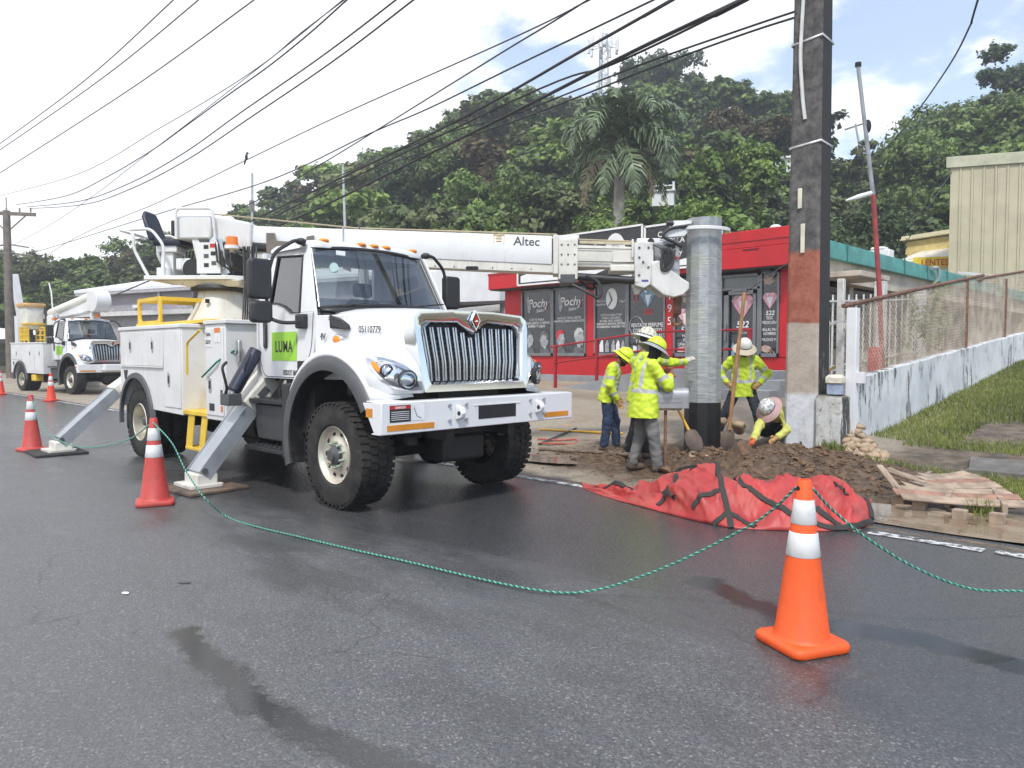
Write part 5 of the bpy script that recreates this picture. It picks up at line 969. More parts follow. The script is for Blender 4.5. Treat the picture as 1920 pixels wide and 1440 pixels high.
m_yell = mat('safety_yellow', (.72, .48, .04), .5, var=.12, scale=3, dirt=.3, dcol=(.3, .2, .08)); m_galvl = mat('outrigger_grey', (.37, .395, .425), .4, .35, var=.12, scale=3, dirt=.2, dcol=(.15, .14, .13)); m_navy = mat('navy_cylinder', (.018, .022, .045), .35, var=.2); m_seat = mat('seat_vinyl', (.02, .023, .045), .5, var=.2, scale=8)
m_green = mat('lime_sticker', (.33, .66, .04), .5, var=.03); m_txt = mat('sticker_black', (.02, .02, .022), .5); m_stwhite = mat('sticker_white', (.75, .75, .75), .5); m_stred = mat('sticker_red', (.5, .02, .02), .5); m_blues = mat('sticker_blue', (.05, .08, .25), .5)
m_rim = mat('rim_alloy', (.66, .62, .52), .34, .65, var=.08, scale=4, dirt=.2, dcol=(.2, .16, .1)); m_inter = mat('cab_interior', (.12, .12, .125), .8, var=.1)
def m_tyre():
    s = NT('tyre_rubber'); g = s.coord(); n = s.rng(s.noise(g, 5, 5, .65), .35, .7); s.bump(s.noise(g, 60, 2), .15, .005); return s.done(s.mix(n, (.018, .018, .018), (.05, .046, .042)), .75, 0, .3)
m_ty = m_tyre()
def m_glass(name, tint, gl=.02):
    s = NT(name); fr = s.n('ShaderNodeFresnel'); fr.inputs[0].default_value = 1.5; tr = s.n('ShaderNodeBsdfTransparent'); tr.inputs[0].default_value = (*tint, 1); g = s.n('ShaderNodeBsdfGlossy'); g.inputs['Roughness'].default_value = gl; g.inputs['Color'].default_value = (1, 1, 1, 1)
    ms = s.n('ShaderNodeMixShader'); s.L.new(s.math('ADD', s.math('MULTIPLY', fr.outputs[0], 1.4), .09, clamp=True), ms.inputs[0]); s.L.new(tr.outputs[0], ms.inputs[1]); s.L.new(g.outputs[0], ms.inputs[2]); s.L.new(ms.outputs[0], s.out.inputs[0]); MATS[name] = s.m; return s.m
m_gls = m_glass('tinted_glass', (.74, .78, .76)); m_lens = m_glass('clear_lens', (.9, .92, .94))
AXY = Matrix.Rotation(R(90), 4, 'X')     # lathe axis z -> -y

def make_wheel(root, x, y, z, r, wd, side, dual=False, lugs=True, alloy=True):
    wl = empty('wheel', (x, y, z)); wl.parent = root; s = side   # side -1: outer face towards -y
    M = Matrix.Rotation(R(90) * (1 if s < 0 else -1), 4, 'X')     # local z -> outwards
    h = wd / 2; rb = r * .55
    def tyre(off, nm):
        mb = MB(Matrix.Translation((0, s * -off, 0)) @ M)
        mb.lathe([(rb * .97, -h * .6), (rb, -h * .9), (r * .80, -h), (r * .93, -h * .93), (r * .965, -h * .78), (r * .965, h * .78), (r * .93, h * .93), (r * .80, h), (rb * 1.06, h * .93), (rb, h * .86), (rb * .97, h * .6)], 48, cap=False)
        n = 44 if lugs else 0
        for i in range(n):
            for row, (c0, c1, sh) in enumerate(((-.98, -.52, 0), (-.46, .0, .35), (.05, .46, 0), (.52, .98, .5))):
                a = 2 * math.pi * (i + sh) / n; da = 2 * math.pi / n * .41; q = []
                for rr_, in ((r * .962,), (r * .992,)):
                    for zz, aa in ((c0 * h, a - da), (c1 * h, a - da * .6), (c1 * h, a + da), (c0 * h, a + da * .7)): q.append((rr_ * math.cos(aa), rr_ * math.sin(aa), zz * (.985 if rr_ > r * .97 else 1)))
                mb.add(q, [(0, 1, 5, 4), (1, 2, 6, 5), (2, 3, 7, 6), (3, 0, 4, 7), (4, 5, 6, 7)])
            a = 2 * math.pi * i / n
            for zz in (-h, h): sg = 1 if zz > 0 else -1; mb.add([(rr_ * math.cos(a + d), rr_ * math.sin(a + d), zz * .96 + sg * .004 * k) for rr_, d, k in ((r * .88, -.04, 1), (r * .965, -.045, 0), (r * .965, .02, 0), (r * .88, .015, 1))], [(0, 1, 2, 3)])
        return mb.build(nm, m_ty, wl, smooth=30)
    tyre(0, 'tyre')
    if dual: tyre(wd + .05, 'inner_tyre')
    mb = MB(M); k = rb / .30
    if not dual: prof = [(rb * 1.0, h * .80), (rb * .97, h * .90), (rb * .92, h * .86), (rb * .86, h * .66), (rb * .74, h * .60), (rb * .5, h * .66), (rb * .44, h * .72), (rb * .40, h * .72), (0.001, h * .72)]
    else: prof = [(rb * 1.0, h * .86), (rb * .96, h * .94), (rb * .92, h * .86), (rb * .88, -h * .1), (rb * .62, -h * .25), (rb * .5, -h * .2), (0.001, -h * .2)]
    mb.lathe(prof, 36, cap=False); rim = mb.build('rim', m_rim, wl, smooth=40)
    zc = h * .60 if not dual else -h * .24
    for i in range(10):
        a = 2 * math.pi * i / 10; MB(M).lathe([(.001, zc + .004), (.028 * k, zc + .004), (.030 * k, zc - .004)], 12, cap=False, M=M @ Matrix.Translation((rb * .74 * math.cos(a), rb * .74 * math.sin(a), 0))).build('hand_hole', m_dark, rim)
    hub = MB(M); hub.lathe([(rb * .34, zc), (rb * .33, zc + .05), (rb * .2, zc + .075), (rb * .18, zc + .1), (.001, zc + .1)], 20, cap=False); hub.build('hub', m_dgrey, wl, smooth=40)
    if lugs:
        nut = mat('nut_green_tip', (.35, .42, .33), .5)
        for i in range(10): a = 2 * math.pi * (i + .5) / 10; c = (rb * .43 * math.cos(a), rb * .43 * math.sin(a)); MB(M).cyl((c[0], c[1], zc + .02), (c[0], c[1], zc + .07), .017, .012, 6).build('lug_nut', nut, rim)
    return wl

def truck_front(root, det=True, wb=-5.43, rear_r=.53, logo=True):
    """cab, hood, front axle and chassis of the white conventional truck; x forward, near side y<0"""
    make_wheel(root, 0, -1.0, .55, .55, .40, -1, lugs=det); make_wheel(root, 0, 1.0, .55, .55, .40, 1, lugs=det)
    make_wheel(root, wb, -1.06, rear_r, rear_r, .27, -1, True, lugs=det); make_wheel(root, wb, 1.06, rear_r, rear_r, .27, 1, True, lugs=det)
    mb = MB()
    for y in (-.43, .43): mb.box((wb - .9, y - .05, .72), (.95, y + .05, 1.0))
    mb.cyl((0, -.85, .55), (0, .85, .55), .09, n=10); mb.ell((0, .15, .52), (.22, .2, .2), 12, 8); mb.cyl((wb, -.9, .53), (wb, .9, .53), .11, n=10); mb.ell((wb, 0, .52), (.25, .25, .24), 12, 8); mb.cyl((0, 0, .55), (wb, 0, .6), .06, n=8)
    mb.box((-.5, -.42, .75), (.75, .42, 1.25)); mb.tube([(.25, -.8, .62), (.3, .8, .6)], .03, 6)
    for y in (-.62, .62): mb.box((-.6, y - .05, .66), (.6, y + .05, .74)); mb.cyl((.15, y + .1, .6), (.1, y, 1.15), .04, n=8)
    mb.build('chassis', m_frame, root)
    MB().cyl((.18, -.62, .78), (.62, -.55, .78), .05, n=8).build('steering_box', m_frame, root); MB().box((.35, -.3, .45), (.7, .28, .74)).build('oil_pan', m_frame, root, bevel=.04); MB().box((-3.9, .2, .5), (-2.4, .9, .95)).build('fuel_tank', m_frame, root, bevel=.03); MB().cyl((-3.5, -.55, .62), (-2.6, -.55, .62), .2, n=14).build('air_tank', m_frame, root)
    # bumper: deep steel channel with end gussets
    bx = 1.05; mb = MB()
    mb.box((bx - .02, -1.33, .845), (bx, 1.33, 1.135)); mb.box((bx - .16, -1.33, 1.125), (bx - .02, 1.33, 1.14)); mb.box((bx - .16, -1.33, .84), (bx - .02, 1.33, .855))
    for s in (-1, 1): mb.prism([(bx - .01, .85), (bx - .12, .85), (bx - .30, 1.13), (bx - .01, 1.13)], s * 1.33, s * 1.312); mb.box((bx - .3, s * 1.15 - .14, 1.13), (bx - .02, s * 1.15 + .14, 1.145))
    bp_ = mb.build('bumper', m_tw_, root, bevel=.006)
    mb = MB(); mb.box((bx - .004, -.14, .92), (bx + .004, .40, 1.065)); mb.build('bumper_slot', m_dark, bp_)
    MB().box((bx - .001, -.2, 1.058), (bx + .006, .46, 1.07)).build('slot_lip', m_tw_, bp_)
    for y in (-.42, .73):
        e = MB(); e.prism([(bx, .93), (bx + .08, .95), (bx + .1, 1.0), (bx + .08, 1.05), (bx, 1.08)], y - .03, y + .03); e.build('tow_eye', m_tw_, bp_, bevel=.01); MB().cyl((bx + .055, y - .034, 1.0), (bx + .055, y + .034, 1.0), .022).build('eye_hole', m_blk, bp_)
        for dy in (-.11, .11):
            for z in (.93, 1.08): MB().cyl((bx, y + dy, z), (bx + .02, y + dy, z), .018, n=6).build('bolt', m_galvl, bp_)
    for y0, y1 in ((-1.27, -.72), (.86, 1.26)): MB().box((bx, y0, .875), (bx + .004, y1, .93)).build('reflector_strip', m_refl, bp_)
    MB().box((bx - .24, -1.334, 1.0), (bx - .14, -1.331, 1.08)).build('reflector_strip', m_refl, bp_)
    if det:
        MB().box((bx, -1.24, .955), (bx + .003, -1.0, 1.11)).build('warning_label', m_txt, bp_); MB().box((bx + .003, -1.235, 1.075), (bx + .005, -1.005, 1.105)).build('warning_header', m_stred, bp_); MB().box((bx, -.99, .96), (bx + .003, -.84, 1.11)).build('warning_diagram', m_stwhite, bp_); text('warning_lettering', 'DANGER', .03, m_stwhite, (bx + .0055, -1.12, 1.079), (0, 1, 0), UZ, bp_, bold=.01)
        for i in range(5): MB().box((bx + .003, -1.225, .975 + i * .018), (bx + .004, -1.02, .98 + i * .018)).build('warning_text_line', m_stwhite, bp_)
        MB().tube([(bx + .004, -.96, 1.08), (bx + .004, -.93, 1.0), (bx + .004, -.88, .98)], .003, 4).build('diagram_line', m_txt, bp_)
    # hood: lofted along x
    secs = []
    for x, zt, hw, zs in ((-.66, 2.10, .86, 1.42), (-.35, 2.10, .85, 1.42), (0.0, 2.085, .82, 1.40), (.35, 2.06, .77, 1.36), (.62, 2.025, .725, 1.32), (.76, 1.985, .70, 1.30), (.80, 1.95, .69, 1.28)):
        hf = [(0, zt), (hw * .3, zt - .004), (hw * .6, zt - .02), (hw * .82, zt - .06), (hw * .94, zt - .12), (hw, zt - .22), (hw + .012, (zt + zs) / 2), (hw + .02, zs)]
        secs.append([(x, -y, z) for y, z in hf[::-1]] + [(x, y, z) for y, z in hf[1:]])
    hd = MB().loft(secs, closed=False).build('hood', m_tw_, root, smooth=60)
    MB().box((-.6, -.55, 1.25), (.55, .55, 1.75)).build('engine_block', m_frame, root)
    for s in (-1, 1):   # raised vent in the hood flank
        v = [(-.64, 2.03), (-.55, 2.02), (-.35, 1.965), (-.20, 1.89), (-.17, 1.84), (-.48, 1.855), (-.58, 1.9)]
        vt = MB().prism(v, s * .84, s * .905).build('hood_vent', m_blk, root, bevel=.008)
        for i in range(4): MB().bar((-.58 + i * .05, s * .908, 1.99 - i * .032), (-.22 + i * .01, s * .908, 1.93 - i * .025), .006, .012).build('vent_slat', m_dgrey, vt)
    # fender shells
    for s in (-1, 1):
        rings, fl, inner = [], [], []
        for i in range(25):
            t = R(200 - 172 * i / 24); ct, st_ = math.cos(t), math.sin(t)
            def pt(k, y, dz=0.): return (-.12 + (.88 + k) * ct, s * y, .65 + (.90 + k) * st_ + dz)
            fr = sstep(0, -1, -ct) if ct < 0 else 0
            rings.append([pt(0, 1.165), pt(.035, 1.172), pt(.08, 1.14), pt(.125, 1.05), pt(.165, .94), pt(.20, .80)])
            fl.append([pt(-.13, 1.175), pt(-.135, 1.205), pt(-.07, 1.215), pt(-.005, 1.20), pt(.012, 1.17), pt(-.05, 1.10)])
            inner.append([pt(-.125, 1.17), pt(-.10, 1.0), pt(-.10, .6)])
        MB().loft(rings[3:], closed=False).build('fender', m_tw_, root, smooth=60, solid=.012)
        MB().loft(fl).build('fender_flare', m_dgrey, root, smooth=50); MB().loft(inner, closed=False).build('wheel_liner', m_frame, root, smooth=60)
        MB().prism([(-.86, 1.25), (-1.02, 1.25), (-1.04, .42), (-.99, .42), (-.93, .85)], s * 1.19, s * .55).build('mud_guard', m_blk, root, bevel=.01)
        MB().box((-.98, s * .60, .7), (-.62, s * 1.02, 1.5)).build('inner_fender', m_frame, root)
        MB().ell((-.30, s * .935, 1.735), (.075, .03, .042), 12, 8).build('side_marker', m_amber, root); MB().ell((-.30, s * .925, 1.735), (.09, .03, .054), 12, 8).build('marker_bezel', m_chrome, root)
        # fender nose and headlamp housing
        nose = []
        for z, xo_, yo, xi, yi in ((1.20, .60, 1.14, .87, .70), (1.28, .62, 1.16, .90, .72), (1.38, .62, 1.165, .89, .72), (1.48, .57, 1.15, .84, .72), (1.57, .48, 1.12, .76, .72), (1.66, .36, 1.04, .66, .72), (1.73, .24, .94, .55, .72)):
            pts = []
            for k in range(9):
                a = k / 8; x_ = xo_ * (1 - a) ** 2 + 2 * a * (1 - a) * (max(xo_, xi) - .01) + xi * a * a; y_ = yo * (1 - a) ** 2 + 2 * a * (1 - a) * (yo * .55 + yi * .45 + .07) + yi * a * a; pts.append((x_, s * y_, z))
            nose.append([(xo_ - .35, s * (yo - .02), z)] + pts + [(xi - .3, s * yi, z)])
        MB().loft(nose, closed=True).build('fender_nose', m_tw_, root, smooth=60)
        hl = MB(); lo_ = []
        def npt(a, z, out):     # point on the nose front at lateral fraction a and height z, pushed out
            j = min(5, max(0, int((z - 1.20) / .0885))); zs_ = [1.20, 1.28, 1.38, 1.48, 1.57, 1.66, 1.73]; j = max(i for i in range(6) if zs_[i] <= z + 1e-6); f = (z - zs_[j]) / (zs_[j + 1] - zs_[j]); k = a * 8; i0 = min(7, int(k)); g = k - i0
            P_ = lambda jj, ii: Vector(nose[jj][1 + ii]); q = (P_(j, i0).lerp(P_(j, i0 + 1), g)).lerp(P_(j + 1, i0).lerp(P_(j + 1, i0 + 1), g), f); return q + Vector((out * .75, s * out * .65, 0))
        ol = [(.02, 1.545), (.0, 1.50), (.06, 1.43), (.22, 1.33), (.45, 1.245), (.75, 1.225), (.97, 1.235), (.97, 1.30), (.86, 1.40), (.68, 1.49), (.42, 1.545), (.2, 1.565)]
        hb = MB(); n = len(ol); c_ = npt(.45, 1.40, .012); hb.add([npt(a, z, .006) for a, z in ol] + [npt(a, z, .016) for a, z in ol] + [npt(.45 + (a - .45) * .5, 1.40 + (z - 1.40) * .5, .02) for a, z in ol] + [c_ + Vector((.012, s * .01, 0))], [(i, (i + 1) % n, n + (i + 1) % n, n + i) for i in range(n)] + [(n + i, n + (i + 1) % n, 2 * n + (i + 1) % n, 2 * n + i) for i in range(n)] + [(2 * n + i, 2 * n + (i + 1) % n, 3 * n) for i in range(n)])
        hh_ = hb.build('headlamp_housing', m_chrome, root, smooth=50)
        ol2 = [(.12, 1.49), (.1, 1.45), (.22, 1.36), (.42, 1.275), (.72, 1.255), (.92, 1.265), (.88, 1.33), (.74, 1.42), (.55, 1.47), (.3, 1.515)]; n = len(ol2); hb = MB(); c_ = npt(.5, 1.38, .022); hb.add([npt(a, z, .02) for a, z in ol2] + [c_], [(i, (i + 1) % n, n) for i in range(n)]); hb.build('lamp_recess', m_dgrey, hh_, smooth=40)
        for a, z, r_, nm in ((.68, 1.335, .082, 'low_beam'), (.33, 1.425, .052, 'high_beam')):
            c0 = npt(a, z, .0); d = Vector((.93, s * .36, 0)).normalized(); F_ = Matrix.Translation(c0 + d * .012) @ d.to_track_quat('Z', 'Y').to_matrix().to_4x4()
            lb = MB(F_); lb.lathe([(r_ * 1.16, -.02), (r_ * 1.18, .028), (r_ * 1.02, .034), (r_, .02)], 24, cap=False); lb = lb.build(nm, m_blk, hh_, smooth=40)
            rf = MB(F_); rf.lathe([(r_, .03), (r_ * .8, .005), (r_ * .35, -.012), (.012, -.016), (.001, .0)], 24, cap=False); rf.build('reflector', m_chrome, lb, smooth=60)
            gl = MB(F_); gl.lathe([(r_ * 1.0, .028), (r_ * .7, .04), (.001, .046)], 24, cap=False); gl.build('lens', m_lens, lb, smooth=60)
        b_ = [npt(a, z, .024) for a, z in ((.08, 1.50), (.10, 1.455), (.2, 1.40), (.23, 1.44), (.2, 1.49), (.14, 1.515))]; MB().add(b_ + [v_ + Vector((.012, s * .01, 0)) for v_ in b_], [(6, 7, 8, 9, 10, 11)] + [(i, (i + 1) % 6, 6 + (i + 1) % 6, 6 + i) for i in range(6)]).build('turn_signal', m_amber, hh_)
    # grille: chrome shell with a notch for the badge, bars, radiator
    gx = .84; ox = lambda z: gx + .05 - (z - 1.2) * .10
    outer = [(-.72, 1.20), (-.74, 1.30), (-.80, 1.86), (-.79, 1.95), (-.72, 2.005), (-.3, 2.03), (0, 2.035), (.3, 2.03), (.72, 2.005), (.79, 1.95), (.80, 1.86), (.74, 1.30), (.72, 1.20)]
    innr = [(-.60, 1.30), (-.63, 1.34), (-.69, 1.80), (-.675, 1.855), (-.62, 1.885), (-.2, 1.90), (0, 1.775), (.2, 1.90), (.62, 1.885), (.675, 1.855), (.69, 1.80), (.63, 1.34), (.60, 1.30)]
    n = len(outer); gm = MB(); q = [(ox(z) - .16, y, z) for y, z in outer] + [(ox(z) - .02, y * .985, z) for y, z in outer] + [(ox(z) + .02, y * .93 + yi * .07, z * .93 + zi * .07) for (y, z), (yi, zi) in zip(outer, innr)] + [(ox(z) + .022, yi * .75 + y * .25, zi * .75 + z * .25) for (y, z), (yi, zi) in zip(outer, innr)] + [(ox(zi) - .03, yi, zi) for yi, zi in innr] + [(ox(zi) - .09, yi, zi) for yi, zi in innr]
    gm.add(q, [(j * n + i, j * n + (i + 1) % n, (j + 1) * n + (i + 1) % n, (j + 1) * n + i) for j in range(5) for i in range(n)]); gr = gm.build('grille', m_chrome, root, smooth=50)
    MB().add([(ox(z) - .10, y, z) for y, z in innr], [tuple(range(n))]).build('radiator', mat('radiator_core', (.03, .032, .034), .6, var=.3, scale=30), gr)
    for i in range(10): z = 1.34 + i * .052; MB().bar((ox(z) - .092, -.62, z), (ox(z) - .092, .62, z), .012, .008).build('core_fin', m_dgrey, gr)
    ytop = lambda y: 1.875 if abs(y) > .24 else 1.775 + abs(y) / .2 * .1
    for i in range(13):
        y0 = -.56 + i * 1.12 / 12; y1 = y0 * 1.1; zt = ytop(y1) - .025; pts = [(ox(1.31) - .05, y0, 1.31), (ox(1.5) - .03, y0 * 1.035, 1.5), (ox(zt) - .045, y1, zt)]
        b_ = MB()
        for w_, d_, xo2 in ((.026, .03, 0.), (.052, .012, -.02)): b_.loft([[(p[0] + xo2 - d_, p[1] - w_ / 2, p[2]), (p[0] + xo2, p[1] - w_ * .35, p[2]), (p[0] + xo2, p[1] + w_ * .35, p[2]), (p[0] + xo2 - d_, p[1] + w_ / 2, p[2])] for p in pts])
        b_.build('grille_bar', m_chrome2, gr, bevel=.003)
    bd_ = MB(); bz = 1.925
    for k, (sz, d_) in enumerate(((.115, .03),)): bd_.add([(ox(bz) + .018, y * sz * .62, bz + z * sz) for y, z in ((0, 1), (1, 0), (0, -1), (-1, 0))] + [(ox(bz) + .018 + d_, y * sz * .55, bz + z * sz * .92) for y, z in ((0, 1), (1, 0), (0, -1), (-1, 0))], [(0, 1, 5, 4), (1, 2, 6, 5), (2, 3, 7, 6), (3, 0, 4, 7), (4, 5, 6, 7)])
    bd_ = bd_.build('badge', m_chrome, gr); MB().add([(ox(bz) + .051, y * .05, bz + z * .082) for y, z in ((0, 1), (1, 0), (0, -1), (-1, 0))], [(0, 1, 2, 3)]).build('badge_black', m_txt, bd_); MB().add([(ox(bz) + .054, y * .036, bz + z * .06) for y, z in ((0, 1), (1, 0), (0, -1), (-1, 0))], [(0, 1, 2, 3)]).build('badge_red', m_stred, bd_); MB().add([(ox(bz) + .057, y, bz + z) for y, z in ((-.03, -.012), (-.008, .006), (.008, .006), (.03, -.012))], [(0, 1, 2, 3)]).build('badge_mark', m_chrome, bd_)
    # ---- cab
    yb, yt = .98, .84          # half widths at belt and roof
    def Y(z): return yb if z < 2.0 else yb + (yt - yb) * min(1., (z - 2.0) / .78)
    for s in (-1, 1):
        def side(name, poly, m, th=.03, inset=0., par=None, bev=.006):
            a = [(x, s * (Y(z) - inset), z) for x, z in poly]; b = [(x, s * (Y(z) - inset - th), z) for x, z in poly]; n = len(poly)
            return MB().add(a + b, [tuple(range(n)), tuple(range(2 * n - 1, n - 1, -1))] + [(i, (i + 1) % n, n + (i + 1) % n, n + i) for i in range(n)]).build(name, m, par or root, bevel=bev)
        # lower door skin with window opening left out: door below belt, B-pillar, roof rail, A-pillar
        dl = [(-1.93, 2.17), (-1.945, 1.9), (-1.945, 1.55), (-1.915, 1.38), (-1.85, 1.29), (-.95, 1.29), (-.80, 1.40), (-.70, 1.60), (-.66, 1.80), (-.66, 2.04), (-1.0, 2.04), (-1.19, 2.05), (-1.38, 2.13), (-1.55, 2.17)]
        d_ = side('door', dl, m_tw_); MB().loft([[(-.668, s * .98, z), (-.668, s * .90, z), (-.28, s * .80, z), (-.28, s * .845, z), (-.45, s * .89, z)] for z in (1.30, 1.7, 1.84, 2.0)]).build('cowl_side', m_tw_, root, bevel=.01)
        side('rear_pillar', [(-1.93, 2.17), (-1.72, 2.17), (-1.70, 2.735), (-1.66, 2.80), (-1.9, 2.80), (-2.0, 2.72), (-2.02, 2.2)], m_tw_); side('roof_rail', [(-1.70, 2.735), (-1.11, 2.70), (-1.03, 2.74), (-1.02, 2.80), (-1.66, 2.80)], m_tw_); side('front_pillar', [(-.98, 2.04), (-.66, 2.04), (-.70, 2.10), (-1.02, 2.80), (-1.11, 2.70)], m_tw_)
        side('side_glass', [(-1.72, 2.17), (-1.55, 2.17), (-1.38, 2.13), (-1.19, 2.05), (-1.0, 2.04), (-.985, 2.04), (-1.11, 2.70), (-1.70, 2.735)], m_gls, .006, .012, d_, 0)
        fr_ = [(-1.72, 2.17), (-1.55, 2.17), (-1.38, 2.13), (-1.19, 2.05), (-1.0, 2.04), (-1.11, 2.70), (-1.70, 2.735)]; MB().tube([(x, s * (Y(z) + .002), z) for x, z in fr_], .014, 6, closed=True).build('window_seal', m_blk, d_)
        MB().tube(fillet([(x, s * (Y(z) + .001), z) for x, z in ((-1.91, 2.1), (-1.925, 1.5), (-1.83, 1.31), (-.97, 1.31), (-.74, 1.62), (-.70, 2.03))], .1), .005, 5).build('door_seam', m_dgrey, d_)
        hn = MB().prism(rrect(-1.83, 1.64, -1.75, 1.98, .04), s * .978, s * .992).build('door_handle', m_blk, d_, bevel=.006); MB().prism(rrect(-1.815, 1.7, -1.765, 1.9, .02), s * .99, s * .998).build('handle_grip', m_dgrey, hn)
        if logo:
            MB().box((-1.63, s * .981, 1.50), (-1.06, s * .985, 1.83)).build('logo_plate', m_green, d_); rgt = (1, 0, 0) if s < 0 else (-1, 0, 0)
            if det: text('logo_lettering', 'LUMA', .185, m_txt, (-1.345, s * .9865, 1.60), rgt, UZ, d_, bold=.018, sx=.76, sp=1.12); text('door_lettering', 'USDOT 3602', .085, m_txt, (-1.20, s * .984, 1.335), rgt, UZ, d_, bold=.0, sx=.72)
    rings = []    # roof
    for z, x0, x1, hw in ((2.79, -2.0, -1.0, .87), (2.83, -2.0, -.99, .86), (2.87, -1.96, -1.02, .82), (2.90, -1.85, -1.12, .72), (2.915, -1.7, -1.25, .5)):
        r_ = min(.2, hw * .3); rings.append([(x, y, z + .02 * (1 - (y / hw) ** 2) - .0) for x, y in rrect(x0, -hw, x1 + .0, hw, r_, 5)])
    rf_ = MB().loft(rings); rf_.build('roof', m_tw_, root, smooth=60)
    for y in (-.62, -.12, .06, .24, .66): MB().ell((-1.04 + abs(y) * -.03, y, 2.885), (.07, .065, .028), 12, 8).build('roof_marker_lamp', m_amber, root)
    MB().box((-2.03, -.97, 1.25), (-1.99, .97, 2.2)).build('back_panel', m_tw_, root); MB().loft([[(-2.03, -.93, 2.2), (-1.99, -.93, 2.2), (-1.99, .93, 2.2), (-2.03, .93, 2.2)], [(-2.03, -.85, 2.3), (-1.99, -.85, 2.3), (-1.99, .85, 2.3), (-2.03, .85, 2.3)]]).build('back_rib', m_tw_, root)
    MB().add([(-2.01, -.78, 2.3), (-2.01, .78, 2.3), (-2.01, .74, 2.76), (-2.01, -.74, 2.76)], [(0, 1, 2, 3)]).build('rear_glass', m_gls, root)
    for y0, y1 in ((-.93, -.76), (.76, .93)): MB().box((-2.03, y0 * .95, 2.25), (-1.98, y1 * .95, 2.8)).build('rear_post', m_tw_, root)
    # windscreen: curved sheet
    g_ = [[], []]; P_ = []
    for j in range(7):
        tz = j / 6; z = 2.09 + .70 * tz; row = []
        for i in range(17): y = -1 + i / 8; bow = .17 * (1 - y * y); row.append((-.74 - .34 * tz + bow * (1 - .3 * tz), y * (.90 - .105 * tz), z + .05 * (1 - y * y) * (1 - tz) + .03 * (1 - y * y) * tz))
        P_.append(row)
    V_ = [p for r_ in P_ for p in r_]; MB().add(V_, [(j * 17 + i, j * 17 + i + 1, (j + 1) * 17 + i + 1, (j + 1) * 17 + i) for j in range(6) for i in range(16)]).build('windscreen', m_gls, root, smooth=60)
    MB().tube([Vector(p) + Vector((.006, 0, 0)) for p in P_[0] + [r_[-1] for r_ in P_[1:]] + P_[-1][::-1][1:] + [r_[0] for r_ in P_[1:-1]][::-1]], .02, 6, closed=True).build('windscreen_seal', m_blk, root)
    for s in (-1, 1): MB().loft([[Vector(r_[0 if s < 0 else -1]) + Vector((.03, s * -.015, 0)), Vector(r_[0 if s < 0 else -1]) + Vector((0, s * .035, 0)), (r_[0][0] - .09, s * (Y(r_[0][2]) + .002), r_[0][2]), Vector(r_[0 if s < 0 else -1]) + Vector((-.05, s * -.02, 0))] for r_ in P_]).build('screen_pillar', m_tw_, root, smooth=50)
    cw = MB(); cw.loft([[(-.62 + .12 * (1 - (y / .9) ** 2), y, 2.05) for y in np.linspace(-.9, .9, 13)], [(-.74 + .17 * (1 - (y / .9) ** 2), y, 2.09 + .04 * (1 - (y / .9) ** 2)) for y in np.linspace(-.9, .9, 13)]], closed=False); cw.build('cowl', m_blk, root, solid=.02)
    for y in (-.45, .35): MB().tube([(-.60, y - .1, 2.13), (-.63, y + .2, 2.17), (-.66, y + .5, 2.2)], .009, 5).build('wiper', m_blk, root)
    if det:
        MB().box((-.80, -.62, 2.70), (-.795, -.5, 2.75)).build('inspection_sticker', m_stwhite, root); a = Vector((-.875, -.6, 2.56)); MB().cyl(a, a + Vector((.004, 0, 0)), .06, n=20).build('round_sticker', mat('pale_green_sticker', (.5, .65, .6), .5), root)
    # interior
    mb = MB(); mb.box((-1.98, -.92, 1.3), (-.75, .92, 1.4)); mb.box((-1.05, -.9, 1.4), (-.72, .9, 2.06)); mb.build('dashboard', m_inter, root, bevel=.03)
    MB().box((-1.98, -.85, 2.72), (-1.05, .85, 2.79)).build('headliner', mat('headliner_grey', (.4, .4, .4), .9), root)
    for y in (-.48, .48): mb = MB(); mb.box((-1.75, y - .25, 1.55), (-1.25, y + .25, 1.8)); mb.loft([[(-1.9, y - .25, 1.75), (-1.72, y - .25, 1.75), (-1.72, y + .25, 1.75), (-1.9, y + .25, 1.75)], [(-1.95, y - .24, 2.3), (-1.83, y - .24, 2.3), (-1.83, y + .24, 2.3), (-1.95, y + .24, 2.3)]]); mb.box((-1.95, y - .15, 2.33), (-1.86, y + .15, 2.52)); mb.build('cab_seat', m_seat, root, bevel=.05, seg=3)
    sw = Matrix.Translation((-1.15, .45, 2.05)) @ Matrix.Rotation(R(-60), 4, 'Y'); MB().tube([sw @ Vector((.22 * math.cos(t), .22 * math.sin(t), 0)) for t in np.linspace(0, 2 * math.pi, 20, endpoint=False)], .016, 6, closed=True).build('steering_wheel', m_blk, root)
    # mirrors
    for s in (-1, 1):
        k = 1.32; tb_ = MB().tube(fillet([(-1.10, s * .85, 2.82), (-1.05, s * .98, 2.86), (-1.1, s * 1.22, 2.70), (-1.12, s * 1.3, 2.4), (-1.12, s * 1.3, 1.98), (-1.02, s * 1.18, 1.92), (-.92, s * 1.0, 1.93)], .09, 5), .021, 8).build('mirror_arm', m_blk, root)
        MB().box((-.98, s * .95, 1.86), (-.82, s * 1.05, 2.02)).build('mirror_bracket', m_blk, root, bevel=.02); MB().ell((-1.08, s * .9, 2.85), (.07, .06, .04)).build('arm_mount', m_blk, root)
        MB().prism(rrect(-.13, -.22, .13, .22, .05), -.05, .06, 'x').build('mirror', m_blk, root, bevel=.03, seg=3, loc=(-1.14, s * 1.38, 2.40)); MB().prism(rrect(-.12, -.12, .12, .12, .05), -.05, .07, 'x').build('convex_mirror', m_blk, root, bevel=.03, seg=3, loc=(-1.12, s * 1.38, 2.04))
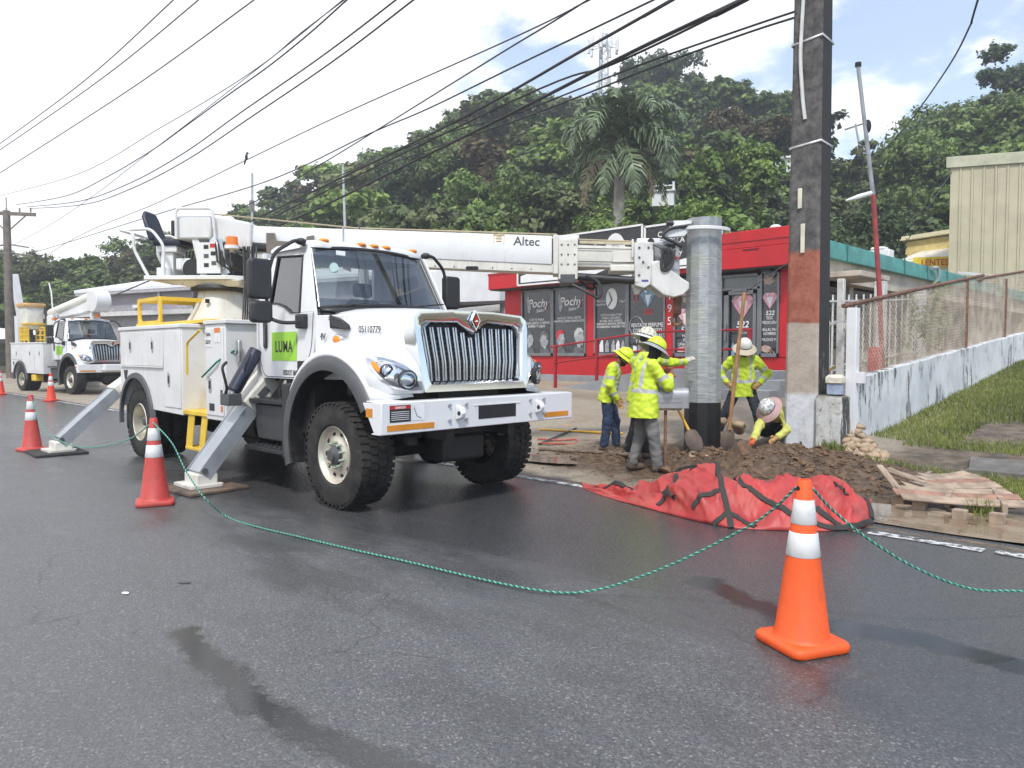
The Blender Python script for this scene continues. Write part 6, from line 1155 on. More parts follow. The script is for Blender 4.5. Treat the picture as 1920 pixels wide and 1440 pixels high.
    # steps and boxes under the cab
    for s in (-1, 1):
        mb = MB(); mb.loft([[(-1.98, s * .62, .55), (-1.12, s * .62, .55), (-1.12, s * 1.0, .55), (-1.98, s * 1.0, .55)], [(-2.0, s * .62, .98), (-1.06, s * .62, .98), (-1.06, s * 1.06, .98), (-2.0, s * 1.06, .98)]]); bx_ = mb.build('battery_box', m_dgrey, root, bevel=.02)
        st_ = MB(); st_.box((-2.04, s * .78, 1.0), (-1.02, s * 1.14, 1.05)); st_ = st_.build('step', m_blk, root, bevel=.008)
        st2 = MB(); st2.box((-1.98, s * .85, .44), (-1.05, s * 1.17, .49)); st2.build('step', m_blk, root, bevel=.008)
        for z in (1.052, .492):
            for i in range(16):
                for j in range(3): MB().cyl((-1.98 + i * .058, s * (.93 + j * .08), z), (-1.98 + i * .058, s * (.93 + j * .08), z + .006), .016, n=6).build('tread_stud', m_dgrey, st_) if det and i % 2 == 0 else None
        MB().box((-1.45, s * .55, 1.06), (-1.0, s * .9, 1.28)).build('under_cab_panel', m_blk, root)
    if det:
        rgt = (1, 0, 0); text('unit_number', '05110779', .1, m_txt, (.16, -.838, 1.80), (1, .12, -.03), UZ, root, bold=.005, sx=.85); text('model_letters', 'HV', .09, mat('dark_chrome', (.12, .12, .13), .25, .8), (-.57, -.952, 1.74), rgt, UZ, root, bold=.02, sx=1.3)

# ------------------------------------------------------------------ digger derrick truck
TX, TY = -6.6, 5.28
trk = empty('digger_truck', (TX, TY, 0), 0, 'large white digger derrick utility truck with its boom out and outriggers down', 'truck')
truck_front(trk)
# service body, near side and far side
def body_side(root, s, x0, x1, xa, xw, rw):
    y = s * 1.22; d = s * .52
    n = 14; arch = [(xw + (rw + .13) * math.cos(R(180 - 180 * i / n)), .58 + (rw + .14) * math.sin(R(180 - 180 * i / n))) for i in range(n + 1)]
    z0 = .76; arch = [(x, max(z, z0)) for x, z in arch]; poly = [(x0, z0)] + arch + [(x1, z0 - .02), (x1, 1.93), (x0, 1.93)]
    b = MB().prism(poly, y, d).build('side_body', m_body, root, bevel=.008)
    MB().box((x0 - .02, s * 1.24, 1.93), (x1 + .02, d, 1.985)).build('body_top_rail', m_body, b, bevel=.01)
    fl = MB(); rr = [[(xw + (rw + k) * math.cos(R(188 - 196 * i / 20)), y + s * w_, .58 + (rw + k) * math.sin(R(188 - 196 * i / 20))) for k, w_ in ((.10, -.02), (.10, .035), (.17, .03), (.19, -.02))] for i in range(21)]
    fl.loft(rr).build('wheel_arch_trim', m_dgrey, b, smooth=50); return b
bn = body_side(trk, -1, -6.11, -3.68, 0, -5.43, .53); body_side(trk, 1, -6.11, -2.35, 0, -5.43, .53)
def door_panel(par, x0, x1, z0, z1, handle, hz, y=-1.22):
    d_ = MB().box((x0, y - .012, z0), (x1, y, z1)).build('compartment_door', m_body, par, bevel=.006)
    for hx in handle:
        h_ = MB().prism(rrect(hx - .045, hz - .11, hx + .045, hz + .11, .045), y - .018, y - .01).build('latch', m_chrome2, d_, bevel=.003); MB().prism(rrect(hx - .022, hz - .06, hx + .022, hz + .05, .02), y - .022, y - .017).build('latch_recess', m_blk, h_)
    return d_
door_panel(bn, -6.06, -4.33, 1.40, 1.90, (-5.62, -4.72), 1.70); door_panel(bn, -4.29, -3.72, .83, 1.90, (-4.12,), 1.22)
MB().bar((-6.06, -1.236, 1.385), (-4.33, -1.236, 1.385), .02, .02).build('door_sill', m_body, bn)
MB().prism([(-5.95, 1.32), (-5.78, 1.32), (-5.865, 1.10)], -1.228, -1.221).build('triangle_mark', m_txt, bn); MB().box((-6.08, -1.225, .9), (-5.95, -1.221, .96)).build('red_reflector', m_stred, bn); MB().box((-6.105, -1.228, 1.68), (-6.05, -1.221, 1.86)).build('side_lamp', mat('brown_lamp', (.25, .06, .04), .3), bn); MB().box((-6.105, -1.228, 1.45), (-6.05, -1.221, 1.58)).build('side_lamp', MATS['brown_lamp'], bn)
MB().box((-3.98, -1.226, .90), (-3.93, -1.221, 1.02)).build('fluid_label', m_txt, bn); MB().box((-6.16, -1.1, .85), (-6.11, 1.1, 1.9)).build('tail_panel', m_body, trk); MB().box((-6.9, -1.1, .95), (-6.16, 1.1, 1.05)).build('tail_shelf', m_cream, trk, bevel=.01); MB().box((-5.95, -1.2, .42), (-5.92, -.8, .78)).build('mud_flap', m_blk, trk, bevel=.01)
# bed floor, recess between the boxes, second box
MB().box((-6.11, -.52, 1.0), (-2.3, .52, 1.12)).build('bed_floor', m_cream, trk); MB().box((-6.1, -.6, 1.12), (-2.36, -.52, 1.93)).build('inner_wall', m_cream, trk)
MB().box((-3.68, -.8, .85), (-2.93, -.6, 1.93)).build('recess_wall', m_cream, trk)
b2 = MB().box((-2.93, -1.22, .74), (-2.35, -.45, 1.95)).build('front_box', m_body, trk, bevel=.01); MB().box((-2.95, -1.24, 1.95), (-2.30, -.40, 2.0)).build('box_lid', m_body, b2, bevel=.008)
d2 = door_panel(b2, -2.90, -2.40, .80, 1.90, (-2.78,), 1.19); MB().prism(rrect(-2.33, 1.45, -2.25, 1.75, .03), -1.1, -1.05).build('grab_handle', m_chrome2, b2, bevel=.01)
MB().box((-2.90, -1.237, 1.66), (-2.71, -1.233, 1.88)).build('warning_label', m_stwhite, d2); text('label_lettering', 'TARA', .06, m_txt, (-2.805, -1.238, 1.80), RX, UZ, d2, bold=.02); text('label_lettering', 'GVW 33000\nDRIVER TIP', .028, m_txt, (-2.805, -1.238, 1.73), RX, UZ, d2)
MB().box((-2.62, -1.237, 1.72), (-2.46, -1.233, 1.9)).build('caution_label', m_stwhite, d2); MB().box((-2.62, -1.239, 1.84), (-2.46, -1.236, 1.9)).build('caution_header', mat('label_orange', (.7, .2, .05), .5), d2)
for z in (.86, .96, 1.06): MB().box((-2.47, -1.238, z), (-2.42, -1.233, z + .07)).build('fluid_label', m_txt if z != .86 else MATS['label_orange'], d2)
MB().box((-2.80, -1.238, .86), (-2.66, -1.233, .95)).build('maker_plate', m_txt, d2)
# yellow access steps and grab rail in the recess
ys_ = MB(); ys_.box((-3.68, -1.22, .76), (-2.93, -.62, .82)); ys_ = ys_.build('access_step', m_yell, trk, bevel=.008)
MB().prism([(-3.55, .76), (-3.35, .76), (-3.46, .30), (-3.66, .30)], -1.2, -1.19).build('hanger', m_yell, ys_); MB().prism([(-3.12, .76), (-2.94, .76), (-3.08, .30), (-3.24, .30)], -1.2, -1.19).build('hanger', m_yell, ys_); MB().box((-3.63, -1.22, .29), (-3.08, -.85, .33)).build('tread', m_yell, ys_, bevel=.006); MB().prism([(-3.02, .76), (-2.96, .76), (-3.1, .30), (-3.16, .30)], -.86, -.85).build('hanger', m_yell, ys_)
MB().tube(fillet([(-3.0, -1.26, 1.88), (-3.36, -1.28, 1.72), (-3.38, -1.28, 1.30)], .06), .016, 7).build('grab_rail', m_yell, trk); MB().cyl((-3.0, -1.1, 1.1), (-2.93, -1.1, 1.1), .05).build('hinge_knob', m_yell, trk)
# yellow rack on top
rk = MB(); fr = [(-6.0, 2.0, -.95), (-6.0, 2.42, -.95)]
def rframe(x0, x1, y, z0, z1, nm='rack_frame'):
    mb = MB(); o_ = rrect(x0, z0, x1, z1, .02, 2); i_ = rrect(x0 + .06, z0 + .06, x1 - .06, z1 - .06, .08, 2); n = len(o_)
    q = [(x, y - .02, z) for x, z in o_] + [(x, y - .02, z) for x, z in i_] + [(x, y + .02, z) for x, z in o_] + [(x, y + .02, z) for x, z in i_]
    mb.add(q, [(i, (i + 1) % n, n + (i + 1) % n, n + i) for i in range(n)] + [(2 * n + i, 3 * n + i, 3 * n + (i + 1) % n, 2 * n + (i + 1) % n) for i in range(n)] + [(i, 2 * n + i, 2 * n + (i + 1) % n, (i + 1) % n) for i in range(n)] + [(n + i, n + (i + 1) % n, 3 * n + (i + 1) % n, 3 * n + i) for i in range(n)]); return mb.build(nm, m_yell, trk, bevel=.004)
rframe(-6.05, -5.12, -.95, 2.02, 2.44); rframe(-6.05, -5.12, .1, 2.02, 2.44)
for x in (-6.02, -5.15):
    mb = MB(); mb.bar((x, -.95, 2.41), (x, .1, 2.41), .05, .06); mb.build('rack_crossbar', m_yell, trk)
MB().box((-6.05, -1.0, 1.995), (-3.3, .0, 2.045)).build('rack_deck', m_yell, trk, bevel=.01)
# outriggers
def outrigger(xc, s, foot_y, pad=True):
    top = Vector((xc, s * .9, 1.14)); ft = Vector((xc, s * foot_y, .17))
    l = MB(); l.bar(top, ft, .30, .15, (1, 0, 0)) if False else l.bar(top, ft, .15, .32, (1, 0, 0)); l = l.build('outrigger_leg', m_galvl, trk, bevel=.012)
    d = (ft - top).normalized(); nrm = Vector((0, d.z, -d.y)) * (1 if s < 0 else 1)
    for dx in (-.165, .165): MB().bar(top + Vector((dx, 0, 0)), ft + Vector((dx, 0, 0)), .17, .014, (1, 0, 0)).build('leg_flange', m_galvl, l)
    MB().box((xc - .17, s * (foot_y - .16), .03), (xc + .17, s * (foot_y + .1), .2)).build('outrigger_shoe', m_cream, trk, bevel=.02) ; MB().loft([[(xc + x, s * (foot_y) + y, z) for x, y in rrect(-.26, -.2, .26, .2, .05)] for z in (.045, .075)]).build('shoe_plate', mat('cream_plate', (.62, .6, .54), .5, dirt=.3), trk)
    MB().cyl(ft + Vector((-.19, 0, .06)), ft + Vector((.19, 0, .06)), .035).build('shoe_pin', m_dgrey, trk)
    sl = MB(); sl.bar(Vector((xc, s * .1, 2.0 if xc > -4 else 1.7)), Vector((xc, s * 1.12, .93)), .22, .38, (1, 0, 0)); sl.build('outrigger_sleeve', m_cream, trk, bevel=.015)
    for k in range(3): p_ = Vector((xc + .192, s * (.5 + .2 * k), 1.58 - .21 * k)); MB().bar(p_, p_ + Vector((0, s * .1, -.105)), .09, .006, (1, 0, 0)).build('sleeve_slot', m_dgrey, trk)
outrigger(-2.1, -1, 1.68); outrigger(-2.07, 1, 1.5); outrigger(-6.75, -1, 1.95); outrigger(-6.75, 1, 1.5)
cyl_ = MB(); a, b = Vector((-1.98, -1.30, 1.13)), Vector((-1.98, -1.0, 1.62)); cyl_.cyl(a, b, .085, n=18); cyl_ = cyl_.build('outrigger_cylinder', m_navy, trk, bevel=.01); MB().cyl(a + (a - b) * .12, a, .045).build('cylinder_rod', m_galvl, cyl_)
MB().tube(fillet([a + Vector((.05, -.1, .35)), a + Vector((.1, -.18, .3)), a + Vector((.1, -.12, .05)), a + Vector((0, -.1, -.05))], .06), .018, 6).build('hydraulic_hose', m_blk, cyl_); MB().box(a + Vector((-.1, -.12, -.16)), a + Vector((.12, .05, -.02))).build('valve_block', m_dgrey, cyl_, bevel=.01); MB().tube(fillet([b + Vector((.05, -.1, -.05)), b + Vector((.08, -.2, -.2)), b + Vector((.05, -.15, -.35))], .06), .015, 6).build('hydraulic_hose', m_blk, cyl_)
for i in range(4): MB().tube([(-2.2 + i * .05, -.5, 1.9), (-2.2 + i * .05, -.45 + .02 * i, 2.4), (-2.22 + i * .06, -.4, 2.95)], .016, 6).build('hydraulic_hose', m_blk, trk)
ex = MB(); ex.cyl((-2.2, .7, 1.0), (-2.2, .7, 2.95), .07, n=14); ex.build('exhaust_stack', m_chrome2, trk)
# ---- turret and boom, in the boom frame
BA = math.atan2(5.15, 5.71); BM = Matrix.Translation((-5.2, 0, 0)) @ Matrix.Rotation(BA, 4, 'Z')
pd = MB(Matrix.Translation((-5.2, 0, 0))); pd.loft([[(.62 * x, .55 * y, 1.1) for x, y in rrect(-1, -1, 1, 1, .25)], [(.5 * x, .46 * y, 2.0) for x, y in rrect(-1, -1, 1, 1, .3)], [(.38 * x, .38 * y, 2.22) for x, y in rrect(-1, -1, 1, 1, .6)], [(.33 * x, .33 * y, 2.4) for x, y in rrect(-1, -1, 1, 1, .8)], [(.31 * x, .31 * y, 2.56) for x, y in rrect(-1, -1, 1, 1, .9)]]); pd = pd.build('pedestal', m_cream, trk, smooth=40)
MB().box((-4.95, -.35, 2.36), (-4.9, -.30, 2.42)).build('access_hole', m_dark, pd); MB(Matrix.Translation((-5.2, 0, 0))).lathe([(.42, 2.56), (.44, 2.6), (.42, 2.64)], 32).build('slew_bearing', m_frame, trk)
tp = MB(BM); tp.prism([(-1.0, -.46), (.32, -.46), (.56, -.3), (.56, .3), (.32, .46), (-1.0, .46)], 2.72, 2.785, 'z'); tp = tp.build('turret_platform', m_body, trk, bevel=.008)
u_ = MB(BM); u_.loft([[(-.85, -.42, 2.72), (.5, -.42, 2.72), (.5, .42, 2.72), (-.85, .42, 2.72)], [(-.35, -.35, 2.62), (.46, -.35, 2.62), (.46, .35, 2.62), (-.35, .35, 2.62)]]); u_.build('platform_keel', m_cream, tp, bevel=.02)
# boom posts and pivot head
for y in (-.28, .28):
    for (xa_, za, xb_, zb) in ((-.12, 2.78, -.26, 3.42), (.22, 2.78, .02, 3.38)): MB(BM).bar((xa_, y, za), (xb_, y, zb), .06, .11, (1, 0, 0)).build('boom_post', m_body, trk, bevel=.01)
MB(BM).box((-.55, -.34, 3.36), (.02, .34, 3.72)).build('boom_head', m_body, trk, bevel=.03); wv = MB(BM); wv.loft([[(.02, -.3, 3.36), (.02, .3, 3.36), (.02, .3, 3.74), (.02, -.3, 3.74)], [(.62, -.26, 3.16), (.62, .26, 3.16), (.62, .26, 3.62), (.62, -.26, 3.62)]]); wv.build('boom_heel', m_body, trk, bevel=.03)
MB(BM).tube(fillet([(-.5, -.4, 3.35), (-.5, -.4, 3.82), (.08, -.4, 3.82), (.1, -.4, 3.5)], .08), .022, 7).build('guard_rail', m_body, trk); MB(BM).tube(fillet([(-.5, .4, 3.35), (-.5, .4, 3.82), (.08, .4, 3.82), (.1, .4, 3.5)], .08), .022, 7).build('guard_rail', m_body, trk)
MB(BM).box((-.64, -.3, 3.42), (-.56, -.05, 3.66)).build('work_lamp', m_blk, trk, bevel=.02); MB(BM).cyl((-.3, -.3, 2.9), (-.3, .3, 2.9), .16, n=18).build('winch_drum', m_frame, trk); MB(BM).cyl((.16, -.34, 3.05), (.16, -.28, 3.05), .16, n=18).build('winch_motor', m_cream, trk); MB(BM).box((-.2, -.3, 2.8), (.35, .3, 3.15)).build('valve_bank', m_dgrey, trk, bevel=.02); MB(BM).tube([(.3, -.36, 2.82), (.18, -.37, 3.35)], .035, 8).build('lift_rod', m_chrome2, trk); MB(BM).cyl((.45, 0, 2.8), (.8, 0, 3.25), .09, n=14).build('lift_cylinder', m_navy, trk)
for i in range(6): MB(BM).tube([(.1 + i * .05, -.36, 3.3), (.15 + i * .05, -.42 - .01 * i, 3.0 - .04 * (i % 3)), (.35 + i * .03, -.36, 2.85)], .016, 6).build('hydraulic_hose', m_blk, trk)
MB(BM).box((-.02, -.36, 2.95), (.0, -.3, 3.2)).build('decal', m_stwhite, trk); MB(BM).box((.19, -.372, 3.12), (.24, -.36, 3.16)).build('decal', m_stred, trk); MB(BM).box((.0, -.372, 2.9), (.1, -.36, 3.02)).build('decal', m_txt, trk)
bc = MB(BM); bc.lathe([(.095, 3.22), (.095, 3.26), (.088, 3.26), (.085, 3.36), (.05, 3.37), (.001, 3.37)], 20, M=BM @ Matrix.Translation((.42, -.5, 0)), cap=False); bc.build('beacon', mat('beacon_orange', (.8, .2, .03), .3), trk); MB(BM).cyl((.42, -.5, 3.18), (.42, -.5, 3.23), .11, n=20).build('beacon_base', m_stwhite, trk); MB(BM).bar((.42, -.5, 3.19), (.3, -.3, 3.1), .05, .03).build('beacon_arm', m_body, trk)
MB(BM).loft([[(.35, -.2, 3.2), (.35, .2, 3.2), (.35, .2, 3.36), (.35, -.2, 3.36)], [(1.25, -.2, 3.16), (1.25, .2, 3.16), (1.25, .2, 3.28), (1.25, -.2, 3.28)]]).build('boom_underside_cover', m_blk, trk, bevel=.04)
MB(BM).prism([(.86, 3.1), (1.62, 3.06), (1.62, 3.42), (1.5, 3.4), (1.48, 3.3), (1.02, 3.34), (1.0, 3.46), (.86, 3.46)], -.26, -.23).build('boom_rest', mat('rest_brown_grey', (.17, .15, .13), .7, var=.2), trk, bevel=.01)
for i in range(7): MB(BM).tube([(.52 + i * .035, -.32 - .02 * (i % 2), 3.24), (.55 + i * .03, -.36, 2.7), (.5 + i * .035, -.34, 2.05)], .014, 6).build('hydraulic_hose', m_blk if i % 3 else m_dgrey, trk)
MB(BM).box((-.2, -.375, 2.82), (.18, -.36, 3.3)).build('control_panel', m_body, trk, bevel=.01)
for k, (x_, z_, m__) in enumerate(((-.08, 3.2, m_txt), (.02, 3.22, m_stred), (-.08, 3.06, m_dgrey), (.03, 3.1, m_txt), (-.08, 2.92, m_txt), (.04, 2.95, m_dgrey))): MB(BM).box((x_, -.38, z_), (x_ + .075, -.376, z_ + .06)).build('decal', m__, trk)
for x_ in (.02, .9, 1.9): MB(BM).cyl((x_ + .4, -.12, 3.56 - x_ * .04), (x_ + .4, -.12, 3.68 - x_ * .04), .012, n=6).build('rope_guide', m_dgrey, trk)
MB(BM).tube([(-.1, -.05, 3.8), (2.2, -.05, 3.56), (5.4, -.02, 3.44)], .012, 6).build('boom_rope', mat('rope_tan', (.4, .33, .22), .8), trk)
# operator seat with rails and column
st_ = MB(BM); st_.box((-.98, -.24, 3.28), (-.5, .24, 3.38)); st_.loft([[(-1.04, -.24, 3.36), (-.94, -.24, 3.36), (-.94, .24, 3.36), (-1.04, .24, 3.36)], [(-1.16, -.22, 3.74), (-1.08, -.22, 3.74), (-1.08, .22, 3.74), (-1.16, .22, 3.74)], [(-1.17, -.14, 3.84), (-1.1, -.14, 3.84), (-1.1, .14, 3.84), (-1.17, .14, 3.84)]]); st_.build('operator_seat', m_seat, trk, bevel=.04, seg=3)
MB(BM).box((-.92, -.2, 3.18), (-.6, .2, 3.28)).build('seat_bracket', m_body, trk, bevel=.01); MB(BM).box((-.88, -.16, 2.78), (-.68, .16, 3.18)).build('seat_column', m_body, trk, bevel=.01); MB(BM).box((-.62, -.2, 2.9), (-.38, .05, 3.08)).build('control_console', m_body, trk, bevel=.02); MB(BM).cyl((-.78, -.25, 2.785), (-.78, -.25, 2.92), .11, n=16).build('console_foot', m_body, trk)
for y in (-.36, .36):
    MB(BM).tube(fillet([(-1.42, y * .95, 3.50), (-.92, y, 3.52), (-.72, y, 3.26), (-.74, y, 2.78)], .1), .024, 8).build('seat_rail', m_body, trk); MB(BM).tube(fillet([(-1.42, y * .95, 3.50), (-1.2, y, 3.46), (-1.2, y, 3.2), (-.98, y, 2.78)], .08), .024, 8).build('seat_rail', m_body, trk)
MB(BM).tube([(-1.42, -.34, 3.5), (-1.42, .34, 3.5)], .024, 8).build('seat_rail', m_body, trk)
for i in range(3): MB(BM).tube([(-.5 + i * .05, -.1, 3.08), (-.48 + i * .05, -.1, 3.2)], .012, 6).build('control_lever', m_blk, trk)
# main boom: six sided cover over the lower boom
def bsec(x, zt, zb, w, xk=.5): zm = zt + (zb - zt) * xk; return [(x, -w * .78, zt), (x, w * .78, zt), (x, w, zm), (x, w * .82, zb), (x, -w * .82, zb), (x, -w, zm)]
bo = MB(BM); bo.loft([bsec(.25, 3.60, 3.22, .19), bsec(5.32, 3.395, 2.955, .225)]); bo = bo.build('boom_cover', m_tw_, trk, bevel=.006)
lb_ = MB(BM); lb_.loft([[(.6, -.15, 3.2), (.6, .15, 3.2), (.6, .15, 3.05), (.6, -.15, 3.05)], [(5.42, -.17, 2.96), (5.42, .17, 2.96), (5.42, .17, 2.82), (5.42, -.17, 2.82)]]); lb_.build('lower_boom', m_cream, trk, bevel=.008)
MB(BM).prism(rrect(3.98, 2.875, 4.18, 2.935, .03), -.172, -.164).build('boom_slot', m_dark, trk); MB(BM).box((2.06, -.235, 2.9), (2.07, .235, 3.55)).build('cover_seam', mat('seam_grey', (.5, .5, .5), .5), bo)
for i in range(9): q = (2.6 + i * .3, -.172, 2.98 - i * .012); MB(BM).cyl(q, (q[0], -.16, q[2]), .012, n=6).build('rivet', m_dgrey, trk)
rgt = BM.to_3x3() @ Vector((1, 0, -.043)); nup = BM.to_3x3() @ Vector((0, .232, 1))
text('boom_lettering', 'Altec', .2, m_txt, BM @ Vector((4.93, -.2145, 3.245)), rgt, nup, bo, bold=.012, sx=.95)
lg = MB(BM)
for a, b, t in (((4.42, 3.275), (4.42, 3.405), .018), ((4.58, 3.27), (4.58, 3.40), .018), ((4.41, 3.40), (4.59, 3.395), .018), ((4.45, 3.34), (4.55, 3.335), .014), ((4.46, 3.30), (4.54, 3.297), .014), ((4.46, 3.37), (4.54, 3.367), .014)): lg.bar((a[0], -.2115 + (a[1] - 3.265) * .23, a[1] + .02), (b[0], -.2115 + (b[1] - 3.265) * .23, b[1] + .02), t, .006, (1, 0, 0) if a[0] == b[0] else (0, 0, 1))
lg.build('boom_emblem', mat('emblem_gold', (.72, .45, .08), .5), bo)
# collar, inner boom, tip
co = MB(BM); co.box((5.34, -.25, 2.80), (5.42, .25, 3.40)); co.box((5.42, -.235, 2.72), (5.72, .235, 3.34)); co.build('boom_collar', m_cream, trk, bevel=.012); MB(BM).box((5.40, -.2, 3.34), (5.74, .2, 3.40)).build('collar_cap', m_body, trk, bevel=.01); MB(BM).box((5.45, -.24, 2.66), (5.68, .24, 2.80)).build('collar_shoe', m_dgrey, trk, bevel=.01)
for i in range(3):
    for z in (2.95, 3.1, 3.25): MB(BM).cyl((5.47 + i * .1, -.245, z), (5.47 + i * .1, -.23, z), .014, n=6).build('bolt', m_dgrey, trk)
ib = MB(BM); ib.loft([bsec(5.6, 3.27, 2.92, .165, .5), bsec(6.62, 3.225, 2.89, .165, .5)]); ib.build('inner_boom', m_cream, trk, bevel=.015); MB(BM).box((6.22, -.18, 2.84), (6.6, .18, 2.95)).build('wear_shoe', m_cream, trk, bevel=.02); MB(BM).box((6.25, -.185, 2.98), (6.58, -.165, 3.15)).build('wear_pad', m_cream, trk, bevel=.03)
for z in (3.2, 3.0): MB(BM).bar((5.72, -.172, z), (6.6, -.172, z - .02), .008, .012).build('boom_weld', m_dgrey, trk)
MB(BM).cyl((5.6, -.08, 2.78), (6.75, -.08, 2.70), .062, n=14).build('extension_cylinder', m_blk, trk); MB(BM).tube([(5.7, 0, 3.36), (6.6, 0, 3.32)], .018, 6).build('winch_rope', mat('rope_tan', (.4, .33, .22), .8), trk)
th_ = MB(BM); th_.prism([(6.58, 3.24), (6.60, 2.62), (6.74, 2.58), (6.84, 2.64), (6.88, 3.0), (6.88, 3.28), (6.66, 3.30)], -.21, .21); th_ = th_.build('boom_tip', m_dirtyw, trk, bevel=.012); MB(BM).prism([(6.58, 2.64), (6.62, 2.5), (6.68, 2.5), (6.74, 2.62)], -.06, .06).build('tip_lug', m_cream, th_, bevel=.01); MB(BM).cyl((6.63, -.22, 2.70), (6.63, -.2, 2.70), .03).build('pin', m_cream, th_); MB(BM).box((6.7, -.214, 2.68), (6.8, -.209, 2.71)).build('decal', m_blues, th_)
MB(BM).box((6.64, -.1, 3.26), (7.0, .1, 3.36)).build('sheave_housing', m_tw_, th_, bevel=.01); MB(BM).cyl((6.85, -.11, 3.31), (6.85, .11, 3.31), .05, n=14).build('sheave', m_frame, th_)
# pole guide: lower tong plate, upper plate, upright, tongs round the pole
MB(BM).prism([(6.84, 2.98), (6.95, 3.0), (7.32, 2.72), (7.42, 2.66), (7.42, 2.56), (7.33, 2.47), (7.18, 2.43), (7.02, 2.47), (6.84, 2.62)], -.26, -.2).build('lower_tong', m_dirtyw, trk, bevel=.02); MB(BM).prism([(6.84, 2.9), (7.3, 2.66), (7.3, 2.5), (7.05, 2.46), (6.84, 2.6)], .2, .26).build('lower_tong', m_tw_, trk, bevel=.02)
MB(BM).prism([(7.02, 3.40), (7.2, 3.56), (7.44, 3.56), (7.42, 3.44), (7.34, 3.36), (7.1, 3.34)], -.24, -.18).build('upper_tong', m_tw_, trk, bevel=.015); MB(BM).prism([(6.9, 3.3), (7.28, 3.35), (7.30, 2.75), (7.2, 2.7), (6.9, 2.95)], -.12, .12).build('guide_bracket', mat('grey_steel_plate', (.42, .43, .44), .45, .2, var=.1, dirt=.3), trk, bevel=.015); MB(BM).box((7.28, -.24, 3.47), (7.36, -.236, 3.52)).build('decal', m_blues, trk)
pc = Vector((7.69, 0, 0))
for sg, z in ((-1, 3.535), (1, 3.50)):
    arc = [pc + Vector((.37 * math.cos(R(180 + sg * t)), .36 * math.sin(R(180 + sg * t)), z - .0003 * t)) for t in range(25, 146, 12)]; arc = [Vector((7.28, sg * -.2, z))] + arc if False else arc
    mb = MB(BM); rr = [[p_ + Vector((0, 0, .028)), p_ + (p_ - pc - Vector((0, 0, p_.z))).normalized() * .05 + Vector((0, 0, .028)), p_ + (p_ - pc - Vector((0, 0, p_.z))).normalized() * .05 - Vector((0, 0, .028)), p_ - Vector((0, 0, .028))] for p_ in arc]; mb.loft(rr); mb.build('pole_tong', m_tw_, trk, bevel=.008)
MB(BM).box((7.18, -.2, 3.56), (7.46, .2, 3.61)).build('tong_head', m_body, trk, bevel=.01); MB(BM).cyl((7.08, -.15, 3.58), (7.3, -.15, 3.58), .045).build('tong_cylinder', m_blk, trk); MB(BM).cyl((7.18, -.15, 3.59), (7.28, -.15, 3.59), .03).build('tong_hose', MATS['label_orange'], trk)
for pts in ([(5.6, -.2, 2.66), (5.9, -.3, 2.5), (6.02, -.3, 2.42), (6.08, -.3, 2.48), (6.05, -.26, 2.68), (5.85, -.2, 2.78)], [(7.42, -.25, 3.53), (7.1, -.28, 3.48), (6.98, -.28, 3.36), (7.15, -.28, 3.28), (7.3, -.26, 3.2)], [(7.1, -.2, 3.25), (6.98, -.26, 3.0), (7.0, -.28, 2.84), (7.1, -.28, 2.85), (7.16, -.26, 3.1), (7.12, -.2, 3.25)], [(5.75, .1, 2.75), (5.9, .2, 2.62), (6.0, .2, 2.6), (6.0, .15, 2.72)]):
    MB(BM).tube(fillet(pts, .12, 5), .024, 8).build('hydraulic_hose', m_blk, trk)
for i, c_ in enumerate((m_stred, m_stred, m_galvl)): MB(BM).tube(fillet([(6.95 + i * .05, -.22, 3.2), (7.1, -.27 - i * .01, 3.1 - i * .08), (7.28 - i * .06, -.24, 3.02)], .06), .01, 6).build('control_hose', c_, trk)
for x_, z_ in ((6.66, 2.78), (6.66, 3.05), (6.66, 3.2), (6.8, 3.2), (6.8, 2.9), (6.72, 2.98)): MB(BM).cyl((x_, -.222, z_), (x_, -.208, z_), .018, n=8).build('bolt', m_dgrey, trk)
MB(BM).bar((6.56, -.19, 3.33), (6.56, -.19, 3.05), .03, .06).build('tip_stop', m_dirtyw, trk, bevel=.006); MB(BM).bar((5.75, -.12, 3.3), (6.7, -.12, 3.27), .05, .04).build('boom_top_rail', mat('stained_yellow_steel', (.55, .5, .33), .6, dirt=.4), trk)
for i in range(5): MB(BM).tube(fillet([(6.86 + i * .02, -.24, 3.24), (7.02 + i * .035, -.285, 3.16), (7.04 + i * .02, -.29, 2.82 + i * .03), (7.16 - i * .01, -.28, 2.9 + i * .03), (7.2, -.24, 3.16)], .1, 4), .013, 6).build('hydraulic_hose', m_blk, trk)
MB(BM).box((7.06, -.13, 3.2), (7.22, -.125, 3.26)).build('decal', m_txt, trk); MB(BM).box((7.14, -.13, 3.05), (7.24, -.124, 3.09)).build('decal', MATS['label_orange'], trk)
# hook on its winch line
hk = Vector((7.28, .0, 0)); MB(BM).tube([hk + Vector((0, 0, 3.3)), hk + Vector((0, 0, 2.45))], .014, 6).build('winch_line', m_rust, trk); MB(BM).box(hk + Vector((-.06, -.06, 2.18)), hk + Vector((.06, .06, 2.5))).build('hook_block', mat('rusty_hook', (.2, .09, .05), .8, var=.4, scale=12), trk, bevel=.025)
MB(BM).tube([hk + Vector((0, 0, 2.2))] + [hk + Vector((.078 * math.cos(R(t)), 0, 2.10 + .078 * math.sin(R(t)))) for t in range(90, 375, 25)], [.027] * 9 + [.024, .02, .015, .008], 8).build('hook', MATS['rusty_hook'], trk)
# sling of rope on the box
MB().tube([(-2.32, -1.12, 1.62), (-2.5, -1.26, 1.48), (-2.93, -1.27, 1.28)], .012, 6).build('tie_rope', mat('green_rope_plain', (.01, .2, .13), .7), trk)

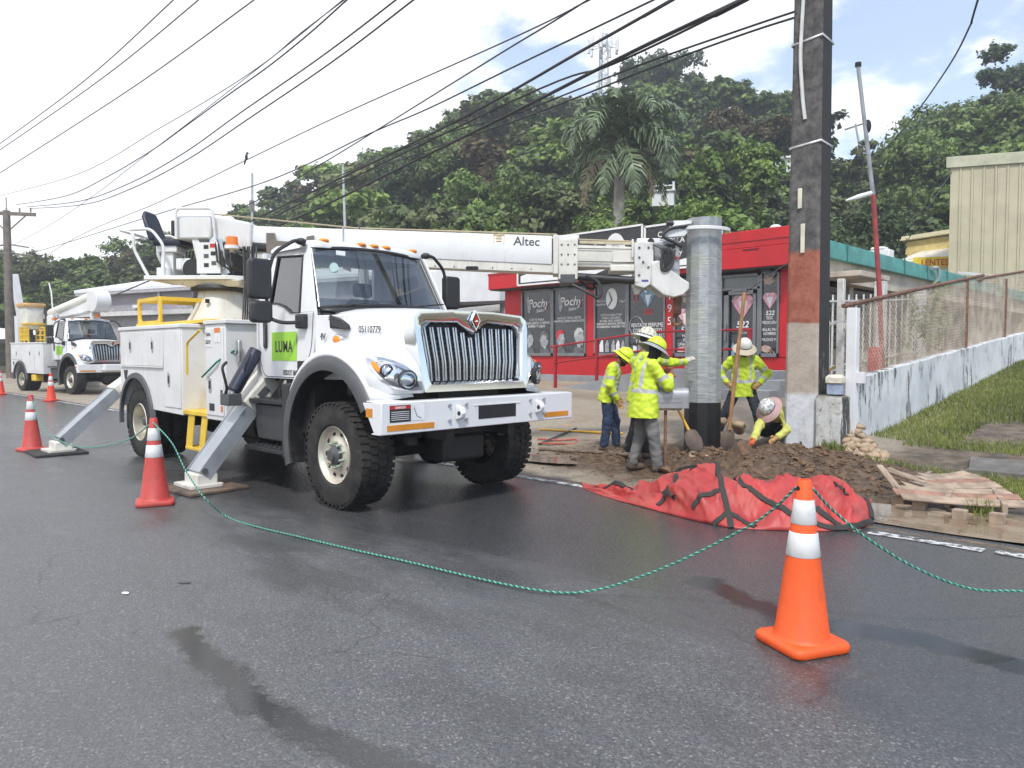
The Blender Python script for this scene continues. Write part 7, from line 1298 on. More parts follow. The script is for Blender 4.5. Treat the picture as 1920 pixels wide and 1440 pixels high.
# ------------------------------------------------------------------ bucket truck further up the road
bt = empty('bucket_truck', (-31.45, 9.4, 0.), R(8), 'white bucket truck with a folded boom parked behind the digger truck', 'truck')
truck_front(bt, det=False, wb=-4.4, rear_r=.5)
bb = body_side(bt, -1, -5.3, -2.2, 0, -4.4, .5); body_side(bt, 1, -5.3, -2.2, 0, -4.4, .5)
for x0, x1, hx in ((-5.25, -4.2, (-4.7,)), (-3.6, -3.0, (-3.4,)), (-2.95, -2.3, (-2.5,))): door_panel(bb, x0, x1, 1.3 if x0 < -4 else .85, 1.88, hx, 1.55)
MB().prism([(-5.1, 1.2), (-4.95, 1.2), (-5.02, 1.02)], -1.228, -1.221).build('triangle_mark', m_txt, bb); MB().box((-3.4, -1.2, .45), (-3.0, -.9, .7)).build('wheel_chock', m_yell, bt, bevel=.02); MB().box((-5.3, -.6, 1.0), (-2.2, .6, 1.1)).build('bed_floor', m_cream, bt); MB().box((1.0, -.5, .9), (1.3, .6, 1.15)).build('winch_guard', m_tw_, bt, bevel=.02)
MB().loft([[(-3.6 + .45 * x, .45 * y, 1.1) for x, y in rrect(-1, -1, 1, 1, .3)], [(-3.6 + .3 * x, .3 * y, 2.7) for x, y in rrect(-1, -1, 1, 1, .5)]]).build('pedestal', m_body, bt, smooth=40)
MB().box((-4.0, -.35, 2.7), (-3.2, .35, 3.1)).build('turret', m_body, bt, bevel=.03)
# folded booms run forward over the cab then back to the bucket
MB().loft([[(-3.7, -.18, 2.95), (-3.7, .18, 2.95), (-3.7, .18, 3.3), (-3.7, -.18, 3.3)], [(-.3, -.17, 3.2), (-.3, .17, 3.2), (-.3, .17, 3.6), (-.3, -.17, 3.6)]]).build('lower_boom', m_body, bt, bevel=.03)
MB().cyl((-.15, -.28, 3.55), (-.15, .28, 3.55), .42, n=28).build('elbow', m_body, bt, bevel=.02); MB().box((-.6, -.27, 3.45), (-.1, .27, 4.0)).build('elbow_cover', m_body, bt, bevel=.06)
MB().tube([(-.3, 0, 3.78), (-2.0, -.05, 3.52), (-4.1, -.1, 3.2)], [.22, .21, .19], 16).build('upper_boom', mat('fibreglass_boom', (.7, .69, .6), .35, var=.05), bt, smooth=50)
MB().box((-4.35, -.3, 3.0), (-4.1, .1, 3.35)).build('boom_tip', m_blk, bt, bevel=.03)
bk = MB(); bk.loft([[(-4.95 + x, -.55 + y, z) for x, y in rrect(-.4 * k, -.36 * k, .4 * k, .36 * k, .08)] for z, k in ((2.55, .9), (3.5, 1.0))]); bk.build('bucket', mat('bucket_cream', (.7, .68, .6), .4, dirt=.15), bt, smooth=40)
MB().loft([[(-4.95 + x, -.55 + y, z) for x, y in rrect(-.44 * k, -.4 * k, .44 * k, .4 * k, .1)] for z, k in ((3.45, 1.0), (3.55, 1.06), (3.62, .96))]).build('bucket_cover', mat('tan_canvas', (.5, .3, .13), .85, var=.2), bt, smooth=50)
MB().box((-5.0, -.95, 2.72), (-4.5, -.2, 2.8)).build('bucket_step', m_yell, bt, bevel=.01)
for x in (-4.9, -4.5, -4.1):
    for y in (-1.0, -.4): MB().bar((x, y, 1.95), (x, y, 2.62), .05, .05).build('basket_post', m_yell, bt)
for z in (2.1, 2.3, 2.5, 2.62):
    for y in (-1.0, -.4): MB().bar((-4.95, y, z), (-4.05, y, z), .035, .05).build('basket_rail', m_yell, bt)
for i in range(6): MB().bar((-4.8 + i * .14, -1.0, 2.1), (-4.8 + i * .14, -1.0, 2.62), .03, .05).build('basket_slat', m_yell, bt)
for x, nm in ((-3.2, 'flood_lamp'), (-2.95, 'flood_lamp')): MB().cyl((x, -.34, 3.05), (x, -.4, 3.05), .1, n=16).build(nm, m_chrome2, bt)
MB().cyl((-3.1, -.42, 2.88), (-3.1, -.42, 2.98), .08, n=14).build('beacon', MATS['beacon_orange'], bt); MB().cyl((-.3, 0, 2.95), (-.3, 0, 3.05), .1, n=14).build('beacon', MATS['beacon_orange'], bt); MB().bar((-.5, 0, 2.85), (-.5, 0, 3.2), .2, .3).build('boom_rest', m_body, bt); MB().ell((-.95, .6, 2.13), (.2, .35, .05)).build('safety_vest', mat('vest_on_dash', (.55, .8, .03), .6), bt)
MB().tube([(-5.2, .4, 3.0), (-5.6, .5, 4.2), (-5.8, .5, 4.6)], .03, 6).build('spare_pole', m_body, bt)
# dark car and another boom at the far left edge
def far_car(loc, rz, label):
    c = empty('parked_car', loc, rz, label, 'car'); m_c = mat('dark_blue_paint', (.012, .016, .03), .25, coat=.5)
    rings = []
    for x, hw, z0, z1 in ((-2.1, .7, .5, .9), (-2.0, .82, .3, 1.0), (-1.2, .86, .28, 1.05), (.8, .87, .28, 1.05), (1.7, .84, .3, .92), (2.1, .7, .45, .75)): rings.append([(x, -hw, z0), (x, -hw, (z0 + z1) / 2), (x, -hw * .95, z1), (x, hw * .95, z1), (x, hw, (z0 + z1) / 2), (x, hw, z0)])
    MB().loft(rings).build('body', m_c, c, bevel=.04, smooth=50); MB().loft([[(-1.9, -.8, 1.02), (.9, -.8, 1.02), (.9, .8, 1.02), (-1.9, .8, 1.02)], [(-1.6, -.66, 1.55), (.2, -.66, 1.55), (.2, .66, 1.55), (-1.6, .66, 1.55)]]).build('cabin', m_gls, c); MB().box((-1.6, -.66, 1.55), (.2, .66, 1.6)).build('roof', m_c, c, bevel=.02)
    for x in (-1.35, 1.35):
        for y in (-.78, .78): MB().cyl((x, y - .1, .33), (x, y + .1, .33), .33, n=20).build('wheel', m_ty, c, bevel=.03)
    for y in (-.6, .6): MB().ell((2.02, y, .72), (.08, .16, .08)).build('headlight', m_chrome, c)
    return c
far_car((-46.5, 11.2, 0), R(10), 'dark blue car parked at the left edge behind the bucket truck')
p_ = at(30, 560, D=50); wbm = empty('raised_boom', (p_.x, p_.y, 0), 0, 'white boom of a distant crane behind the wooden utility pole', 'crane'); MB().tube([(.0, .0, .0), (0, 0, 4)], .3, 10).build('mast', m_body, wbm); MB().bar((.3, .3, 3.2), at(26, 515, D=50) - Vector((p_.x, p_.y, 0)), .45, .45).build('boom_arm', m_body, wbm, bevel=.04)
ub = empty('utility_cabinet', (-37.8, 10.6, 0), R(8), 'tan metal cabinet beside the wooden pole behind the bucket truck', 'cabinet'); MB().box((-.5, -.4, 0), (.5, .4, 1.35)).build('cabinet_body', mat('cabinet_tan', (.38, .36, .3), .5), ub, bevel=.03); MB().box((-.46, -.42, .1), (-.02, -.4, 1.25)).build('door', MATS['cabinet_tan'], ub, bevel=.01); MB().box((.02, -.42, .1), (.46, -.4, 1.25)).build('door', MATS['cabinet_tan'], ub, bevel=.01)
# ================================================================== THINGS ON THE ROAD AND LOT
def m_cone(name, col, dirt): return mat(name, col, .5, var=.08, scale=5, dirt=dirt, dcol=(.2, .07, .05), bump=.05, bscale=50, drip=.5)
m_cband = mat('cone_collar_white', (.70, .70, .69), .45, var=.05, scale=10, dirt=.3, dcol=(.3, .3, .3))
def cone(loc, rz, label, m, hgt=.91, tall=False):
    t = empty('traffic_cone', loc, rz, label, 'traffic cone', 'traffic cones along the work zone')
    b = MB(); b.loft([[(x, y, z) for x, y in rrect(-.185 * k, -.185 * k, .185 * k, .185 * k, .05, 4)] for z, k in ((.004, .97), (.012, 1.0), (.04, 1.0), (.052, .96), (.056, .80))]); b.build('base', m, t, smooth=50)
    rr = lambda z: .142 + (.036 - .142) * (z - .05) / (hgt - .05)
    prof = [(.165, .05), (.152, .062), (rr(.075) + .004, .075), (rr(.5), .5), (rr(hgt - .01), hgt - .01), (rr(hgt) - .004, hgt), (rr(hgt) - .012, hgt), (rr(hgt) - .012, hgt - .12)]
    MB().lathe(prof, 40, cap=False).build('body', m, t, smooth=50)
    for z0, z1 in ((.50, .63), (.675, .805)): MB().lathe([(rr(z0) + .001, z0), (rr(z0) + .0035, z0 + .003), (rr(z1) + .0035, z1 - .003), (rr(z1) + .001, z1)], 40, cap=False).build('white_collar', m_cband, t, smooth=50)
    for a in (R(90), R(-90)): MB().lathe([(.001, .0), (.013, .001), (.014, -.002)], 12, cap=False, M=Matrix.Translation((0, 0, hgt - .045)) @ Matrix.Rotation(a, 4, 'Z') @ Matrix.Translation((rr(hgt - .045) + .001, 0, 0)) @ Matrix.Rotation(R(90), 4, 'Y')).build('rope_hole', m_dark, t)
    return t
mo = m_cone('cone_orange', (.80, .10, .014), .22); mr_ = m_cone('cone_faded_red', (.50, .06, .05), .55)
cone(at(1503, 1210, z=0), R(-26), 'bright orange cone standing alone in the foreground', mo)
cone(at(291, 945, z=0), R(-20), 'faded red cone beside the front outrigger foot', mr_); cone(at(60, 845, z=0), R(10), 'faded red cone at the rear outrigger of the digger truck', mr_)
cone(at(96, 752, z=0), R(30), 'red cone in front of the rear wheel of the bucket truck', m_cone('cone_red', (.68, .05, .02), .15)); cone(at(1, 740, z=0), R(5), 'red cone cut by the left edge of the street', MATS['cone_red'])
# green rope strung between the cones
def twist(path, r, pitch):
    P = [Vector(p) for p in path]; out = []
    for i in range(len(P) - 1):
        p0, p1, p2, p3 = P[max(0, i - 1)], P[i], P[i + 1], P[min(len(P) - 1, i + 2)]; n = max(4, int((p2 - p1).length / (pitch / 5)))
        out += [.5 * ((2 * p1) + (p2 - p0) * (k / n) + (2 * p0 - 5 * p1 + 4 * p2 - p3) * (k / n) ** 2 + (3 * p1 - p0 - 3 * p2 + p3) * (k / n) ** 3) for k in range(n)]
    out.append(P[-1]); st = [[], [], []]; s = 0.
    for i, p in enumerate(out):
        d = (out[min(i + 1, len(out) - 1)] - out[max(i - 1, 0)]).normalized(); s += (p - out[max(0, i - 1)]).length; _, a, b = frame(d)
        for k in range(3): t = 2 * math.pi * (s / pitch + k / 3); st[k].append(p + (a * math.cos(t) + b * math.sin(t)) * r)
    return st
m_rg = mat('rope_green', (.008, .22, .15), .6, var=.15, scale=20); m_rl = mat('rope_pale', (.25, .5, .4), .6, var=.15, scale=20); m_rd = mat('rope_dark_green', (.006, .1, .075), .6)
def rope(path, label):
    t = empty('safety_rope', path[0], 0, label, 'rope'); o = Vector(path[0])
    for k, st in enumerate(twist(path, .0036, .045)): MB().tube([p - o for p in st], .0046, 5).build('strand', (m_rg, m_rl, m_rd)[k], t, smooth=60)
A = at(291, 800, z=.80); Bc = at(1503, 912, D=4.13)
G = lambda u, v, z=.014: at(u, v, z=z)
ca = at(291, 945, z=0); cb = at(1503, 1210, z=0); cl = at(60, 845, z=0)
rope([Vector((ca.x, ca.y, .865)) + Vector((.05, -.02, 0)), at(322, 830, D=7.5), at(350, 885, D=7.3), at(385, 935, D=7.05)] + [G(u, v) for u, v in ((425, 968), (480, 987), (560, 1006), (660, 1030), (760, 1052), (860, 1076), (950, 1096), (1020, 1108), (1080, 1111))] + [at(1150, 1098, D=4.85), at(1250, 1062, D=4.65), at(1350, 1015, D=4.45), at(1430, 970, D=4.25), Vector((cb.x, cb.y, .868)) + Vector((-.03, -.03, 0))], 'long green twisted rope lying across the road between the red and orange cones')
rope([Vector((cb.x, cb.y, .868)) + Vector((.04, .01, 0))] + [at(u, v, D=d) for u, v, d in ((1560, 955, 4.1), (1620, 1005, 4.15), (1700, 1056, 4.2), (1780, 1092, 4.25), (1840, 1107, 4.3), (1900, 1108, 4.35), (1990, 1112, 4.4), (2080, 1130, 4.45))] + [at(2180, 1165, z=.012), at(2420, 1150, z=.012)], 'green rope sagging from the orange cone to the right edge')
rope([Vector((cl.x, cl.y, .86)) + Vector((.04, 0, 0))] + [at(u, v, D=d) for u, v, d in ((80, 800, 11.5), (110, 825, 11.0), (150, 838, 10.6), (195, 836, 10.0), (245, 822, 9.0))] + [Vector((ca.x, ca.y, .865)) + Vector((-.03, 0, 0))], 'green rope between the two faded red cones')

# red tarp heaped over the spoil
fr_px = [(1092, 914), (1120, 926), (1165, 940), (1225, 956), (1300, 976), (1370, 990), (1450, 994), (1550, 996), (1605, 993), (1634, 984)]
rg_px = [(1092, 908), (1120, 909), (1160, 911), (1195, 905), (1230, 891), (1262, 888), (1290, 902), (1315, 897), (1332, 880), (1345, 868), (1358, 884), (1376, 903), (1402, 895), (1430, 902), (1470, 911), (1520, 914), (1560, 906), (1585, 916), (1605, 927), (1630, 935)]
def ipx(tab, u): return float(np.interp(u, [a for a, _ in tab], [b for _, b in tab]))
NS, NT_ = 230, 60; TP = np.zeros((NS, NT_, 3)); us = np.linspace(1092, 1634, NS)
for i, u in enumerate(us):
    f = at(u, ipx(fr_px, u), z=.006); Df = (f - C0).dot(_F); k = i / (NS - 1); wid = .95 * min(1, k * 3.2 + .12) * min(1, (1 - k) * 4 + .55)
    rdg = at(u, ipx(rg_px, u), D=Df + wid); rdg.z = max(rdg.z, .03)
    for j in range(NT_):
        t = j / (NT_ - 1) * 1.25
        if t <= 1: p = f.lerp(rdg, t); p.z += (.15 + .06 * math.sin(k * 19)) * math.sin(math.pi * t) ** .8 * min(1, k * 4) * min(1, (1 - k) * 5 + .3)
        else: p = rdg + (rdg - f).normalized() * 0; q = Vector((_F.x, _F.y, 0)); p = rdg + q * (t - 1) * 1.1; p.z = rdg.z * (1 - (t - 1) * 3.2)
        TP[i, j] = p
S_, T_ = np.meshgrid(np.linspace(0, 1, NS), np.linspace(0, 1.25, NT_), indexing='ij'); env = np.clip(np.minimum(np.minimum(T_ * 6, (1.25 - T_) * 6), np.minimum(S_ * 10, (1 - S_) * 14)), 0, 1)
def ridged(x, y, s): return 1 - np.abs(fbm(x, y, 2, s)) * 2
wr = .15 * (ridged(S_ * 5.5 + T_ * 1.1, T_ * .8 - S_ * 2, 3) - .5) + .075 * (ridged(S_ * 10 - T_ * 2.2, T_ * 1.2 + S_ * 3, 8) - .5) + .03 * (ridged(S_ * 22 + T_ * 5, T_ * 1.6 - S_ * 6, 15) - .5) + .012 * (ridged(S_ * 46 - T_ * 9, T_ * 3 + S_ * 9, 23) - .5)
NRM = np.cross(np.gradient(TP, axis=0), np.gradient(TP, axis=1)); NRM /= np.linalg.norm(NRM, axis=2)[..., None] + 1e-9; NRM *= np.sign(NRM[..., 2:3] + 1e-6)
TP = TP + NRM * (wr * env)[..., None]; TP[..., 2] = np.maximum(TP[..., 2], .006)
TP[:, 0, 2] = .006
I = np.arange(NS * NT_).reshape(NS, NT_); F = np.stack([I[:-1, :-1], I[1:, :-1], I[1:, 1:], I[:-1, 1:]], -1).reshape(-1, 4)
tp_ = empty('red_tarp', tuple(TP[NS // 2, 5]), 0, 'crumpled red vinyl tarp with black straps lying at the road edge', 'tarp'); to = np.array(tp_.location)
m_tarp = mat('red_vinyl', (.41, .042, .04), .52, var=.18, scale=2.5, dirt=.6, dcol=(.33, .15, .1), bump=.06, bscale=120)
o = npmesh('tarp_sheet', TP.reshape(-1, 3) - to, F, m_tarp, tp_); md = o.modifiers.new('solid', 'SOLIDIFY'); md.thickness = .006
PXG = np.array([[(lambda q: (960 + FPX * q.dot(_R) / q.dot(_F), 720 - FPX * q.dot(_U) / q.dot(_F)))(Vector(TP[i, j]) - C0) for j in range(int(NT_ / 1.25) + 1)] for i in range(NS)])
NRM = np.cross(np.gradient(TP, axis=0), np.gradient(TP, axis=1)); NRM /= np.linalg.norm(NRM, axis=2)[..., None] + 1e-9; NRM *= np.sign(NRM[..., 2:3] + 1e-6)
m_stp = mat('black_webbing', (.035, .032, .028), .8, var=.25, scale=20, bump=.2, bscale=150)
def strap(px, wd=.052):
    idx = []
    for (u0, v0), (u1, v1) in zip(px, px[1:]):
        n = max(4, int(math.hypot(u1 - u0, v1 - v0) / 4))
        for k in range(n + 1): u, v = u0 + (u1 - u0) * k / n, v0 + (v1 - v0) * k / n; idx.append(np.unravel_index(np.argmin((PXG[..., 0] - u) ** 2 + (PXG[..., 1] - v) ** 2), PXG.shape[:2]))
    ij = np.array(idx, float)
    for _ in range(12): ij[1:-1] = (ij[:-2] + ij[1:-1] * 2 + ij[2:]) / 4
    i0 = np.clip(ij[:, 0].astype(int), 0, NS - 2); j0 = np.clip(ij[:, 1].astype(int), 0, NT_ - 2); fi = (ij[:, 0] - i0)[:, None]; fj = (ij[:, 1] - j0)[:, None]
    bil = lambda A_: (A_[i0, j0] * (1 - fi) + A_[i0 + 1, j0] * fi) * (1 - fj) + (A_[i0, j0 + 1] * (1 - fi) + A_[i0 + 1, j0 + 1] * fi) * fj
    C, Nn = bil(TP), bil(NRM)
    for _ in range(2): Nn[1:-1] = (Nn[:-2] + Nn[1:-1] + Nn[2:]) / 3
    tg = np.gradient(C, axis=0); tg /= np.linalg.norm(tg, axis=1)[:, None] + 1e-9; sd = np.cross(Nn, tg); sd /= np.linalg.norm(sd, axis=1)[:, None] + 1e-9
    rings = [[tuple(c - s * wd / 2 + n * -.02 - to), tuple(c - s * wd / 2 + n * .012 - to), tuple(c + n * .018 - to), tuple(c + s * wd / 2 + n * .012 - to), tuple(c + s * wd / 2 + n * -.02 - to)] for c, s, n in zip(C, sd, Nn)]
    MB().loft(rings).build('strap', m_stp, tp_, smooth=50)
zc = lambda L_: [(1080 + x / 3.31, 840 + y / 3.31) for x, y in L_]
for L_ in ([(868, 90), (885, 170), (905, 245), (935, 350), (950, 420), (965, 490)], [(945, 400), (895, 445), (850, 485)], [(945, 395), (1020, 445), (1110, 495)], [(640, 165), (600, 235), (560, 295), (505, 360)], [(975, 215), (1060, 240), (1140, 300), (1230, 350), (1340, 410), (1420, 440)], [(120, 245), (260, 250), (430, 250), (500, 280), (560, 300), (615, 305)], [(890, 265), (810, 290), (750, 320), (725, 370)], [(1490, 375), (1560, 425), (1640, 490)], [(1480, 470), (1600, 502), (1740, 480), (1840, 450)], [(1600, 225), (1650, 250), (1680, 290)], [(1800, 320), (1830, 380), (1840, 440)]): strap(zc(L_))
ls = empty('loose_strap', ground_at(1290, 873), 0, 'loose black strap end lying on the spoil above the tarp', 'strap'); lo_ = ls.location; rings = []
for u, v, d in ((1255, 893, 9.5), (1275, 880, 9.4), (1300, 875, 9.4), (1322, 873, 9.5)): p = at(u, v, D=d) - lo_; rings.append([p + Vector((0, 0, .025)), p - Vector((0, 0, .025)), p + Vector((0, .02, -.025)), p + Vector((0, .02, .025))])
MB().loft(rings).build('webbing', m_stp, ls)
# spoil clods and stones
def lump(r, seed, sub=2, sq=(1, 1, 1), rough=.35):
    bm = bmesh.new(); bmesh.ops.create_icosphere(bm, subdivisions=sub, radius=1); g = np.random.default_rng(seed); pl = g.normal(size=(13, 3)); pl /= np.linalg.norm(pl, axis=1)[:, None]; h = g.uniform(.5, .9, 13); V = []
    for v in bm.verts:
        d = np.array(v.co); d /= np.linalg.norm(d); k = min(1.1, min([hh / max(1e-3, d @ p) for p, hh in zip(pl, h) if d @ p > .1] or [1])); k *= 1 + rough * .3 * g.normal(0, .3); V.append(d * k * r * np.array(sq))
    F = [tuple(v.index for v in f.verts) for f in bm.faces]; bm.free(); return np.array(V), F
m_clod = mat('soil_clod', (.14, .086, .05), .95, var=.5, scale=9, bump=.9, bscale=40); m_rock = mat('limestone_rubble', (.34, .255, .175), .9, var=.4, scale=7, bump=.5, bscale=35, dirt=.4, dcol=(.22, .14, .08))
_lx, _ly = np.arange(-10, .5, .04), np.arange(7.2, 12.8, .04); _lg = Lz(*np.meshgrid(_lx, _ly, indexing='ij'))
def LZQ(x, y): return _lg[min(len(_lx) - 1, max(0, int((x + 10) / .04))), min(len(_ly) - 1, max(0, int((y - 7.2) / .04)))]
Vs, Fs, off = [], [], 0; g1 = np.random.default_rng(12); LP_ = [lump(1, 40 + i, 1, (1, .8, .6), 1.6) for i in range(14)]
for i in range(5200):
    if i % 3 == 0: x, y, r = g1.normal(-5.2, 1.5), g1.uniform(7.5, 10.6), g1.gamma(1.5, .006) + .005
    else: c = MOUND[g1.integers(0, 6)]; x, y, r = c[0] + g1.normal(0, c[3] * .75), c[1] + g1.normal(0, c[4] * .75), g1.gamma(1.3, .011) + .006
    if y < 7.4 or math.hypot(x - NPX, y - NPY) < .33 or (-4.95 < x < -3.75 and 10.45 < y < 11.2): continue
    V, F_ = LP_[i % 14]; a = g1.uniform(0, 6.28); c, s = math.cos(a), math.sin(a); W_ = V @ np.array([[c, s, 0], [-s, c, 0], [0, 0, 1]]) * min(r, .11) + np.array([x, y, float(LZQ(x, y)) + r * .1]); Vs.append(W_); Fs += [tuple(k + off for k in f) for f in F_]; off += len(V)
tag(npmesh('soil_clods', np.concatenate(Vs), np.array(Fs), m_clod, smooth=False), 'dark wet soil clods dug out around the new pole', 'soil', kind='stuff')
for i, (u, v, d, r, m_, lab) in enumerate(((1400, 862, 9.75, .3, m_clod, 'largest brown clay lump on top of the spoil heap'), (1303, 858, 9.8, .1, m_rock, 'pale stone chunk on the spoil beside the steel pole'), (1322, 858, 9.75, .07, m_rock, 'small white stone next to the pale chunk'), (1365, 882, 9.5, .14, m_clod, 'medium clay lump just above the tarp peak'), (1450, 880, 9.6, .17, m_clod, 'clay lump right of the largest one behind the tarp'), (1250, 880, 9.5, .09, m_clod, 'small clod beside the grey trousered worker'), (1385, 800, 12.0, .15, m_rock, 'big tan boulder behind the black pole base'), (1355, 790, 12.2, .11, m_rock, 'tan boulder between the worker legs'), (1345, 815, 11.7, .11, m_rock, 'flat tan stone right of the black pole base'))):
    V, F_ = lump(r, 300 + i, 3, (1.15, 1, .8), .5); tag(npmesh('clay_lump' if m_ is m_clod else 'boulder', V, np.array(F_), m_, smooth=False, loc=at(u, v, D=d)), lab, 'rock')
rp_ = empty('rubble_pile', ground_at(1628, 868), 0, 'heap of tan limestone rubble beside the pedestal', 'rubble'); ro = rp_.location; g1 = np.random.default_rng(4); k = 0
for row in range(9):
    v = 872 - row * 9; n = max(2, 8 - row)
    for i in range(n):
        u = 1588 + row * .5 + (i + g1.uniform(-.3, .3)) * (92 - row * 7.5) / n; r = g1.uniform(.065, .125) if row > 1 else g1.uniform(.03, .065); D = 9.98 + row * .085 + g1.uniform(-.05, .05); V, F_ = lump(r, 500 + k, 2, (1.1, 1, .8)); k += 1
        npmesh('rock', V, np.array(F_), m_rock, rp_, smooth=False, loc=at(u, v, D=D) - ro)
# broken pallet
pal = empty('broken_pallet', at(1790, 950, z=0), 0, 'broken weathered wooden pallet with warped boards', 'pallet'); po = Vector(pal.location); m_pal = mat('pallet_wood', (.34, .26, .19), .85, var=.3, scale=6, bump=.4, bscale=30, dirt=.4, dcol=(.16, .1, .07)); m_pal2 = mat('pallet_wood_red', (.3, .17, .12), .85, var=.3, scale=6, bump=.4, bscale=30)
LE = [(1730, 898), (1724, 903), (1704, 908), (1692, 913), (1682, 919), (1676, 925), (1690, 934)]; RE = [(1815, 893), (1838, 900), (1856, 908), (1872, 916), (1892, 926), (1912, 936), (1945, 950)]
for i, (a, b) in enumerate(zip(LE, RE)):
    p, q = at(*a, z=.14 + .01 * math.sin(i * 2)), at(*b, z=.115 + .012 * math.sin(i * 3)); m_ = p.lerp(q, .5) + Vector((0, 0, .015 * math.sin(i))); rings = []
    d = (q - p).normalized(); sd_ = Vector((-d.y, d.x, .22)).normalized()
    for k in range(6):
        t = k / 5; c = p.lerp(m_, t * 2) if t < .5 else m_.lerp(q, t * 2 - 1); c.z += .03 * (2 * t - 1) ** 2 * (1 if i < 4 else .3); wd = .072 + .006 * math.sin(i * 5 + k); rings.append([c - sd_ * wd - po, c + sd_ * wd - po, c + sd_ * wd - po + Vector((0, 0, .02)), c - sd_ * wd - po + Vector((0, 0, .02))])
    MB().loft(rings).build('deck_board', (m_pal, m_pal, m_pal2)[i % 3], pal, bevel=.004)
for (a, b) in (((1690, 925), (1745, 890)), ((1775, 942), (1800, 892)), ((1885, 955), (1850, 905))): p, q = at(*a, z=.1), at(*b, z=.1); MB().bar(p - po, q - po, .045, .1).build('stringer', m_pal, pal, bevel=.005)
for u, v in ((1685, 938), (1725, 948), (1800, 965), (1870, 972)): p = at(u, v, z=.05) - po; MB().box(p - Vector((.06, .05, .05)), p + Vector((.06, .05, .05))).build('block', m_pal, pal, bevel=.006)
for (a, b) in (((1680, 945), (1800, 968)), ((1790, 962), (1940, 968))): p, q = at(*a, z=.012), at(*b, z=.012); MB().bar(p - po, q - po, .09, .02).build('bottom_board', m_pal, pal, bevel=.004)
for (a, za, b, zb) in (((1648, 872), .36, (1690, 925), .12), ((1655, 880), .3, (1735, 905), .2), ((1665, 878), .27, (1720, 898), .2)): p, q = at(*a, z=za), at(*b, z=zb); MB().bar(p - po, q - po, .07, .02, wd1=.09).build('splintered_board', m_pal, pal, bevel=.004)
# mailbox on a post
mp = at(1247, 876, D=9.7); mz = at(1247, 765, D=9.7).z; mbx = empty('mailbox', (mp.x, mp.y, mp.z), math.atan2(_R.y, _R.x), 'grey metal mailbox on a thin rusty post in front of the crew', 'mailbox'); h = mz - mp.z
m_mb = mat('mailbox_grey', (.34, .345, .36), .45, .4, var=.1, scale=5, dirt=.2)
sec = lambda x: [(x, -.085, h), (x, -.088, h + .14)] + [(x, -.088 * math.cos(R(t)), h + .17 + .095 * math.sin(R(t))) for t in range(0, 181, 20)] + [(x, .088, h + .14), (x, .085, h)]
MB().loft([sec(x) for x in (-.275, .275)]).build('box_body', m_mb, mbx, bevel=.006); MB().loft([[(x, y * 1.03, h + (z - h) * 1.02) for _, y, z in sec(0)] for x in (.272, .285)]).build('door', m_mb, mbx, bevel=.004)
MB().box((-.2, -.093, h + .08), (.2, -.088, h + .1)).build('pressed_rib', m_mb, mbx); MB().box((-.2, -.092, h + .13), (.16, -.087, h + .145)).build('pressed_rib', m_mb, mbx); fl = MB().cyl((-.2, -.1, h + .1), (-.2, -.085, h + .1), .03, n=14).build('flag_hinge', m_mb, mbx); MB().bar((-.2, -.1, h + .1), (-.15, -.1, h + .14), .012, .02).build('flag', m_mb, mbx)
text('box_number', '1620', .05, m_ink, (-.02, -.094, h + .155), RX, UZ, mbx); MB().bar((0, 0, -.2), (0, 0, h), .035, .035).build('post', m_rust, mbx); MB().box((-.2, -.06, h - .025), (.2, .06, h)).build('mount_board', m_pal, mbx)
# shovel, digging spoon, tools lying about
def pole_tool(name, a, b, r, m, label, blade=None):
    t = empty(name, b, 0, label, 'tool'); MB().tube([a - b, (a - b) * .5, Vector((0, 0, 0))], r, 8).build('handle', m, t)
    if blade:
        d = (b - a).normalized(); _, s, u = frame(d, _F); rings = []
        for k, (l, w_) in enumerate(((-.12, .02), (0, .03), (.04, .09), (.16, .11), (.26, .09), (.31, .03))): c = d * l; rings.append([c - s * w_ + u * .02, c + u * -.012, c + s * w_ + u * .02, c + u * .0])
        MB().loft(rings).build('blade', blade, t, smooth=60)
    return t
m_ytool = mat('yellow_fibreglass', (.75, .42, .03), .4); m_wtool = mat('worn_wood_handle', (.33, .17, .08), .6, var=.25, scale=6); m_blade = mat('muddy_blade', (.12, .09, .07), .6, .3, var=.3)
SH_A, SH_B = at(1236, 698, D=10.05), at(1291, 806, D=9.9)
pole_tool('shovel', SH_A, SH_B, .019, m_ytool, 'yellow handled shovel held by the worker in grey trousers', m_blade)
pole_tool('digging_spoon', at(1396, 548, D=11.2), at(1367, 806, D=11.2), .03, m_wtool, 'long wooden digging handle standing in the soil before the worker', m_blade); tb_ = at(1378, 715, D=11.19)
def ground_tool(name, px, r, m, label, lift=.03): P = [ground_at(u, v) + Vector((0, 0, lift)) for u, v in px]; o = Vector(P[0]); t = empty(name, o, 0, label, 'tool'); MB().tube([p - o for p in (fillet(P, .1) if len(P) > 2 else P)], r, 8).build('shaft', m, t); return t
ground_tool('hot_stick', [(1012, 808), (1168, 816)], .02, m_ytool, 'yellow fibreglass stick lying on the lot'); ground_tool('hot_stick', [(1060, 800), (1200, 783)], .012, m_ytool, 'thin yellow stick lying further back on the lot'); ground_tool('timber_bar', [(1010, 845), (1090, 850), (1200, 858)], .032, mat('muddy_timber', (.2, .15, .11), .9, var=.3, scale=5), 'muddy brown bar lying left of the crew'); ground_tool('pry_bar', [(1010, 836), (1080, 806)], .02, m_dgrey, 'dark bar crossing the yellow stick')
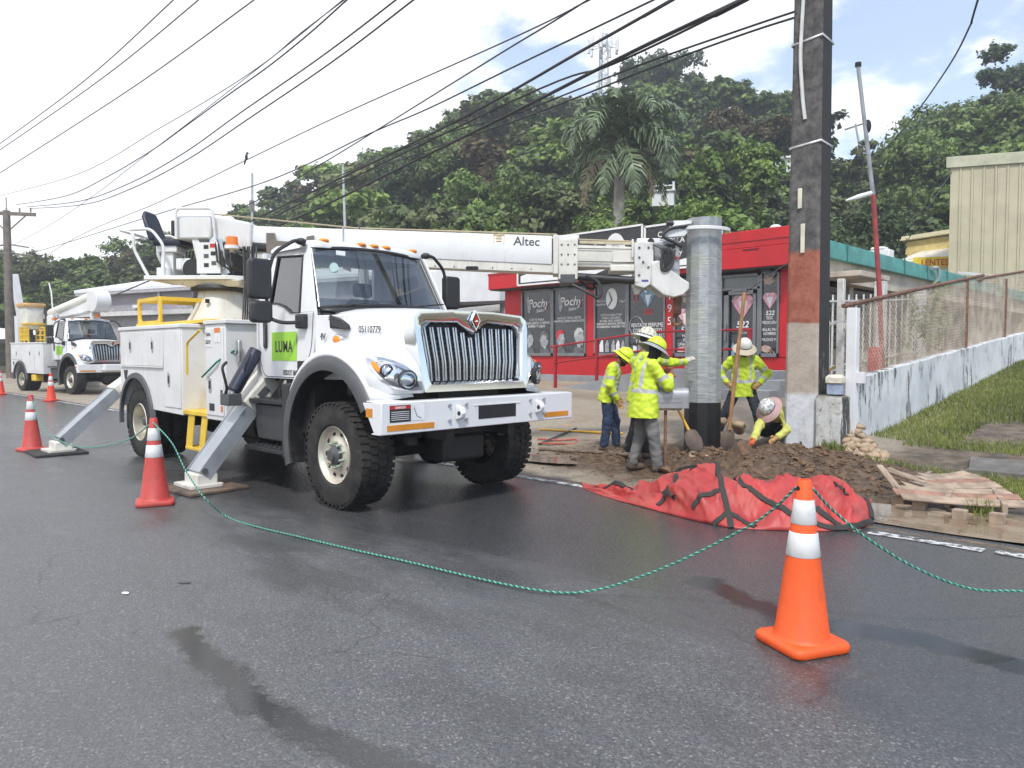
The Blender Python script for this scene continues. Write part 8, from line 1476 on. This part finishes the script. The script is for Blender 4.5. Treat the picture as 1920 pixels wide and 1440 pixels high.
ground_tool('red_hose', [(1008, 826), (1050, 829), (1083, 826), (1078, 836), (1040, 835), (1010, 834)], .016, mat('faded_red_hose', (.45, .09, .06), .6), 'coiled red hose beside the front tyre'); ground_tool('timber_beam', [(1262, 790), (1330, 800)], .06, mat('brown_timber', (.16, .08, .05), .85, var=.3, scale=5), 'dark timber behind the shovel', .1)
ground_tool('white_strip', [(1765, 805), (1800, 809), (1854, 806)], .02, m_white, 'bent white plastic strip on the grass'); ground_tool('white_strip', [(1725, 819), (1765, 820)], .02, m_white, 'short white strip beside the concrete slab')
# timber pads under the shoes
def pad(loc, rz, lab, m): t = empty('outrigger_pad', loc, rz, lab, 'pad'); MB().box((-.42, -.36, .004), (.42, .36, .04)).build('board', m, t, bevel=.008); MB().box((-.42, -.35, .0), (.41, .35, .003)).build('board', m, t); return t
m_pad = mat('wet_plywood', (.13, .09, .065), .7, var=.35, scale=4, dirt=.3); pad((TX - 2.07, TY - 1.66, 0), R(6), 'brown plywood pad under the front outrigger shoe', m_pad); pad((TX - 6.75, TY - 1.98, 0), R(-3), 'dark pad under the rear outrigger shoe', mat('black_pad', (.03, .03, .03), .8))
tag(blob_sheet('dead_leaf', (at(345, 1093, z=0).x, at(345, 1093, z=0).y), .05, .025, .6, .006, m_dgrey, 3, 12), 'dark leaf on the wet road', 'leaf'); tag(blob_sheet('paper_scrap', (at(235, 1113, z=0).x, at(235, 1113, z=0).y), .03, .02, .2, .006, m_ink, 5, 9), 'white paper scrap on the wet road', 'litter')
ch = at(840, 858, z=0); wc = empty('wheel_chock', ch, R(45), 'worn yellow wooden chock behind the front wheel', 'chock'); MB().prism([(-.16, 0), (.16, 0), (.12, .1), (-.12, .1)], -.08, .08).build('block', mat('chock_wood', (.35, .22, .08), .8, var=.3), wc, bevel=.01); MB().tube(fillet([(-.1, -.09, .02), (-.1, -.14, .05), (.05, -.14, .04), (.05, -.09, .02)], .04), .01, 6).build('handle_loop', m_galvl, wc)
# ================================================================== PEOPLE
def m_hivis():
    s = NT('hi_vis_fabric'); b = s.attr('band'); v = s.coord(); n = s.rng(s.noise(v, 7, 4), .3, .7); c = s.mix(n, (.47, .62, .035), (.62, .76, .07)); c = s.mix(s.math('MULTIPLY', s.rng(s.noise(v, 4, 6, .7), .58, .75), .35), c, (.3, .3, .08))
    s.bump(s.noise(v, 16, 3), .25, .02); return s.done(s.mix(s.math('GREATER_THAN', b, 0.), c, (.48, .49, .48)), .7, 0, .25)
m_hv = m_hivis(); m_skin = mat('skin_brown', (.3, .165, .1), .55, var=.1, scale=10); m_skind = mat('skin_dark', (.1, .055, .038), .6, var=.1); m_hood = mat('black_hood', (.012, .012, .013), .85)
m_jean = mat('blue_denim', (.025, .04, .085), .85, var=.25, scale=8, bump=.4, bscale=25); m_jeand = mat('dark_denim', (.028, .034, .045), .85, var=.3, scale=8, bump=.4, bscale=25, dirt=.2, dcol=(.12, .11, .09)); m_gpant = mat('grey_work_trousers', (.16, .158, .155), .85, var=.15, scale=8, bump=.4, bscale=25, dirt=.25, dcol=(.1, .075, .05)); m_bpant = mat('black_trousers', (.012, .012, .013), .85)
m_boot = mat('muddy_boot', (.085, .06, .042), .85, var=.3, scale=12); m_glove = mat('leather_glove', (.42, .24, .09), .75, var=.2, scale=14); m_glovew = mat('pale_glove', (.5, .47, .42), .75, var=.2, scale=14); m_gloveo = mat('orange_glove', (.7, .15, .05), .7); m_hair = mat('dark_hair', (.015, .012, .01), .7); m_glover = mat('red_brown_glove', (.35, .1, .06), .7)
m_hy = mat('helmet_lime', (.62, .8, .03), .35, var=.04); m_hw = mat('helmet_white', (.72, .71, .66), .4, var=.06, scale=9); m_hfl = mat('helmet_printed', (.6, .58, .46), .4, var=.55, scale=28); m_hpk = mat('brim_dusty_pink', (.42, .27, .26), .7, var=.12, scale=8); m_brimg = mat('brim_grey', (.33, .34, .35), .6); m_brimt = mat('brim_tan', (.55, .48, .36), .7); m_brimc = mat('brim_clear', (.62, .66, .62), .3)
def wrinkle(P, k, amp): return amp * (np.sin(P[:, 0] * 31 * k + 3 * np.sin(P[:, 2] * 17 * k)) * np.sin(P[:, 2] * 37 * k + 2.1 * np.sin(P[:, 1] * 23 * k)) + .6 * np.sin(P[:, 1] * 47 * k + P[:, 2] * 29 * k + 1.7 * np.sin(P[:, 0] * 20 * k)))
def torso(P, a, b, ra, rb, side, flat):
    a, b, side = (np.asarray(q, float) for q in (a, b, side)); ba = b - a; L2 = ba @ ba; t = np.clip((P - a) @ ba / L2, 0, 1); q = P - a - t[:, None] * ba; s_ = q @ side; rest = q - s_[:, None] * side; r = ra + (rb - ra) * t; return np.sqrt(s_ ** 2 + (np.linalg.norm(rest, axis=1) / flat) ** 2) * flat ** .5 - r * flat ** .5
def mesh_of(fn, pts, pad, h):
    pts = np.array(pts, float); return surfnet(fn, pts.min(0) - pad, pts.max(0) + pad, h)
def glove(par, wrist, d, nrm, thumb, curl, m, s=1.):
    """palm with four fingers and a thumb; d = pointing direction, nrm = back of the hand, thumb = side of the thumb"""
    d = Vector(d).normalized(); nrm = (Vector(nrm) - d * Vector(nrm).dot(d)).normalized(); t = d.cross(nrm); t = t if t.dot(Vector(thumb)) > 0 else -t; w = Vector(wrist)
    segs = [(w - d * .05, w + d * .03, .036, .034)]; palm = w + d * .055
    for i, (o, l) in enumerate(((.032, .068), (.011, .078), (-.011, .072), (-.032, .055))):
        p0 = w + d * .09 + t * o; e = d; prev = p0; segs.append((w + d * .03 + t * o * .7, p0, .018, .0125)); c = curl * (1 + .12 * i)
        for k in range(3): ang = c * (k + 1) / 2.2; e = d * math.cos(ang) - nrm * math.sin(ang); nx = prev + e * l * (.46, .32, .24)[k]; segs.append((prev, nx, .0115 - .0012 * k, .0105 - .0012 * k)); prev = nx
    tp0 = w + d * .025 + t * .03; tm = tp0 + (d * .6 + t * .75 - nrm * .25 * curl).normalized() * .045; te = tm + (d * .9 + t * .25 - nrm * .5 * curl).normalized() * .038; segs += [(tp0, tm, .016, .0135), (tm, te, .0135, .011)]
    segs = [(np.array(a) , np.array(b), r0 * s, r1 * s) for a, b, r0, r1 in segs]
    def fn(P):
        r = None
        for a, b, r0, r1 in segs: c = cap(P, a, b, r0, r1); r = c if r is None else smin(r, c, .007)
        return smin(r, ellip(P, palm - nrm * .004, (.05, .05, .05)) * .0 + cap(P, w + d * .03, w + d * .085, .03, .034), .01)
    V, F = mesh_of(fn, [q for sg in segs for q in sg[:2]], .05, .0065); return npmesh('glove', V, F, m, par)
def helmet(par, c, up, fwd, dome, brim, brim_r=.185, droop=.03, strap=True):
    up = Vector(up).normalized(); f = (Vector(fwd) - up * Vector(fwd).dot(up)).normalized(); l = up.cross(f); M = Matrix(((f.x, l.x, up.x, c[0]), (f.y, l.y, up.y, c[1]), (f.z, l.z, up.z, c[2]), (0, 0, 0, 1)))
    S1 = M @ Matrix.Diagonal((1.13, .98, 1, 1))
    h = MB(); h.lathe([(.118, .0), (.119, .03), (.112, .07), (.095, .105), (.066, .13), (.03, .142), (.001, .144)], 30, cap=False, M=S1); hm = h.build('helmet', dome, par, smooth=60)
    b = MB(); b.lathe([(.112, .012), (.135, .006), (brim_r, -droop), (brim_r + .003, -droop - .004), (.135, -.004), (.112, .0)], 32, cap=False, M=S1); b.build('brim', brim, hm, smooth=60)
    h2 = MB(S1); h2.tube([(.095 * math.cos(R(t)) , 0, .02 + .13 * math.sin(R(t))) for t in range(20, 161, 10)], .008, 6); h2.build('helmet_ridge', dome, hm, smooth=60)
    if strap: MB().lathe([(.1195, .012), (.1215, .012), (.1215, .024), (.1195, .024)], 30, cap=False, M=S1).build('hat_band', m_blk, hm)
    return hm
def person(label, loc, rz, J, trousers, hat, skin=m_skin, gl=(m_glove, m_glove), hood=False, arms=('l', 'r'), shirt=m_hv, hem=-.16, fat=1., beard=True, brim=(m_hy, .185, .03)):
    """J: joint positions in the person's frame (x forward, y left, z up)"""
    t = empty('person', loc, rz, label, 'person'); A = {k: np.array(v, float) for k, v in J.items()}; A.setdefault('side', np.array([0, 1., 0])); sd = A['side'] / np.linalg.norm(A['side'])
    ax = A['chest'] - A['pelvis']; ax /= np.linalg.norm(ax); hf = A['face'] / np.linalg.norm(A['face']); hu = A.get('hup', np.array([0, 0, 1.])); hu = hu - hf * (hu @ hf); hu /= np.linalg.norm(hu); hs = np.cross(hu, hf); Hc = A['head']
    allp = [v for k, v in A.items() if k not in ('side', 'face', 'hup')]
    def fbody(P):
        r = torso(P, A['pelvis'], A['chest'], .12 * fat, .13, sd, .7)
        for s in ('l', 'r'):
            r = smin(r, cap(P, A['sh' + s], A['el' + s], .042, .036), .03); r = smin(r, cap(P, A['el' + s], A['wr' + s], .036, .028), .02); r = smin(r, cap(P, A['hip' + s], A['kn' + s], .075, .05), .04); r = smin(r, cap(P, A['kn' + s], A['an' + s], .048, .035), .02)
        r = smin(r, cap(P, A['chest'] + ax * .08, Hc - hu * .07, .058, .052), .04); q = P - Hc; L = np.stack([q @ hf, q @ hs, q @ hu], -1)
        h = smin(ellip(L, (0, 0, .02), (.092, .074, .098)), ellip(L, (.028, 0, -.055), (.062, .055, .062)), .03)
        h = smin(h, cap(L, (.085, 0, -.0), (.104, 0, -.026), .009, .014), .012); h = smin(h, cap(L, (.078, .012, -.058), (.078, -.012, -.058), .009, .009), .008)
        for y in (-1, 1): h = np.maximum(h, -ellip(L, (.094, y * .03, .008), (.014, .018, .012))); h = smin(h, ellip(L, (.088, y * .03, .006), (.009, .012, .010)), .004); h = smin(h, ellip(L, (-.005, y * .076, -.01), (.02, .01, .03)), .006)
        return smin(r, h, .025)
    V, F = mesh_of(fbody, allp, .16, .016); npmesh('body', V, F, m_hood if hood else skin, t)
    if beard and not hood:
        def fb(P): q = P - Hc; L = np.stack([q @ hf, q @ hs, q @ hu], -1); d = smin(ellip(L, (.03, 0, -.068), (.066, .06, .056)), ellip(L, (0, 0, -.04), (.05, .076, .03)), .02); return np.maximum(d, L[:, 2] + .042)
        V, F = mesh_of(fb, [Hc], .16, .009); npmesh('beard', V, F, m_hair, t)
    def fh(P): q = P - Hc; L = np.stack([q @ hf, q @ hs, q @ hu], -1); return np.maximum(ellip(L, (-.012, 0, .02), (.094, .08, .1)), np.maximum(L[:, 0] - .03, -L[:, 2] - .05))
    if not hood: V, F = mesh_of(fh, [Hc], .16, .01); npmesh('hair', V, F, m_hair, t)
    hemp = A['pelvis'] + ax * hem; hr = .205 if hem > -.2 else .235
    def fshirt(P):
        r = torso(P, A['pelvis'] + ax * (hem - .05), A['chest'], hr * fat, .175, sd, .70 if hem > -.2 else .80); r = smin(r, torso(P, A['chest'], A['chest'] + ax * .1, .17, .12, sd, .66), .05)
        r = np.maximum(r, -((P - hemp) @ ax)); r = np.maximum(r, (P - A['chest']) @ ax - .20)
        for s in ('l', 'r'): r = smin(r, cap(P, A['sh' + s] * .9 + A['chest'] * .1, A['el' + s], .078, .066), .05); r = smin(r, cap(P, A['el' + s], A['wr' + s], .064, .047), .03)
        r = r + wrinkle(P, 1., .0062) + wrinkle(P + 3, 2.1, .003)
        for s in ('l', 'r'): d = A['wr' + s] - A['el' + s]; d /= np.linalg.norm(d); r = np.where(cap(P, A['wr' + s], A['wr' + s] + d * .1, .07) < 0, np.maximum(r, (P - A['wr' + s]) @ d), r)
        return r
    V, F = mesh_of(fshirt, [A[k] for k in ('pelvis', 'chest', 'shl', 'shr', 'ell', 'elr', 'wrl', 'wrr')], .24, .0135)
    # reflective bands: waist, two shoulder straps, two on each sleeve
    Pv = V; dt = torso(Pv, A['pelvis'] + ax * (hem - .05), A['chest'], .185, .175, sd, .70); band = np.full(len(V), -1.); onarm = np.zeros(len(V), bool); da = {}
    for s in ('l', 'r'):
        for a, b in (('sh', 'el'), ('el', 'wr')):
            p0, p1 = A[a + s], A[b + s]; c = cap(Pv, p0, p1, .0); u_ = np.clip((Pv - p0) @ (p1 - p0) / ((p1 - p0) @ (p1 - p0)), -.2, 1.2); ln = np.linalg.norm(p1 - p0); near = (c < .085) & (c < np.abs(dt) + .12) & (u_ > .18 if a == 'sh' else u_ > -.1); onarm |= near & (dt > .03); band = np.where(near & (dt > .012), np.maximum(band, .026 - np.abs((u_ - (.62 if a == 'sh' else .55)) * ln)), band)
    hz_ = (Pv - A['pelvis']) @ ax; band = np.where(~onarm, np.maximum(band, .027 - np.abs(hz_ - .10)), band); sv = (Pv - A['chest']) @ sd; band = np.where(~onarm & (hz_ > .1), np.maximum(band, .024 - np.abs(np.abs(sv) - .105)), band)
    npmesh('shirt', V, F, shirt, t, attrs={'band': ('POINT', band)})
    def ftr(P):
        r = torso(P, A['pelvis'] - ax * .04, A['pelvis'] + ax * .1, .15 * fat, .135 * fat, sd, .72)
        for s in ('l', 'r'): r = smin(r, cap(P, A['hip' + s] - ax * .03, A['kn' + s], .097, .08), .05); r = smin(r, cap(P, A['kn' + s], A['an' + s] + (A['kn' + s] - A['an' + s]) * .05, .077, .068), .03)
        return r + wrinkle(P, .9, .006) + wrinkle(P + 1, 1.9, .0025)
    V, F = mesh_of(ftr, [A[k] for k in ('pelvis', 'hipl', 'hipr', 'knl', 'knr', 'anl', 'anr')], .22, .0155); npmesh('trousers', V, F, trousers, t)
    for s in ('l', 'r'):
        a = A['an' + s]; fd = A.get('ft' + s, np.array([1., 0, 0])); fd = fd / np.linalg.norm(fd)
        def fbt(P): r = smin(cap(P, a + [0, 0, .06], a - [0, 0, .03], .055, .052), cap(P, a + [0, 0, -.045] - fd * .04, a + fd * .15 + [0, 0, -.05], .046, .042), .03); return np.maximum(r, -(P[:, 2] - (a[2] - .095)))
        V, F = mesh_of(fbt, [a, a + fd * .15, a - [0, 0, .06]], .12, .0125); npmesh('boot', V, F, m_boot, t)
    for s, g_ in zip(('l', 'r'), gl):
        d = A['wr' + s] - A['el' + s]; hd = A.get('hd' + s, d); bn = A.get('bk' + s, np.cross(d, [0, 0, 1.]) * (1 if s == 'l' else -1) + 1e-3); glove(t, A['wr' + s], hd, bn, A.get('th' + s, np.array([1., 0, .2])), J.get('curl' + s, [.5])[0] if isinstance(J.get('curl' + s), list) else .55, g_)
    helmet(t, Hc + hu * .035 - hf * .008, Vector(hu) * 1.0 - Vector(hf) * .03, hf, hat, *brim); return t
aR = math.atan2(_R.y, _R.x)
def PJ(**k):
    J = dict(pelvis=(0, 0, .95), chest=(.02, 0, 1.30), head=(.07, 0, 1.61), face=(1, 0, -.2), shl=(.02, .19, 1.40), shr=(.02, -.19, 1.40), ell=(0, .26, 1.13), elr=(0, -.26, 1.13), wrl=(.06, .27, .90), wrr=(.06, -.27, .90), hipl=(0, .095, .92), hipr=(0, -.095, .92), knl=(.03, .11, .5), knr=(.03, -.11, .5), anl=(0, .12, .095), anr=(0, -.12, .095)); J.update(k); return J
# crew (frames: x = the way the person faces)
p1 = ground_at(1140, 846); person('worker in a lime helmet and blue jeans bowing his head beside the new pole', p1, aR - R(12), PJ(chest=(.08, 0, 1.27), head=(.24, 0, 1.50), face=(.75, 0, -.62), hup=(.62, 0, .78), shl=(.07, .19, 1.36), shr=(.07, -.19, 1.36), ell=(.03, .25, 1.08), elr=(.05, -.25, 1.08), wrl=(.12, .22, .86), wrr=(.16, -.20, .84), knl=(.1, .1, .5), anl=(.12, .12, .095), anr=(-.06, -.11, .095), knr=(.0, -.11, .5)), m_jean, m_hy, fat=1.05)
p2 = ground_at(1207, 884); person('worker in a lime helmet, black hood and grey trousers leaning on a shovel', p2, aR + R(18), PJ(chest=(.03, 0, 1.30), head=(.15, 0, 1.58), face=(.85, -.1, -.5), hup=(.45, 0, .9), ell=(.16, .27, 1.10), elr=(.20, -.27, 1.12), wrl=(.30, .06, 1.28), wrr=(.33, -.08, 1.24), knl=(.02, .12, .5), knr=(.06, -.13, .5), anl=(-.10, .14, .095), anr=(.12, -.15, .095), bkl=(0, .5, .8), bkr=(0, -.5, .8)), m_gpant, m_hy, hood=True, skin=m_skind, gl=(m_glover, m_glover), hem=-.27, fat=1.08, brim=(m_brimg, .2, .045))
p3 = ground_at(1196, 862); p3 = at(1196, 856, D=10.75); p3.z = float(Lz(p3.x, p3.y)) + .06; hand3 = at(1290, 678, D=11.25)
r3 = aR + R(14); Mi = Matrix.Translation(p3) @ Matrix.Rotation(r3, 4, 'Z'); hl = Mi.inverted() @ hand3; sh3 = Vector((.06, -.19, 1.45)); el3 = sh3.lerp(hl, .52) + Vector((0, -.02, -.05))
person('worker in a printed helmet steadying the steel pole with an outstretched arm', p3, r3, PJ(chest=(.06, 0, 1.36), head=(.12, 0, 1.70), face=(.9, -.1, -.35), hup=(.3, 0, .95), shr=tuple(sh3), elr=tuple(el3), wrr=tuple(hl - (hl - el3).normalized() * .06), hdr=(.75, -.1, .45), bkr=(-.5, -.4, .6), thr=(0, .6, .6), ell=(.12, .27, 1.12), wrl=(.33, .2, 1.06), anl=(-.12, .12, .095), anr=(.08, -.12, .095)), m_bpant, m_hfl, gl=(m_glovew, m_glovew), brim=(m_brimc, .2, .03))
p4 = ground_at(1392, 828); person('worker with hands on hips in a white helmet with a tan brim facing the street', p4, aR - R(100), PJ(pelvis=(0, 0, .92), chest=(.03, 0, 1.28), head=(.12, .0, 1.55), face=(.85, .0, -.5), hup=(.4, 0, .9), shl=(.02, .20, 1.38), shr=(.02, -.20, 1.38), ell=(-.06, .40, 1.14), elr=(-.05, -.38, 1.14), wrl=(.08, .24, .97), wrr=(.09, -.26, .97), hdl=(.7, -.5, -.35), hdr=(.7, .5, -.35), bkl=(.3, .8, .5), bkr=(.3, -.8, .5), thl=(-1, 0, .3), thr=(-1, 0, .3), hipl=(0, .11, .90), hipr=(0, -.11, .90), knl=(.08, .22, .48), knr=(.04, -.28, .5), anl=(.08, .3, .095), anr=(-.04, -.42, .095), ftl=(.9, .3, 0), ftr=(.8, -.5, 0)), m_jeand, m_hw, skin=m_skind, fat=1.12, brim=(m_brimt, .195, .04))
p5 = at(1460, 862, D=11.55); p5.z = float(Lz(p5.x, p5.y)) - .02; r5 = aR - R(140); Mi = (Matrix.Translation(p5) @ Matrix.Rotation(r5, 4, 'Z')).inverted(); h5 = Mi @ at(1412, 826, D=10.7); hd5 = Mi @ at(1441, 768, D=11.15)
ch5 = hd5 + Vector((-.24, -.0, -.08)); sr5 = ch5 + Vector((.05, -.17, .02)); sl5 = ch5 + Vector((.05, .17, .02))
person('worker crouching behind the old pole in a dusty pink brimmed helmet reaching into the hole', p5, r5, PJ(pelvis=(-.28, 0, .42), chest=tuple(ch5), head=tuple(hd5), face=(.55, 0, -.85), hup=(.85, 0, .55), shl=tuple(sl5), shr=tuple(sr5), ell=tuple(sl5 + Vector((.1, .1, -.22))), wrl=tuple(sl5 + Vector((.28, .02, -.34))), elr=tuple(sr5.lerp(h5, .5) + Vector((-.05, -.03, 0))), wrr=tuple(h5), hipl=(-.25, .12, .4), hipr=(-.25, -.12, .4), knl=(.14, .26, .50), knr=(.08, -.2, .14), anl=(-.08, .26, .095), anr=(-.32, -.18, .12)), m_bpant, mat('helmet_stickered', (.5, .5, .5), .4, var=.6, scale=30), gl=(m_glove, m_gloveo), shirt=mat('faded_yellow_shirt', (.5, .5, .12), .8, var=.12, scale=6), brim=(m_hpk, .2, .045))
# ================================================================== HAZE: moist air over the valley
s = NT('moist_air'); s.N.remove(s.p); pv = s.n('ShaderNodeVolumePrincipled'); pv.inputs['Density'].default_value = .0017; pv.inputs['Color'].default_value = (.9, .94, 1, 1); pv.inputs['Anisotropy'].default_value = .3
s.L.new(pv.outputs[0], s.out.inputs['Volume'])
tag(MB().box((-170, -40, -1.2), (60, 175, 62)).build('haze', s.m, smooth=0), kind='stuff')
flush_texts()
